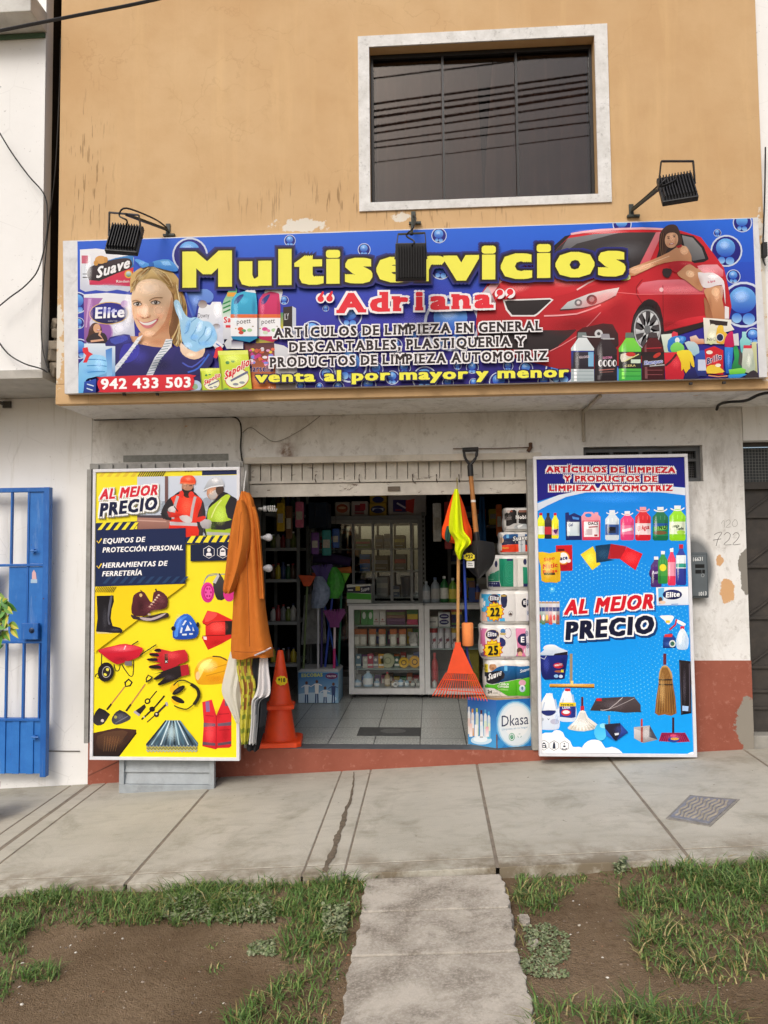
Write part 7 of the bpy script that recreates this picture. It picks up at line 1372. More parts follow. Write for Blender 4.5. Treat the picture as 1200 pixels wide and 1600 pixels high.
# ================================================================== METER, FLOODLIGHTS, CABLES, COVER
x0, x1 = at(1079, 900, -.1).x, at(1109, 900, -.1).x; z0, z1 = at(1095, 935, -.1).z, at(1095, 863, -.1).z
mt = thing('meter_box', 'dark grey electricity meter box set on the white pillar', 'meter box', ((x0 + x1) / 2, -.05, z0))
MG = mat('#50585c', .5, .12, 16, .08)
MB().box(x0, -.075, z0, x1, .0, z1).build('case', MG, mt, bevel=.012)
MB().box(x0 + .012, -.082, z0 + .015, x1 - .012, -.0752, z1 - .02).build('cover', mat('#5a6266', .5, .1), mt, bevel=.003)
mb = MB()
for u0, u1, v0, v1 in ((.3, .78, .66, .74), (.3, .62, .54, .62), (.66, .8, .54, .62)): mb.box(x0 + (x1 - x0) * u0, -.0845, z0 + (z1 - z0) * v0, x0 + (x1 - x0) * u1, -.0822, z0 + (z1 - z0) * v1)
mb.build('display_slot', mat('#171a1c', .3), mt)
for s_, a_, b_, c_ in (('16631', 1083, 1098, 877), ('1013', 1092, 1104, 931)): A = Art((0, -.0835, 0)); A.text(s_, (a_, c_), (b_, c_ - 1), 6, '#d8dcdc', .03); A.build('number', mt)
A = Art((0, -.0835, 0)); A.ell(1098, 899, 2.6, 2.8, '#9aa0a2'); A.ell(1098, 899, 1.7, 1.9, '#5a6064'); A.build('screw_seal', mt)
# pencilled house number
A = Art((0, -.0006, 0)); PC = '#5f5b55'
for pts in ([(1116, 836), (1120, 833), (1128, 832), (1122, 842), (1119, 853)], [(1114, 844), (1127, 842)], [(1131, 836), (1136, 832), (1141, 835), (1139, 843), (1131, 851), (1143, 851)], [(1145, 836), (1150, 832), (1155, 836), (1152, 843), (1145, 851), (1157, 850)]): A.line(pts, .8, PC, 3)
for pts in ([(1127, 818), (1131, 813), (1132, 824)], [(1134, 815), (1139, 812), (1141, 817), (1134, 824), (1142, 823)], [(1148, 812), (1144, 818), (1147, 823), (1152, 820), (1151, 813), (1147, 812)]): A.line(pts, .55, '#8a867e', 3)
o = A.build('pencil_number', shop)
FB = mat('#19191b', .45, .15, 20, .1); BRK = mat('#2f352e', .5, .2, 20)
def flood(label, corners, yoke, wall, elbow, Yh, tilt):
    """corners: photo centre of the head; yoke: px points of the bracket; wall: px of the wall plate"""
    (hx, hy), (wp_, hp_) = corners
    c = at(hx, hy, Yh); w = wp_ * (Yh + 5.5) / F; h = .225
    t = thing('floodlight', label, 'floodlight', tuple(at(*wall, UY)), 'black floodlights over the long sign')
    M = Matrix.Rotation(R(tilt[1]), 3, 'Z') @ Matrix.Rotation(R(tilt[2]), 3, 'Y') @ Matrix.Rotation(R(tilt[0]), 3, 'X')
    mb = MB(); mb.obox(c, (w, .035, h), M); mb.build('housing', FB, t, bevel=.006)
    mb = MB()
    for k in range(11): mb.obox(c + M @ Vector((w * (-.42 + .084 * k), -.031, .0)), (.005, .026, h * .86), M)
    mb.build('cooling_fins', FB, t)
    mb = MB(); mb.obox(c + M @ Vector((0, .019, 0)), (w * .88, .003, h * .82), M); mb.build('lens', mat('#b8b8a8', .2), t)
    y0, y1, y2, y3 = [at(*p_, Yh - .005) for p_ in yoke]
    L_, R_ = c + M @ Vector((-w / 2 - .004, 0, h * .1)), c + M @ Vector((w / 2 + .004, 0, h * .1))
    mb = MB(); mb.bar(L_, y1, .006, .018, up=(0, 1, 0)); mb.bar(y1, y2, .006, .018, up=(0, 1, 0)); mb.bar(y2, R_, .006, .018, up=(0, 1, 0)); mb.build('yoke', FB, t)
    wpnt = at(*wall, UY); e = at(*elbow, Yh); mb = MB(); mb.bar(wpnt + Vector((0, -.02, 0)), e, .016); mb.obox(wpnt + Vector((0, -.006, .005)), (.03, .010, .085)); mb.obox(wpnt + Vector((.01, -.014, -.035)), (.08, .02, .016)); mb.build('arm', BRK, t, bevel=.002)
    mb = MB(); mb.tube(spline([tuple(wpnt + Vector((.0, -.03, .01))), tuple((wpnt * .6 + e * .4) + Vector((.02, -.02, .03))), tuple(e + Vector((.01, -.02, .03))), tuple(e + Vector((-.03, -.03, -.02))), tuple((e + c) / 2 + Vector((.02, -.03, .03))), tuple(c + M @ Vector((0, -.03, h * .42)))], 5, False), .0055, 6); mb.build('cable', FB, t, smooth=True)
    return t
flood('black floodlight at the left end above the Multi lettering', ((195, 375), (52, 0)), [(172, 366), (171, 332), (217, 336), (219, 368)], (263, 361), (197, 335), -1.02, (-24, 6, 4))
flood('black floodlight hanging upright in front of the middle of the sign lettering', ((642, 410), (49, 0)), [(617, 388), (622, 366), (664, 364), (666, 386)], (646, 342), (643, 366), -.98, (8, 4, 0))
flood('black floodlight at the right end above the red car picture', ((1058, 296), (53, 0)), [(1034, 289), (1033, 252), (1083, 252), (1084, 290)], (986, 331), (1036, 290), -1.02, (-28, -8, -4))
BL = mat('#201f1f', .6, .1)
def cable(label, pts, r=.006, m=None, name='cable', sm=5):
    return tag(MB().tube(spline([tuple(p_) for p_ in pts], sm, False), r, 6).build(name, m or BL, None, smooth=True), label, 'cable')
cable('thick black cable crossing the top left corner', [at(-60, 61, -1.6), at(0, 48, -1.6), at(120, 24, -1.6), at(240, 0, -1.6), at(420, -44, -1.6)], .009)
cable('black cable hanging down the neighbour wall into the gap', [at(-5, 200, -.7), at(18, 238, -.68), at(45, 275, -.68), at(68, 302, -.66), at(74, 330, -.66), at(72, 372, -.66), at(60, 420, -.68), at(40, 446, -.69), at(15, 465, -.7), at(-8, 484, -.7)], .005)
cable('grey cable running down inside the gap', [at(95, 60, -.5), at(92, 160, -.5), at(86, 270, -.5), at(74, 370, -.55), at(66, 470, -.62), at(65, 530, -.64), at(72, 568, -.64), at(78, 578, -.62)], .0045, mat('#3c3b3a', .7))
cable('black cable sagging along the foot of the neighbour wall', [at(-8, 525, -.68), at(12, 552, -.68), at(38, 568, -.68), at(64, 576, -.66), at(74, 582, -.65)], .005)
cable('black cable running under the slab and down beside the yellow board', [at(147, 656, -.02), at(200, 655, -.02), at(260, 652, -.02), at(330, 652, -.02), at(362, 651, -.02), at(374, 658, -.02), at(377, 675, -.02), at(376, 700, -.02), at(379, 724, -.02)], .006)
cable('loose thin grey wires on the white lintel wall', [at(379, 676, -.015), at(392, 668, -.02), at(410, 680, -.02), at(432, 690, -.02), at(470, 672, -.02), at(500, 650, -.01)], .003, mat('#8b8880', .7))
cable('short black cable under the slab above the pillar', [at(1120, 640, -.03), at(1124, 632, -.12), at(1140, 628, -.3), at(1165, 626, -.45), at(1188, 616, -.55), at(1215, 612, -.60)], .010)
cable('thin black cable clipped on the right edge of the upper wall', [at(1196, 230, -.64), at(1195, 300, -.64), at(1193, 360, -.64), at(1192, 400, -.64), at(1196, 415, -.64)], .005)
tag(MB().box(at(1190, 380, -.63).x, -.65, at(1190, 402, -.63).z, at(1197, 380, -.63).x, -.615, at(1190, 380, -.63).z).build('junction_box', BL, None, bevel=.003), 'small black box on the cable at the right edge of the upper wall', 'box')
mb = MB(); a = at(912, 690, -.004); mb.tube([(a.x, -.012, a.z), (a.x, -.012, at(912, 640, 0).z), (a.x + .005, -.02, SLAB - .012), (at(938, 617, -.55).x, -.55, SLAB - .012)], .012, 8); tag(mb.build('conduit', mat('#b5afa3', .8, .1), None, smooth=True), 'painted conduit pipe down the lintel and along the slab underside', 'conduit')
mb = MB(); a = at(8, 634, -.02); mb.tube(spline([(a.x, 0, a.z), (a.x - .03, -.05, a.z + .02), (a.x - .05, -.06, a.z - .03), (a.x - .045, -.06, a.z - .08)], 4, False), .012, 8); mb.obox((a.x + .01, -.012, a.z + .01), (.06, .02, .05)); tag(mb.build('pipe_stub', mat('#4a4844', .7, .2), None), 'bent pipe stub with wires on the neighbour wall under its slab', 'pipe')
# overhead street cables behind the photographer: they show mirrored in the upstairs window
r5 = random.Random(11)
for k, (z, dz_, r) in enumerate(((9.15, .30, .012), (8.72, .42, .012), (8.36, .50, .016), (8.28, .52, .016), (8.21, .52, .02), (8.10, .60, .02), (8.02, .55, .014), (7.90, .50, .012), (7.82, .42, .012), (7.62, .45, .008))):
    o = cable('black overhead street cable strung across the road facing the shop', [(-12, -6.6 - .05 * k, z - dz_ * 2), (-5, -6.6 - .05 * k, z - dz_ * .9 - .03), (0, -6.6 - .05 * k, z - .02), (5, -6.6 - .05 * k, z + dz_ * .9), (12, -6.6 - .05 * k, z + dz_ * 2.1)], r, name='street_cable'); o['group'] = 'overhead street cables'
# access cover in the pavement
pc = [gp(*p_) for p_ in ((1040, 1280), (1078, 1243), (1156, 1250), (1110, 1292))]
cv = thing('access_cover', 'square metal access cover with wavy ribs set in the pavement', 'cover', tuple(sum(pc, Vector()) / 4))
u0 = Vector((0, 0, 1)); ctr = sum(pc, Vector()) / 4
mb = MB(); mb.loops([[p_ + u0 * -.02 for p_ in pc], [p_ + u0 * .004 for p_ in pc]]); mb.build('frame', mat('#8a867e', .7, .25, 30, .3), cv)
IR = mat('#85868c', .5, .3, 24, .2, metal=.15); IN = [ctr + (p_ - ctr) * .88 for p_ in pc]
mb = MB(); mb.loops([[p_ + u0 * .0045 for p_ in IN], [p_ + u0 * .008 for p_ in IN]]); mb.build('lid', IR, cv)
mb = MB(); bl = lambda u, v: (IN[0] * (1 - u) + IN[1] * u) * (1 - v) + (IN[3] * (1 - u) + IN[2] * u) * v
for k in range(8):
    v = .10 + .8 * k / 7; mb.tube([bl(.08 + .84 * i / 16, v + .035 * math.sin(i * .95 + k * 1.3)) + u0 * .009 for i in range(17)], .006, 6)
mb.build('rib', mat('#a59c8c', .55, .2, 30), cv, smooth=True)
# ================================================================== INSIDE THE SHOP
ALU = mat('#c9cbcb', .4, .08, 16); ALUD = mat('#a4a7a7', .45, .1, 16); CLEAR = glass_mat('clear_glass', (.93, .95, .95), .01, 1.45)
SHELFG = mat('#9fb0ac', .25, .05)
def rectat(px0, py0, px1, py1, Y):
    a = at(px0, (py0 + py1) / 2, Y); b = at(px1, (py0 + py1) / 2, Y); c = at((px0 + px1) / 2, py1, Y); d = at((px0 + px1) / 2, py0, Y); return a.x, b.x, c.z, d.z
CY = 1.86; CD = .42
def counter(label, px0, px1, z0, ztop, shelves):
    x0, x1 = at(px0, 1010, CY).x, at(px1, 1010, CY).x
    t = thing('display_counter', label, 'display counter', ((x0 + x1) / 2, CY + CD / 2, 0)); w = .05
    mb = MB()
    for x in (x0, x1 - w):
        for y in (CY, CY + CD - w): mb.box(x, y, z0, x + w, y + w, ztop - .002)
    for z, h in ((z0, .055), (ztop - .04, .038)):
        for y in (CY, CY + CD - w): mb.box(x0 + w, y + .001, z, x1 - w, y + w - .001, z + h)
        for x in (x0, x1 - w): mb.box(x + .001, CY + w, z, x + w - .001, CY + CD - w, z + h)
    mb.build('frame', ALU, t, bevel=.002)
    MB().box(x0 - .01, CY - .012, ztop, x1 + .01, CY + CD + .01, ztop + .018).build('counter_top', ALUD, t)
    MB().box(x0 + .01, CY + .01, z0 + .055, x1 - .01, CY + CD - .01, z0 + .062).build('base_board', mat('#8c8e8c', .6, .1), t)
    for z in shelves: MB().box(x0 + .052, CY + .03, z - .007, x1 - .052, CY + CD - .052, z).build('shelf', SHELFG, t)
    MB().box(x0 + w, CY + .012, z0 + .056, x1 - w, CY + .016, ztop - .042).build('front_glass', CLEAR, t)
    MB().box(x0 + w, CY + CD - .03, z0 + .064, x1 - w, CY + CD - .024, ztop - .042).build('back_panel', mat('#5d6062', .6, .1), t)
    for x in (x0 + .04, x1 - .04):
        for y in (CY + .05, CY + CD - .06):
            c = MB().lathe([(.028, -.012), (.03, 0), (.028, .012)], (x, y, .030), 14, Matrix.Rotation(R(90), 3, 'Y')); c.box(x - .006, y - .006, .058, x + .006, y + .006, z0 + .001); c.build('castor', mat('#2a2a2c', .5, .1, metal=.2), t)
    return t, x0, x1
CZ0 = at(600, 1085, CY).z; CZT = at(600, 946, CY).z
sh_z = [at(600, py, CY + .12).z for py in (976, 1009, 1043)]; SB_ = CZ0 + .0625
counter('glass fronted display counter on castors with four shelves of small goods', 545, 663, CZ0, CZT, sh_z)
counter('second glass display counter with cans, right of the first one behind the rake', 663.6, 775, CZ0, CZT, [sh_z[0] - .02, sh_z[1] - .02])
def crate(name, label, cat, px0, px1, py0, Y, z0, depth, col, deco=None, group=None, m=None, bevel=.003):
    x0, x1 = at(px0, py0, Y).x, at(px1, py0, Y).x; z1 = at((px0 + px1) / 2, py0, Y).z
    t = thing(name, label, cat, ((x0 + x1) / 2, Y + depth / 2, z0), group)
    MB().box(x0, Y, z0 + .0005, x1, Y + depth, z1).build('body', m or mat(col, .6, .08, 18), t, bevel=bevel)
    if deco:
        A = Art((0, Y - .0006, 0), (0, -1, 0), .0006); A.clip = [proj((x0 + .002, Y, z1 - .002)), proj((x1 - .002, Y, z1 - .002)), proj((x1 - .002, Y, z0 + .003)), proj((x0 + .002, Y, z0 + .003))]
        py1 = proj((0, Y, z0))[1]; deco(A, px0, py0, px1, py1); A.build('printed_front', t, CARD_PRINT)
    return t
def bottle(label, px, w, py0, Y, z0, col, cap, labc=None, cat='bottle', name='bottle', group=None, clear=False, fill=None):
    p = at(px, py0, Y); r = w / 2 * (Y + 5.5) / F; h = p.z - z0
    t = thing(name, label, cat, (p.x, Y, z0), group); o = (p.x, Y, z0)
    mb = MB(); mb.lathe([(r * .9, .0005), (r, .012), (r, h * .62), (r * .8, h * .74), (r * .36, h * .84), (r * .34, h * .9)], o, 16); mb.build('body', mat(col, .3, .06, 20, spec=.5), t, smooth=True)
    mb = MB(); mb.lathe([(r * .4, h * .9 + .0005), (r * .4, h * .98), (r * .32, h)], o, 12); mb.build('cap', mat(cap, .4, .05), t, smooth=True)
    if labc: mb = MB(); mb.lathe([(r * 1.015, h * .14), (r * 1.015, h * .55)], o, 16); mb.build('paper_label', mat(labc, .55, .12, 40), t, smooth=True)
    return t
D = CY + .10
# left counter, top shelf
for i, px in enumerate((553, 564, 574)): crate('carton', ('dark green', 'mid green with a white patch', 'bright green with a white patch')[i] + ' carton on the top shelf of the display counter', 'carton', px, px + 9.6, 951.5, D, sh_z[0], .08, ('#2c6a3a', '#3c8a44', '#3f9a4a')[i], (lambda A, a, b, c, d: A.ell((a + c) / 2, b + (d - b) * .42, 2.6, 5.5, '#d8e0d4')) if i else None)
for i, px in enumerate((583, 593)): crate('carton', ('left', 'right')[i] + ' of the two tall white cartons on the top shelf of the display counter', 'carton', px, px + 9.4, 950, D, sh_z[0], .08, '#cfcac4', lambda A, a, b, c, d: (A.rect(a + 1, d - 5, c - 1, d - 4, '#8a4a44'), A.ell((a + c) / 2, d - 8, 1.4, 1.4, '#a04a44')))
def stack(label, px0, px1, cols, zb, Y, hpx, cat, name):
    z = zb; x0, x1 = at(px0, 970, Y).x, at(px1, 970, Y).x; hh = hpx * (Y + 5.5) / F
    for i, c in enumerate(cols):
        o = MB().box(x0 + .002 * (i % 2), Y, z + .0005, x1 - .002 * ((i + 1) % 2), Y + .1, z + hh - .0008).build(name, mat(c, .9, .12, 60, .25), None, bevel=.004)
        tag(o, label % ['lowest', 'second', 'third', 'fourth', 'topmost'][i if i < len(cols) - 1 else 4], cat, 'stacked sponges in the display counter'); z += hh
stack('%s cellulose cloth of the mauve and olive stack in the display counter', 604, 633, ['#6a4a6c', '#7c5878', '#8a6a58', '#6f7a4a', '#74506c'], sh_z[0], D, 5, 'sponge cloth', 'sponge_cloth')
stack('%s sponge of the bright pink, yellow and green stack in the display counter', 636, 653, ['#c8486c', '#c8a83a', '#4a7a44'], sh_z[0], D, 8.2, 'sponge', 'sponge')
# second shelf: bags with orange tops
places = ('leftmost', 'second', 'third', 'fourth', 'fifth', 'rightmost')
for i, px in enumerate((557, 567.5, 582, 597, 614.5, 629)):
    z = sh_z[1]; x = at(px, 1000, D).x; t = thing('goods_bag', places[i] + ' of the clear bags with orange card tops on the second counter shelf', 'bag', (x, D + .03, z), 'bags with orange tops'); w = .031
    mb = MB(); mb.loops([[(x - w, D, z + .0005), (x + w, D, z + .0005), (x + w, D + .06, z + .0005), (x - w, D + .06, z + .0005)], [(x - w * 1.05, D - .006, z + .05), (x + w * 1.05, D - .006, z + .05), (x + w * 1.05, D + .06, z + .05), (x - w * 1.05, D + .06, z + .05)], [(x - w, D + .015, z + .115), (x + w, D + .015, z + .115), (x + w, D + .04, z + .115), (x - w, D + .04, z + .115)]]); mb.build('bag', mat('#b8b2a4', .4, .2, 40, .3), t, bevel=.004)
    MB().box(x - w * 1.1, D + .008, z + .112, x + w * 1.1, D + .044, z + .165).build('card_top', mat('#b8602c', .6, .18, 40), t, bevel=.006)
    MB().obox((x + .002, D - .007, z + .055), (w * 1.35, .002, .075), Matrix.Rotation(.05 * math.sin(px), 3, 'Y')).build('paper_tag', mat('#dcd8cc', .6), t)
bx = thing('rag_bundle', 'crumpled grey and white bundle at the right end of the second counter shelf', 'bundle', (at(646, 1000, D).x, D + .05, sh_z[1])); mb = MB(); r6 = random.Random(4)
mb.lathe([(.03, .0005), (.045, .02), (.047, .06), (.038, .10), (.02, .125), (.004, .13)], bx.location, 14)
for v in mb.v: v.x += .006 * (r6.random() - .5); v.y += .01 * (r6.random() - .5)
mb.build('cloth', mat('#b4b2ac', .8, .3, 40, .4), bx, smooth=True); MB().box(bx.location.x - .03, D - .006, sh_z[1] + .0005, bx.location.x + .038, D + .04, sh_z[1] + .022).build('paper_band', mat('#d8d6d0', .6), bx, bevel=.004)
# third shelf: tape, blades, rolls
z = sh_z[2]
for i, (px, c, lab) in enumerate(((560, '#5a7a8c', 'bluish crumpled blister pack on the third counter shelf'), (571, '#c0bcb4', 'white blister pack beside the bluish one on the third counter shelf'), (578.5, '#b0485c', 'slim red and white pack on the third counter shelf'), (587, '#8a7f8c', 'greyish mauve pack left of the tape rolls'), (595.5, '#d0982c', 'narrow orange strip pack on the third counter shelf'), (620, '#33564c', 'dark green pack between the tape rolls'))):
    crate('blister_pack', lab, 'blister pack', px - 4.4, px + 4.4, 1022 + 4 * (i % 2), D + .01 * (i % 2), z, .03, c, lambda A, a, b, c_, d: (A.rect(a + .8, d - 6, c_ - .8, d - 3, '#d8d8d0'), A.ell((a + c_) / 2, b + 5, 2.2, 2.2, '#e4e0d8')))
for i, (px, ry, c, c2, lab) in enumerate(((606, 11, '#a8a888', '#8c8c70', 'tall roll of pale clear tape on the third counter shelf'), (631, 8, '#d8a81c', '#2c2420', 'yellow and black tape roll nearer the middle of the third shelf'), (648, 9, '#d8a020', '#2c2420', 'yellow and black tape roll at the right end of the third shelf'))):
    p = at(px, 1043 - ry, D + .01); r = ry * (D + 5.5) / F; c_ = (p.x, D + .02, z + r)
    t = thing('tape_roll', lab, 'tape roll', (p.x, D + .02, z), 'tape rolls in the display counter'); M = Matrix.Rotation(R(90), 3, 'X')
    mb = MB(); mb.lathe([(r * .52, -.02), (r * .99, -.02), (r * .99, .02), (r * .52, .02)], c_, 20, M); mb.build('tape', mat(c, .4, .1), t, smooth=True); mb = MB(); mb.lathe([(r * .36, -.021), (r * .515, -.021), (r * .515, .021), (r * .36, .021), (r * .36, -.021)], c_, 18, M); mb.build('core', mat(c2, .6), t)
# bottom shelf: bottles
BC = [(558, 13, 1060, '#9fc0d8', '#d8d8d8', '#e4e6e8', 'leftmost squat blue and white bottle on the bottom counter shelf'), (575, 15, 1048, '#a4c4dc', '#cfd4d8', '#e8e8e8', 'tallest blue and white bottle with a pump on the bottom counter shelf'), (589, 9, 1062, '#9cb8d0', '#c8ccd0', '#dfe2e4', 'small pale blue bottle third from the left on the bottom counter shelf'), (605, 9, 1050, '#a8926a', '#d82c34', '#d8c8b0', 'amber bottle with a tall red cap on the bottom counter shelf'),
      (615.5, 8.5, 1062, '#9a8a70', '#8c2c34', '#d8d4c8', 'brownish bottle with a dark red cap on the bottom counter shelf'), (626, 8.5, 1060, '#8cb0cc', '#2c5a4a', '#dde4e8', 'blue bottle with a green cap on the bottom counter shelf'), (636, 7, 1062, '#a0bccc', '#3a5a54', '#e0e4e4', 'narrow pale bottle with a green cap, third from the right'), (645, 6.5, 1062, '#8a8c84', '#1f3c34', '#d0d0c8', 'narrow grey bottle with a dark cap, second from the right'), (653, 6, 1062, '#7c807a', '#26302c', '#c8c8c4', 'narrow dark bottle at the right end of the bottom counter shelf')]
for px, w, py, c, cap, lb, lab in BC: bottle(lab, px, w, py, D, SB_, c, cap, lb, group='bottles on the bottom counter shelf')
p = at(618, 1056, CY + .05); t = thing('tape_roll', 'white tape roll standing on edge in front of the bottom shelf bottles', 'tape roll', (p.x, CY + .05, SB_)); mb = MB(); rr_ = .024; mb.lathe([(rr_ * .5, -.008), (rr_, -.008), (rr_, .008), (rr_ * .5, .008), (rr_ * .5, -.008)], (p.x, CY + .05, SB_ + rr_), 20, Matrix.Rotation(R(90), 3, 'X')); mb.build('tape', mat('#dedede', .5), t)
# right counter
z = sh_z[0] - .02
crate('carton', 'white carton lying on the top shelf of the second counter', 'carton', 667, 684, 964, D, z, .1, '#cfcbc6', lambda A, a, b, c, d: A.line([(a + 3, (b + d) / 2), (c - 3, (b + d) / 2)], 2.4, '#8a8888'))
crate('carton', 'white carton with two navy ovals on the top shelf of the second counter', 'carton', 685, 703, 957, D, z, .1, '#d4d6d8', lambda A, a, b, c, d: (A.ell((a + c) / 2, b + 6, 7.4, 4, '#26386c'), A.ell((a + c) / 2, b + 15, 7.4, 4, '#26386c'), A.line([(a + 4, b + 6), (c - 4, b + 6)], 1.4, '#c8d0e0'), A.line([(a + 4, b + 15), (c - 4, b + 15)], 1.4, '#c8d0e0')))
crate('carton', 'navy carton with green and yellow bands behind the rake handle', 'carton', 705, 722, 952, D, z, .1, '#232c54', lambda A, a, b, c, d: (A.rect(a, b, c, b + 4, '#b84a34'), A.rect(a, b + 4, c, b + 8, '#c8b03c'), A.rect(a, d - 6, c, d - 3, '#4a8a4a')))
z = sh_z[1] - .02
for i, px in enumerate((669, 678.5, 688.5, 699.5, 710)):
    p = at(px, 982, D); h = at(px, 980, D).z - z; r = .030; t = thing('spray_can', ('leftmost red topped', 'second red topped', 'third, white topped', 'fourth, white topped', 'rightmost yellow topped')[i] + ' spray can in the second counter', 'spray can', (p.x, D, z), 'spray cans in the second counter')
    mb = MB(); mb.lathe([(r, .0005), (r, h * .74)], (p.x, D, z), 16); mb.build('can', mat('#cfcdd2', .35, .05, 20, metal=.2), t, smooth=True); mb = MB(); mb.lathe([(r * .98, h * .7405), (r * .98, h * .98), (r * .8, h)], (p.x, D, z), 16); mb.build('cap', mat(('#a8323a', '#a8323a', '#bfbcc4', '#b8b4bc', '#b89a34')[i], .4), t, smooth=True)
    A = Art((0, D - r - .001, 0), (0, -1, 0), .0005); A.ell(px, 1000, 2.6, 2.6, ('#a02a44', '#a02a44', '#7a5a7c', '#8a2a34', '#2a2a3c')[i]); A.line([(px - 3, 1006), (px + 2, 996)], 1.1, '#5a2430'); A.build('emblem', t, CARD_PRINT)
bottle('translucent red drum standing low in the second counter', 679, 11, 1020, D, SB_, '#b83a40', '#c8484c', None, 'canister', 'canister'); bottle('white bottle low in the second counter', 679, 7, 1062, D - .06, SB_, '#c8c8c4', '#8a8a88', None); crate('carton', 'olive yellow carton behind the peach foam sleeve', 'carton', 731, 748, 1014, D, SB_, .1, '#8c7f2c')
# things standing on the counters
zt = CZT + .0185
def art_pk(A, a, b, c, d):
    A.rect(a, b, c, d, '#c8ccc4'); A.poly([(a, b + 5), (c, b + 2), (c, b + 14), (a, b + 13)], '#262a3c'); A.poly([(a, b + 13), (c, b + 15), (c, d - 5), (a, d - 6)], '#3f9a2c'); A.text('Suave', (c - 16, b + 12), (c - 3, b + 9), 6, '#e0e0e0', .02); A.rect(a + 14, b + 3, a + 21, b + 10, '#c8b03c'); A.rect(a + 2, b + 8, a + 10, b + 10, '#c8c8c8')
crate('toilet_paper_pack', 'small green and navy paper pack lying on the left end of the counter', 'paper pack', 541.5, 580, 913, CY + .05, zt, .14, '#cfcfca', art_pk, m=FILM, bevel=.012)
for px, w, py, c, cap, lb, lab in ((666, 12, 908, '#8c9aa4', '#a8b0b8', '#b8bcc0', 'clear bottle next to the cabinet on the counter'), (680, 14, 902, '#8a96a0', '#5a6a8c', '#a8a8a4', 'clear wide bottle second from the cabinet on the counter'), (694, 13, 900, '#2a6a3a', '#dcdcdc', '#d8dcd4', 'green bottle with a white label on the counter'), (707.5, 13, 903, '#6a9a3a', '#cfcfcf', '#d8cc5a', 'yellow green bottle with an oval label beside the rake handle'), (746, 10, 912, '#3a4a8c', '#8c98b0', '#8a5a44', 'small blue bottle right of the shovel blade')):
    bottle(lab, px, w, py, CY + .16, zt, c, cap, lb, group='bottles on the counter')
crate('carton', 'blue carton with a brown top behind the shovel tip on the counter', 'carton', 732, 742, 908, CY + .14, zt, .08, '#2c4a8c', lambda A, a, b, c, d: A.rect(a, b, c, b + 10, '#6a4a3c'))
# back cabinet with sliding glass doors
BY0 = 2.62
cx0, cx1, cz1 = at(479, 870, BY0).x, at(663, 870, BY0).x, at(600, 812, BY0).z
cab = thing('glass_cabinet', 'tall grey metal cabinet with sliding glass doors behind the counter', 'cabinet', ((cx0 + cx1) / 2, BY0 + .2, 0))
xs = [at(px, 880, BY0).x for px in (526, 553, 581, 611, 642, 653)]
mb = MB(); mb.box(cx0, BY0, cz1, cx1, BY0 + .42, cz1 + .045); mb.box(cx0, BY0 + .4, .02, cx1, BY0 + .42, cz1 - .001); mb.box(cx0, BY0 + .001, 0, cx0 + .05, BY0 + .4, cz1 - .001); mb.box(xs[5], BY0 + .001, 0, cx1, BY0 + .4, cz1 - .001); mb.box(cx0 + .05, BY0 + .001, 0, xs[5], BY0 + .4, .08)
mb.build('carcass', mat('#8a8d8f', .45, .1, 12), cab, bevel=.003); MB().box(cx0 + .055, BY0 + .392, .1, xs[5] - .005, BY0 + .398, cz1 - .01).build('mirror_back', mat('#8e9494', .04, .02, 5, metal=1.0), cab)
mb = MB()
for px in (552, 583, 612, 643): x = at(px, 880, BY0).x; mb.box(x - .014, BY0 + .004, .081, x + .014, BY0 + .03, cz1 - .04)
mb.box(cx0 + .051, BY0 + .004, cz1 - .039, xs[5] - .001, BY0 + .03, cz1 - .002); mb.build('door_frame', ALUD, cab)
MB().box(cx0 + .051, BY0 + .014, .081, xs[5] - .001, BY0 + .018, cz1 - .04).build('sliding_glass', CLEAR, cab)
cs = [at(600, py, BY0 + .2).z for py in (857, 892, 932)]
for z in cs: MB().box(cx0 + .052, BY0 + .04, z - .012, xs[5] - .002, BY0 + .389, z).build('shelf', mat('#a9adad', .4, .06), cab)
rC = random.Random(21)
inn = [(556, 578, 842, 0, '#6a8a3a', 'green and red carton on the upper cabinet shelf'), (586, 598, 836, 0, '#8a8278', 'tan carton on the upper cabinet shelf'), (600, 610, 834, 0, '#9a948c', 'pale tall carton on the upper cabinet shelf'), (616, 632, 836, 0, '#8a7a3c', 'olive carton on the upper cabinet shelf'), (500, 520, 838, 0, '#a8463a', 'red and orange carton at the left of the cabinet'),
       (562, 578, 866, 1, '#3a7ac8', 'bright blue carton on the middle cabinet shelf'), (586, 606, 868, 1, '#6a5c44', 'brown carton on the middle cabinet shelf'), (616, 634, 866, 1, '#7a746c', 'grey carton on the middle cabinet shelf'), (556, 570, 906, 2, '#2c3a5c', 'navy container on the lower cabinet shelf'), (588, 606, 902, 2, '#9a9c9a', 'pale grey carton on the lower cabinet shelf'), (614, 624, 916, 2, '#4a5a74', 'slate container on the lower cabinet shelf')]
for a, b, py, s, c, lab in inn: crate('carton', lab, 'carton', a, b, py, BY0 + .12, cs[s], .14, c, lambda A, x0, y0, x1, y1, c=c: (A.rect(x0, y0 + (y1 - y0) * .3, x1, y0 + (y1 - y0) * .55, rC.choice(['#c8c4b8', '#b84a3c', '#d8c84a', '#8a8c94'])), A.line([(x0 + 2, y1 - 4), (x1 - 3, y1 - 4)], 1, '#d0d0cc')))
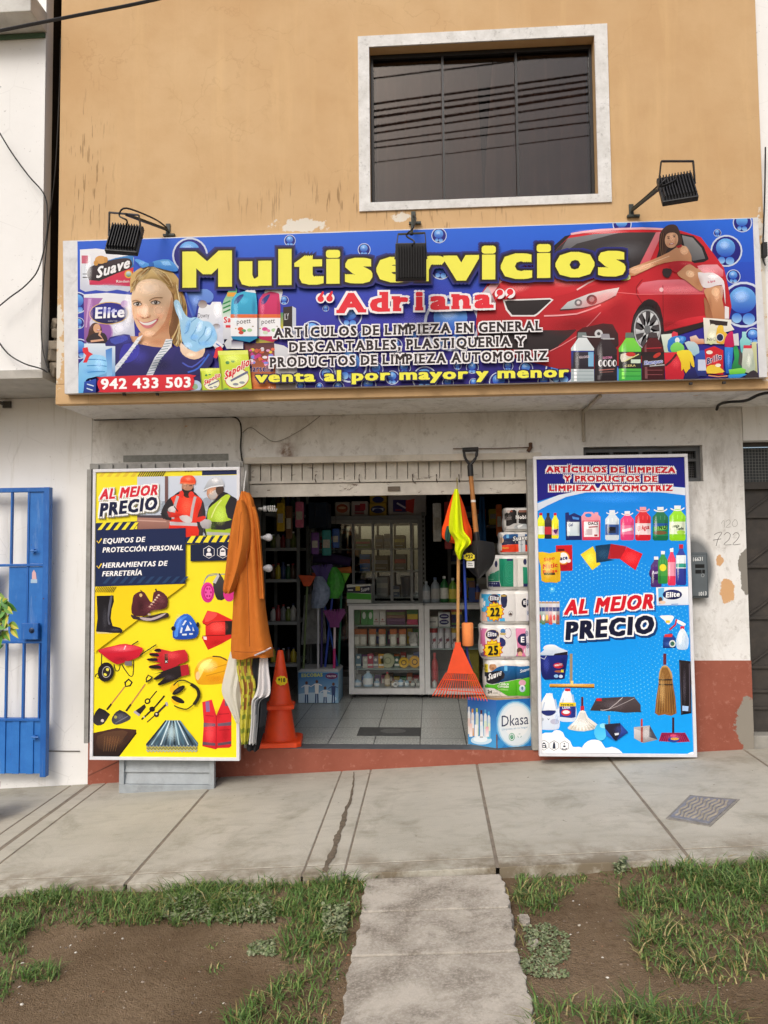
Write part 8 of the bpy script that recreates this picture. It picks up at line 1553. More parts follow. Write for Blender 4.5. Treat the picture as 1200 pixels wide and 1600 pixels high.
for px in (636,):
    p = at(px, 896, BY0 + .15); t = thing('plastic_bucket', 'dark slate plastic bucket on the lower cabinet shelf', 'bucket', (p.x, BY0 + .15, cs[2])); mb = MB(); mb.lathe([(.055, .0005), (.075, .20), (.08, .20), (.08, .215), (.07, .215)], (p.x, BY0 + .15, cs[2]), 20); mb.build('pail', mat('#3a4656', .4), t, smooth=True)
# on top of the cabinet
zc = cz1 + .046; TY = BY0 + .06
def art_a(A, a, b, c, d): A.ell((a + c) / 2, (b + d) / 2, 9, 7, '#a8532c'); A.ell((a + c) / 2, (b + d) / 2 - 1, 6, 2, '#d8b48a')
def art_b(A, a, b, c, d): A.rect(a + 6, b + 6, c - 6, b + 20, '#8a2436'); A.rect(a + 14, b + 4, c - 4, b + 14, '#b83a44'); A.line([(a + 4, d - 5), (c - 6, d - 5)], 1.6, '#a8a4a0')
def art_c(A, a, b, c, d): A.ell((a + c) / 2, b + 10, 11, 6, '#232c64'); A.rect(a + 5, b + 8, c - 5, b + 12, '#c8ccd8'); A.ell((a + c) / 2, d - 7, 7, 3.5, '#232c64')
def art_d(A, a, b, c, d): A.rect(a + 8, b + 9, a + 30, b + 28, '#34246c'); A.poly([(a + 28, b + 10), (a + 42, b + 7), (a + 40, b + 30), (a + 28, b + 26)], '#c03428'); A.line([(a + 14, b + 14), (a + 28, b + 22)], 2.6, '#d8d0dc'); A.line([(a + 12, b + 25), (a + 22, b + 25)], 1.6, '#c03428')
crate('paper_pack', 'white pack with a rust brown oval on top of the cabinet', 'paper pack', 523, 546, 784, TY, zc, .2, '#b8b0a4', art_a, 'packs on top of the cabinet', bevel=.015)
crate('paper_pack', 'white pack with a dark red block on top of the cabinet', 'paper pack', 548.5, 575, 783, TY, zc, .2, '#bcb4b0', art_b, 'packs on top of the cabinet', bevel=.015)
crate('paper_pack', 'yellow pack with a navy oval on top of the cabinet', 'paper pack', 577, 604, 786, TY, zc, .2, '#b8962a', art_c, 'packs on top of the cabinet', bevel=.012)
zy = at(590, 786, TY).z + .001
crate('paper_pack', 'second yellow pack lying on the yellow one with the navy oval', 'paper pack', 577.5, 604, 770, TY, zy, .2, '#b8962a', lambda A, a, b, c, d: A.ell((a + c) / 2, d - 4, 9, 5, '#232c64'), 'packs on top of the cabinet', bevel=.012)
crate('paper_pack', 'widest white pack with a purple and red print on top of the cabinet', 'paper pack', 606, 666, 772, TY, zc, .24, '#b4aeac', art_d, 'packs on top of the cabinet', bevel=.02)
# slotted steel uprights and left rack
def rack_post(px, py0, Y, label, w=.035):
    p = at(px, 860, Y); z1 = at(px, py0, Y).z; t = thing('rack_post', label, 'rack post', (p.x, Y, 0)); mb = MB(); mb.box(p.x, Y, 0, p.x + w, Y + .004, z1); mb.box(p.x + w, Y, 0, p.x + w + .004, Y + w, z1); mb.build('angle', mat('#6f7272', .5, .15, 20, metal=.2), t)
    mb = MB()
    for k in range(int(z1 / .05)): mb.box(p.x + .010, Y - .001, .02 + .05 * k, p.x + .024, Y + .0005, .045 + .05 * k)
    mb.build('slot', mat('#1c1c1c', .8), t); return t
rack_post(659, 800, 2.5, 'slotted steel upright to the right of the glass cabinet')
LX0, LX1 = at(408, 860, 1.7).x, at(475, 850, 2.0).x
lr = thing('steel_rack', 'dark steel shelf rack against the left wall of the shop', 'shelf rack', ((LX0 + LX1) / 2, 2.1, 0))
mb = MB()
for x, y in ((LX0, 1.75), (LX1 - .03, 1.75), (LX0, 2.3), (LX1 - .03, 2.3)): mb.box(x, y, 0, x + .03, y + .03, 2.35)
mb.build('upright', mat('#5d6060', .5, .15, 20, metal=.2), lr); lz = [.35, .75, at(430, 905, 1.78).z, at(430, 856, 1.78).z, at(430, 801, 1.78).z]
for z in lz: MB().box(LX0 + .031, 1.752, z - .03, LX1 - .031, 2.32, z).build('shelf', mat('#7d8080', .45, .1), lr)
rr_ = random.Random(8); nm = ('left end', 'second place', 'third place', 'fourth place', 'right end')
cl = [('yellow', '#a89a2c'), ('olive', '#5c6a2c'), ('dark blue', '#22305c'), ('white', '#a8a8a4'), ('dark green', '#1f4a30'), ('red', '#7a2428'), ('brown', '#4a3428'), ('grey', '#6c6e70')]
lev = ('lowest', 'second', 'third', 'fourth', 'top')
for s, z in enumerate(lz):
    for k in range(5):
        x = LX0 + .06 + (LX1 - LX0 - .12) * (k + .5) / 5; n_, c = cl[(s * 3 + k * 2) % 8]; y = 1.86; h = .13 + .05 * rr_.random(); r = min(.036, (LX1 - LX0) * .085)
        t = thing('bottle', '%s bottle, %s, %s shelf of the left rack' % (n_, nm[k], lev[s]), 'bottle', (x, y, z), 'bottles on the left rack'); mb = MB(); mb.lathe([(r * .9, .0005), (r, .01), (r, h * .65), (r * .4, h * .82), (r * .36, h * .9)], (x, y, z), 14); mb.build('body', mat(c, .35, .08), t, smooth=True); mb = MB(); mb.lathe([(r * .42, h * .9), (r * .42, h)], (x, y, z), 12); mb.build('cap', mat(rr_.choice(['#b8b8b8', '#8a2428', '#22305c']), .4), t, smooth=True)
# right rack in the dark behind the packs
RX = at(700, 840, 2.9).x
r2_ = thing('steel_rack', 'dark steel shelf rack in the gloom behind the right counter', 'shelf rack', (RX + .45, 3.1, 0)); mb = MB()
for x, y in ((RX, 2.9), (RX + .9, 2.9), (RX, 3.3), (RX + .9, 3.3)): mb.box(x, y, 0, x + .03, y + .03, 2.3)
mb.build('upright', mat('#4a4c4c', .5, .15, 20), r2_)
for s, z in enumerate((.5, .9, 1.3, 1.7)):
    MB().box(RX + .031, 2.902, z - .03, RX + .899, 3.32, z).build('shelf', mat('#5d6060', .5), r2_)
    for k in range(6):
        x = RX + .09 + .14 * k; n_, c = cl[(s * 5 + k * 3) % 8]; h = .16 + .08 * rr_.random(); t = thing('carton', '%s carton, number %s from the left, %s shelf, gloomy right rack' % (n_, ('one', 'two', 'three', 'four', 'five', 'six')[k], ('lowest', 'second', 'third', 'top')[s]), 'carton', (x, 3.0, z), 'cartons on the right rack'); MB().box(x - .055, 2.93, z + .0005, x + .055, 3.12, z + h).build('box', mat(c, .6, .1), t, bevel=.004); MB().box(x - .04, 2.9285, z + h * .4, x + .04, 2.9295, z + h * .7).build('paper_label', mat('#8f8c84', .6), t)
# hanging blue things under the shutter at right
mb = MB(); drape(mb, [(750, 757, 776, .01), (748, 758, 800, .02), (746, 760, 840, .025), (748, 759, 870, .02)], .9, n=20, amp=.008, k=3); mb.c = [lin('#1c3f66')] * len(mb.f); tag(mb.build('hanging_cloth', CLOTH_PRINT, None, smooth=True), 'blue fringed mop cloth hanging in the dark right of the shovel shaft', 'cloth')
p = at(756, 770, .12); t = thing('light_bulb', 'small lit white lamp under the shutter right of the shovel', 'light bulb', (p.x, .12, p.z)); mb = MB(); mb.lathe([(.006, -.010), (.012, -.004), (.012, .004), (.006, .010)], p, 12); mb.build('lens', mat('#efefe6', .3), t, smooth=True); MB().box(p.x - .006, .115, p.z + .0095, p.x + .006, .125, p.z + .06).build('holder', mat('#8a8a86', .5), t)
# purple tarpaulin roll / mop heads hung behind the broom stand
BYB = 1.62
bb0, bb1 = at(466, 1075, BYB).x, at(529, 1075, BYB).x; bz1 = at(498, 1046, BYB).z
bs = thing('broom_stand', 'blue printed floor stand box holding brooms and mops upright', 'broom stand', ((bb0 + bb1) / 2, BYB + .15, 0))
MB().box(bb0, BYB, .001, bb1, BYB + .34, bz1 - .02).build('carton', mat('#8fb4cc', .6, .1, 14), bs, bevel=.004)
mb = MB(); mb.loops([[(bb0 - .006, BYB - .008, bz1 - .0195), (bb1 + .006, BYB - .008, bz1 - .0195), (bb1 + .006, BYB + .346, bz1 - .0195), (bb0 - .006, BYB + .346, bz1 - .0195)], [(bb0 + .02, BYB + .02, bz1), (bb1 - .02, BYB + .02, bz1), (bb1 - .02, BYB + .33, bz1), (bb0 + .02, BYB + .33, bz1)]]); mb.build('tray', mat('#b4b8b8', .5, .08), bs)
A = Art((0, BYB - .0095, 0), (0, -1, 0), .0006); A.clip = [proj((bb0 + .004, BYB - .0095, bz1 - .03)), proj((bb1 - .004, BYB - .0095, bz1 - .03)), proj((bb1 - .004, BYB - .0095, .006)), proj((bb0 + .004, BYB - .0095, .006))]
A.raw([(460, 1040), (535, 1040), (535, 1110), (460, 1110)], '#2c6ca8', '#9cc4e0'); A.ell(490, 1092, 36, 10, '#c4dcec'); A.text('ESCOBAS', (471, 1058), (504, 1057), 5.4, '#c8d06a', .05); A.ell(518, 1056.5, 9.5, 4.6, '#8a2a4a'); A.ell(518, 1056.5, 8.8, 4, '#5a2a5c'); A.text('VIRUTEX', (510.5, 1058), (525, 1058), 2.8, '#e0c8d4', .05)
for x, h, c in ((479, 30, '#e4e8ec'), (495, 32, '#f0f0ec'), (508, 22, '#dce4ea'), (521, 28, '#3a4a74')):
    A.ell(x, 1097 - h, 2.2, 2.6, '#6a4a3c'); A.poly([(x - 3.4, 1100 - h), (x + 3.4, 1100 - h), (x + 2.6, 1100 - h * .5), (x - 2.6, 1100 - h * .5)], c); A.line([(x - 3, 1101 - h), (x - 8, 1104 - h)], 1.3, c); A.line([(x + 3, 1101 - h), (x + 8, 1103 - h)], 1.3, c); A.line([(x - 1.4, 1100 - h * .5), (x - 2, 1100)], 2, '#2c4a7c'); A.line([(x + 1.4, 1100 - h * .5), (x + 1.8, 1100)], 2, '#2c4a7c')
A.build('printed_front', bs, CARD_PRINT)
def broom(label, bot, top, col, head, hcol, Y, grip=None, name='broom', cat='broom'):
    b, a = at(*bot, Y), at(*top, Y + .03); b.z = bz1 + .0008
    t = thing(name, label, cat, tuple(b), 'brooms and mops in the stand'); mb = MB(); mb.tube([b, (a + b) / 2, a], .0115, 8); mb.build('pole', mat(col, .4, .08), t, smooth=True)
    if grip: c = b + (a - b) * .45; mb = MB(); mb.tube([b + (a - b) * .01, c], .0135, 8); mb.build('grip', mat(grip, .5), t, smooth=True)
    mb = MB()
    if head == 'fan':
        for k in range(15):
            u = k / 14 - .5; mb.bar(a + Vector((u * .05, -.01 * math.cos(k), 0)), a + Vector((u * .19 * (1 + .1 * (k % 2)), -.012 * math.cos(2 * k), .13 + .012 * math.sin(3 * k))), .012, .03)
        mb.box(a.x - .045, a.y - .02, a.z - .03, a.x + .045, a.y + .02, a.z + .02)
    elif head == 'bag':
        rings = []; r9 = random.Random(int(bot[0]))
        for i in range(9):
            v = i / 8; r = .03 + .055 * math.sin(math.pi * min(1, .15 + v * .85)); rings.append([(a.x + (r + .012 * r9.random()) * math.cos(2 * math.pi * j / 12) + .03 * math.sin(3 * v), a.y + .7 * (r + .012 * r9.random()) * math.sin(2 * math.pi * j / 12), a.z - .06 + .30 * v) for j in range(12)])
        mb.loops(rings)
    elif head == 'wedge': mb.loops([[(a.x - .03, a.y - .02, a.z), (a.x + .03, a.y - .02, a.z), (a.x + .03, a.y + .02, a.z), (a.x - .03, a.y + .02, a.z)], [(a.x - .085, a.y - .025, a.z + .11), (a.x + .085, a.y - .025, a.z + .10), (a.x + .085, a.y + .025, a.z + .10), (a.x - .085, a.y + .025, a.z + .11)]])
    mb.build('head', mat(hcol, .5, .35 if head == 'bag' else .15, 30, .4), t, bevel=0 if head != 'wedge' else .008)
broom('broom with an orange head and olive pole at the left of the stand', (474, 1044), (480, 916), '#5f7048', 'wedge', '#c04a1c', BYB + .05)
broom('mop with a bagged blue and yellow head and grey pole in the stand', (497, 1044), (497, 940), '#a8aab0', 'bag', '#7a88a0', BYB + .06, name='mop', cat='mop')
broom('purple pole broom in the middle of the stand', (502, 1042), (504, 905), '#3a2f66', 'fan', '#43307a', BYB + .14)
broom('bright green bagged mop on a blue pole in the stand', (508, 1040), (520, 925), '#28409c', 'bag', '#3f9a34', BYB + .16, name='mop', cat='mop')
broom('magenta broom with a white pole and magenta grip in the stand', (522, 1044), (523, 975), '#c8b8c0', 'fan', '#6a1f66', BYB + .05, '#a81f62')
broom('blue pole broom with a second orange head leaning right in the stand', (527, 1040), (500, 912), '#1f4a9c', 'wedge', '#b8461c', BYB + .2)
broom('lime green headed broom at the right of the stand', (529, 1042), (534, 912), '#2a6a54', 'wedge', '#6ab82c', BYB + .24)
mb = MB(); mb.loops([[at(x, y, 2.1) for x, y in ((475, 930), (505, 926), (510, 1005), (470, 1008))], [at(x, y, 2.1) + Vector((0, .05, 0)) for x, y in ((475, 930), (505, 926), (510, 1005), (470, 1008))]]); tag(mb.build('hanging_packet', mat('#8a8c8c', .4, .4, 14, .3), None, bevel=.01), 'large clear grey packet hanging behind the broom poles', 'packet')
mb = MB(); pA, pB = at(490, 872, 2.2), at(548, 878, 2.2); mb.tube([pA, (pA + pB) / 2 + Vector((0, 0, .01)), pB], [.05, .055, .045], 12); tag(mb.build('rolled_mat', mat('#3a2a5c', .7, .2, 20, .2), None, smooth=True), 'rolled purple mat lying high behind the brooms', 'mat')
mb = MB(); pA, pB = at(524, 893, 2.0), at(549, 890, 2.0); mb.tube([pA, pB], .032, 14); tag(mb.build('foam_sleeve', mat('#c8743a', .85, .1, 20, .2), None, smooth=True), 'orange foam sleeve lying beside the purple mat', 'foam sleeve')
mb = MB(); p = at(440, 795, 2.6); mb.box(at(455, 790, 2.3).x, 2.3, at(480, 825, 2.3).z, at(512, 790, 2.3).x, 2.6, at(480, 785, 2.3).z); tag(mb.build('plastic_crate', mat('#16304a', .5, .2, 12), None, bevel=.02), 'dark blue plastic crate high at the back left of the shop', 'crate')
# more stock: small goods behind the front rows, things hung from the ceiling on the left
rs = random.Random(31); CN = [('teal', '#2a8a8a'), ('red', '#b0343a'), ('yellow', '#c8a828'), ('purple', '#6a3f8a'), ('white', '#c8c8c4'), ('green', '#3a8a4a'), ('pink', '#c86a8a'), ('blue', '#2f5aa8'), ('orange', '#c8642c'), ('brown', '#6a4a34')]
PL = ('first', 'second', 'third', 'fourth', 'fifth', 'sixth', 'seventh', 'eighth', 'ninth', 'tenth')
for s_, (zz, py, lv) in enumerate(((sh_z[2], 1024, 'third'), (SB_, 1058, 'bottom'), (sh_z[1], 988, 'second'))):
    for k in range(10):
        n_, c = CN[(k * 3 + s_ * 4) % 10]; px = 555 + 10.1 * k
        crate('carton', '%s carton, %s from the left in the back row, %s counter shelf' % (n_, PL[k], lv), 'carton', px, px + 8.6, py - 6 * rs.random(), CY + .23 + .03 * s_, zz, .06, c, lambda A, a, b, c_, d: A.rect(a + 1.4, b + 5, c_ - 1.4, b + 12, '#d8d4c8'), 'back row cartons in the display counter')
for k, (px, py, w, h) in enumerate(((432, 786, 12, 44), (446, 790, 10, 52), (461, 784, 13, 40), (486, 832, 12, 34), (503, 828, 14, 40), (519, 826, 11, 30), (676, 786, 14, 60), (694, 784, 13, 74), (775, 788, 10, 50))):
    n_, c = CN[(k * 7 + 2) % 10]; Y = 1.5 + .08 * k; p0, p1 = at(px, py, Y), at(px + w, py + h, Y)
    t = thing('hanging_packet', '%s packet hung %s from the left on the ceiling line' % (n_, PL[k]), 'packet', (p0.x, Y, p1.z), 'packets hung inside the shop'); MB().box(p0.x, Y, p1.z, p1.x, Y + .05, p0.z).build('bag', mat(c, .4, .25, 30, .3), t, bevel=.012); MB().box(p0.x + .01, Y - .003, p1.z + (p0.z - p1.z) * .3, p1.x - .01, Y - .0005, p1.z + (p0.z - p1.z) * .62).build('paper_label', mat('#b8b4a8', .6, .2, 50), t); MB().tube([((p0.x + p1.x) / 2, Y + .02, p0.z), ((p0.x + p1.x) / 2, Y + .02, RZ)], .002, 4).build('string', BL, t)
# doormat
m0, m1 = at(560, 1144, .5).x, at(657, 1144, .5).x
dm = thing('doormat', 'dark grey doormat on the terrazzo floor just inside', 'doormat', ((m0 + m1) / 2, .5, .0)); MB().box(m0, .36, .0005, m1, .63, .007).build('mat', mat('#3f403f', .95, .2, 60, .4), dm, bevel=.003)
mb = MB(); mb.lathe([(.0, .0075), (.10, .0075), (.10, .0085), (.0, .0085)], ((m0 + m1) / 2 + .03, .50, 0), 24, None, None, 1.0, .75); mb.build('medallion', mat('#575856', .9, .2, 60), dm)

# ================================================================== BLUE GATE AND PLANT AT THE LEFT
def gate_paint(nm, c0, c1):
    q = NT(nm); a = q.noise(q.pos, 6, 7, .7); c = q.mix(q.step(a, .35, .7), lin(c0), lin(c1)); c = q.mix(q.math('MULTIPLY', q.step(q.noise(q.vm(q.pos, (22, 22, 3)), 1, 6, .7), .56, .72), .45), c, lin('#7f9cc4'))
    c = q.mix(q.step(q.noise(q.pos, 19, 7, .75, .5), .655, .685), c, lin('#5b3a28')); q.bump(a, .12, .004); return q.done(c, .45, .45)
GB = gate_paint('blue_enamel', '#185aa8', '#2468b6'); GBD = gate_paint('blue_sheet', '#1f66b4', '#3078c4')
gy = -.11
X = lambda px: at(px, 1000, gy).x
Z = lambda py: at(40, py, gy).z
gl = X(-62); gr = X(76); gz0, gz1 = Z(1213), Z(762)
gt = thing('metal_gate', 'open blue steel gate leaf with bars folded back against the white wall', 'gate', ((gl + gr) / 2, gy, gz0))
mb = MB(); mb.box(X(67), gy - .02, gz0, gr, gy + .03, gz1); mb.box(gl, gy - .02, gz0, gl + .045, gy + .03, gz1); mb.box(gl + .045, gy - .018, Z(769), X(67), gy + .028, gz1 - .001)
for py in (881, 1001, 1122): mb.box(gl + .045, gy - .018, Z(py + 4), X(67), gy + .028, Z(py))
mb.build('frame', GB, gt, bevel=.003)
mb = MB()
for a, b, rows in ((-45, -43, (769, 881)), (-15, -13, (769, 881)), (14.5, 17, (769, 881)), (41, 44, (769, 1001)), (-30, -28, (1005, 1122)), (-8, -6, (1005, 1122)), (10, 12.4, (1005, 1122)), (36.5, 39.5, (1005, 1122)), (62, 64, (1005, 1122))): mb.box(X(a), gy - .012, Z(rows[1]) + .0005, X(b), gy + .012, Z(rows[0]) - .0005)
mb.build('bar', GB, gt)
mb = MB(); mb.box(X(44) + .001, gy - .006, Z(881) + .001, X(67) - .001, gy + .004, Z(769) - .001); mb.box(X(13), gy - .005, Z(1001) + .001, X(41) - .001, gy + .004, Z(885) - .001); mb.box(X(44) + .001, gy - .006, Z(1001) + .001, X(67) - .001, gy + .004, Z(885) - .001); mb.box(gl + .046, gy - .004, Z(1001) + .001, X(-10), gy + .003, Z(885) - .001); mb.build('upper_panel', GBD, gt)
mb = MB(); xp = gl + .046; k = 0
while xp < X(66) - .03:
    mb.box(xp, gy - (.012 if k % 2 else .002), gz0 + .02, xp + .052, gy + .006, Z(1126) - .001); xp += .0525; k += 1
mb.build('lower_panel', GBD, gt, bevel=.002)
mb = MB(); mb.box(X(39), gy - .055, Z(998), X(65), gy - .0205, Z(973)); lk_ = mb.build('lock', GB, gt, bevel=.004)
mb = MB(); c = at(49, 985, gy - .06); M = Matrix.Rotation(R(90), 3, 'X'); mb.lathe([(.018, .0), (.020, .004), (.010, .008), (.009, .014), (0.001, .015)], (c.x, gy - .0555, c.z), 16, M); mb.build('cylinder', mat('#2a3a58', .4, .2, metal=.3), lk_)
mb = MB()
for py, dx in ((861, 0), (1152, 2)): mb.tube([at(47 + dx, py, gy - .03), at(58 + dx, py, gy - .03)], .006, 6); mb.obox(at(52 + dx, py, gy - .018), (.02, .02, .03))
mb.build('bolt', GBD, gt)
A = Art((0, gy - .0072, 0), (0, -1, 0), .0004); A.poly([(50, 895), (53, 890), (56, 895), (57, 905), (50, 905)], '#d8b0b4'); A.rect(48, 905, 58, 911, '#a8c4dc'); A.build('sticker', gt)
# plant whose leaves poke into the picture
px_, py_ = at(-40, 1200, -.75).x, -.75; pz = walk_z(px_, py_)
pl = thing('potted_plant', 'leafy plant with variegated green and yellow leaves poking in at the left edge', 'plant', (px_, py_, pz))
mb = MB(); mb.lathe([(.10, .001), (.14, .22), (.15, .22), (.15, .25), (.13, .25), (.125, .21)], (px_, py_, pz), 20); mb.build('pot', mat('#8a4a34', .8, .15), pl, smooth=True)
r7 = random.Random(12); mb = MB(); ml = MB()
def leaf(m_, base, d, L, w, cols, n_=5):
    d = Vector(d).normalized(); side = d.cross(Vector((0, -1, .3))).normalized(); up_ = side.cross(d); g = []
    for i in range(n_ + 1):
        t = i / n_; c = base + d * (L * t) - Vector((0, 0, .25 * L * t * t)); ww = w * math.sin(math.pi * (t ** .8)) * .5 + .0005
        g.append([c - side * ww + up_ * .12 * ww, c, c + side * ww + up_ * .12 * ww])
    m_.sheet(g); m_.c[-2 * n_:] = [lin(cols[0 if (k % 2) else 1]) for k in range(2 * n_)]
tips = [(6, 935), (-5, 925), (12, 945), (4, 965), (14, 960), (2, 985), (-12, 950), (-14, 975), (-25, 930), (-22, 990)]
for tx, ty in tips:
    e = at(tx, ty, py_ - .02 + .1 * r7.random()); ml.tube(spline([(px_, py_, pz + .22), (px_ + .02, py_, pz + .45), tuple((Vector((px_, py_, pz + .7)) + e) / 2), tuple(e)], 4, False), .004, 5)
    for k in range(4): leaf(mb, e + Vector((.01 * k - .02, 0, -.03 * k)), (r7.uniform(-.6, 1), r7.uniform(-.7, .2), r7.uniform(-.6, .5)), r7.uniform(.08, .12), r7.uniform(.035, .05), r7.choice([('#4f8a34', '#5f983c'), ('#5f8f38', '#b8b84a'), ('#3f7a30', '#4f8a38'), ('#c0b850', '#7a9a40')]))
mb.build('foliage', SATIN, pl, recalc=False); ml.build('stem', mat('#4a5a30', .7), pl)

# ================================================================== GRASS, WEEDS, STONES
def inside(p, poly):
    c = False; j = len(poly) - 1
    for i in range(len(poly)):
        if (poly[i][1] > p[1]) != (poly[j][1] > p[1]) and p[0] < (poly[j][0] - poly[i][0]) * (p[1] - poly[i][1]) / (poly[j][1] - poly[i][1]) + poly[i][0]: c = not c
        j = i
    return c
GREENS = ['#4e6c32', '#5f803c', '#76924c', '#557440', '#84985a', '#48642f', '#668445']
DRY = ['#a89a66', '#9a8a58', '#b8a878', '#8c8a50']
rg = random.Random(99)
def hn(x, y): return .5 + .5 * math.sin(5.1 * x + 2.2 * math.sin(3.3 * y)) * math.sin(4.3 * y + 1.7 * math.sin(2.9 * x))
def grass(poly, dens, hgt, dry, mb, clump=.5, wmul=1.0):
    ps = [gp(a, b, soil_h) for a, b in poly]; pg = [(p.x, p.y) for p in ps]
    x0, x1 = min(p[0] for p in pg), max(p[0] for p in pg); y0, y1 = min(p[1] for p in pg), max(p[1] for p in pg)
    n = int((x1 - x0) * (y1 - y0) * dens / 5)
    for _ in range(n):
        x, y = rg.uniform(x0, x1), rg.uniform(y0, y1)
        if not inside((x, y), pg): continue
        q_ = hn(x * 1.7, y * 1.9)
        if rg.random() < (clump + .15) * (1.1 - q_): continue
        for b in range(5):
            bx, by = x + rg.gauss(0, .014), y + rg.gauss(0, .014)
            if by > EDGE - .004: continue
            if abs(bx) < .30 + .03 * math.sin(31 * by) and by < -1.75: continue
            z = soil_h(bx, by) - .004; h = hgt * .6 * rg.uniform(.4, 1.15) * (.55 + .75 * q_); a = rg.uniform(0, 6.283); ln = h * rg.uniform(.5, 1.7); w = rg.uniform(.0018, .0036) * wmul
            dx, dy = math.cos(a), math.sin(a); sx, sy = -dy * w, dx * w
            if by + dy * ln > EDGE + .05: dy = -abs(dy)
            cc = lin(rg.choice(DRY) if rg.random() < dry else rg.choice(GREENS), rg.uniform(.75, 1.05))
            o = len(mb.v); z2 = z + h * .62; z3 = z + h * rg.uniform(.7, 1.0)
            mb.v += [Vector(v) for v in ((bx - sx, by - sy, z), (bx + sx, by + sy, z), (bx + sx * .8 + dx * ln * .35, by + sy * .8 + dy * ln * .35, z2), (bx - sx * .8 + dx * ln * .35, by - sy * .8 + dy * ln * .35, z2), (bx + dx * ln, by + dy * ln, z3))]
            mb.f += [[o, o + 1, o + 2, o + 3], [o + 3, o + 2, o + 4]]; mb.c += [cc, cc]
GM = print_mat('grass_blades', .6, .25)
mg = MB()
grass([(-60, 1392), (150, 1396), (330, 1386), (420, 1372), (560, 1366), (590, 1375), (575, 1400), (560, 1430), (545, 1452), (440, 1445), (320, 1448), (180, 1446), (60, 1452), (-60, 1470)], 9500, .085, .10, mg, .3)
grass([(240, 1388), (420, 1372), (560, 1368), (560, 1400), (440, 1432), (260, 1430)], 5500, .13, .12, mg, .5)
grass([(440, 1440), (550, 1436), (545, 1470), (530, 1530), (515, 1600), (500, 1680), (330, 1700), (350, 1600), (395, 1560), (450, 1520), (440, 1480)], 7000, .10, .16, mg, .35)
grass([(-60, 1450), (40, 1452), (45, 1480), (30, 1520), (10, 1560), (-60, 1570)], 7000, .10, .08, mg, .3)
grass([(28, 1520), (60, 1505), (88, 1515), (90, 1530), (55, 1542), (30, 1538)], 11000, .085, .05, mg, .2); grass([(325, 1508), (352, 1500), (368, 1510), (350, 1524), (330, 1522)], 6000, .05, .2, mg, .2); grass([(380, 1470), (440, 1465), (440, 1500), (390, 1496)], 4500, .045, .2, mg, .4); grass([(320, 1478), (352, 1476), (350, 1486), (322, 1488)], 4000, .03, .3, mg)
grass([(596, 1362), (790, 1356), (795, 1366), (600, 1372)], 4500, .03, .35, mg, .3)
grass([(800, 1358), (905, 1356), (925, 1372), (875, 1405), (872, 1430), (822, 1432), (808, 1400)], 8500, .075, .14, mg, .25); grass([(900, 1358), (985, 1360), (960, 1384), (910, 1380)], 3200, .06, .2, mg, .5)
grass([(985, 1362), (1060, 1355), (1120, 1345), (1260, 1325), (1260, 1480), (1190, 1470), (1060, 1440), (980, 1425), (960, 1410), (1000, 1390)], 9000, .095, .16, mg, .3); grass([(1060, 1360), (1130, 1345), (1260, 1325), (1260, 1420), (1100, 1410)], 7000, .16, .08, mg, .4)
grass([(985, 1455), (1010, 1440), (1100, 1445), (1200, 1470), (1260, 1480), (1260, 1540), (1180, 1530), (1130, 1545), (1050, 1535), (1000, 1510)], 8500, .09, .28, mg, .3)
grass([(815, 1590), (880, 1575), (980, 1580), (1120, 1578), (1180, 1590), (1180, 1700), (800, 1700)], 6500, .12, .2, mg, .35); grass([(1145, 1556), (1180, 1556), (1178, 1568), (1150, 1568)], 4500, .03, .1, mg)
grass([(560, 1395), (585, 1380), (590, 1390), (545, 1450), (530, 1530), (520, 1520)], 5000, .07, .5, mg, .3); grass([(795, 1400), (810, 1400), (830, 1500), (812, 1500)], 3500, .06, .6, mg, .3)
kind(mg.build('grass', GM, recalc=False), 'stuff', 'patchy green and straw coloured grass growing on the bare soil')
# low broad leaved weeds
mw = MB()
def weeds(poly, n, sz, hmax):
    ps = [gp(a, b, soil_h) for a, b in poly]; pg = [(p.x, p.y) for p in ps]; x0, x1 = min(p[0] for p in pg), max(p[0] for p in pg); y0, y1 = min(p[1] for p in pg), max(p[1] for p in pg); k = 0; g = 0
    while k < n and g < n * 30:
        g += 1; x, y = rg.uniform(x0, x1), rg.uniform(y0, y1)
        if not inside((x, y), pg) or y > EDGE - .01: continue
        k += 1; z = max(soil_h(x, y), path_z(x, y) - .03 if abs(x) < .36 else -9) + hmax * rg.random() * (.3 + .7 * hn(3 * x, 3 * y)); s = sz * rg.uniform(.6, 1.3); a = rg.uniform(0, 6.28); tl = rg.uniform(-.5, .5); cc = lin(rg.choice(['#72805a', '#828e66', '#919a76', '#667650', '#9aa07e']), rg.uniform(.75, 1.05)); o = len(mw.v); n_ = 7
        mw.v += [Vector((x + s * math.cos(t) * .8 * math.cos(a) - s * math.sin(t) * .55 * math.sin(a), y + s * math.cos(t) * .8 * math.sin(a) + s * math.sin(t) * .55 * math.cos(a), z + s * tl * math.cos(t) + s * .3 * abs(math.sin(t)))) for t in (6.283 * i / n_ for i in range(n_))]
        mw.f.append(list(range(o, o + n_))); mw.c.append(cc)
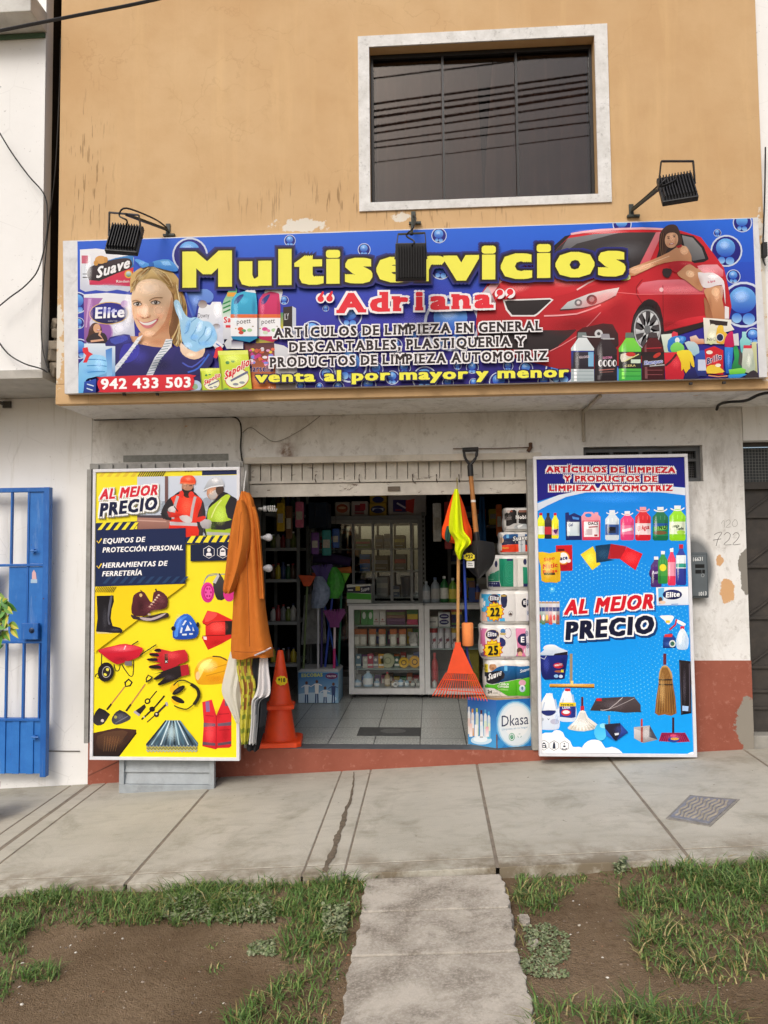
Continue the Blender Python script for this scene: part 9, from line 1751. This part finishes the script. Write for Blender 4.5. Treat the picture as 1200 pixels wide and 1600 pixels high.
weeds([(815, 1450), (855, 1444), (890, 1465), (890, 1500), (860, 1512), (890, 1520), (885, 1532), (840, 1530), (800, 1520), (805, 1500), (830, 1500)], 1000, .0085, .018); weeds([(260, 1405), (420, 1405), (430, 1445), (250, 1440)], 1200, .011, .05); weeds([(505, 1425), (545, 1425), (540, 1470), (505, 1470)], 500, .012, .06); weeds([(390, 1478), (430, 1470), (430, 1495), (385, 1495)], 250, .010, .02); weeds([(955, 1345), (975, 1345), (980, 1365), (960, 1366)], 60, .014, .09)
kind(mw.build('ground_weeds', GM, recalc=False), 'stuff', 'low grey green broad leaved weeds spreading on the soil')
# stones and scraps
ms = MB()
for reg, n in (([(30, 1450), (430, 1455), (430, 1520), (380, 1590), (0, 1600), (0, 1560)], 250), ([(860, 1400), (985, 1400), (1000, 1510), (1180, 1540), (1180, 1580), (900, 1580), (845, 1520), (890, 1500)], 120), ([(560, 1400), (580, 1385), (530, 1600), (500, 1600)], 70), ([(800, 1400), (815, 1400), (850, 1600), (832, 1600)], 60)):
    ps = [gp(a, b, soil_h) for a, b in reg]; pg = [(p.x, p.y) for p in ps]; x0, x1 = min(p[0] for p in pg), max(p[0] for p in pg); y0, y1 = min(p[1] for p in pg), max(p[1] for p in pg); k = 0
    while k < n:
        x, y = rg.uniform(x0, x1), rg.uniform(y0, y1)
        if not inside((x, y), pg): continue
        k += 1; s = .0018 + .0065 * rg.random() ** 6; M = Matrix.Rotation(rg.random() * 6.28, 3, 'Z') @ Matrix.Rotation(rg.uniform(-.4, .4), 3, 'X'); c_ = Vector((x, y, soil_h(x, y) + s * .2)); e_ = [c_ + M @ Vector(v) * s * rg.uniform(.7, 1.2) for v in ((1.3, 0, 0), (.3, .9, 0), (-.9, .5, 0), (-.8, -.6, 0), (.4, -.9, 0))]; t_ = c_ + Vector((0, 0, s * .55)); ms.add(e_ + [t_], [(i, (i + 1) % 5, 5) for i in range(5)], rg.choice(['#b8b0a0', '#c8c2b6', '#9a8c7c', '#d8d4c8', '#8a7a68', '#6a5a4c', '#4a4038', '#8a7868', '#5c4c40', '#9c6a4c']))
kind(ms.build('pebbles', SATIN), 'stuff', 'scattered pale pebbles and scraps on the bare soil')
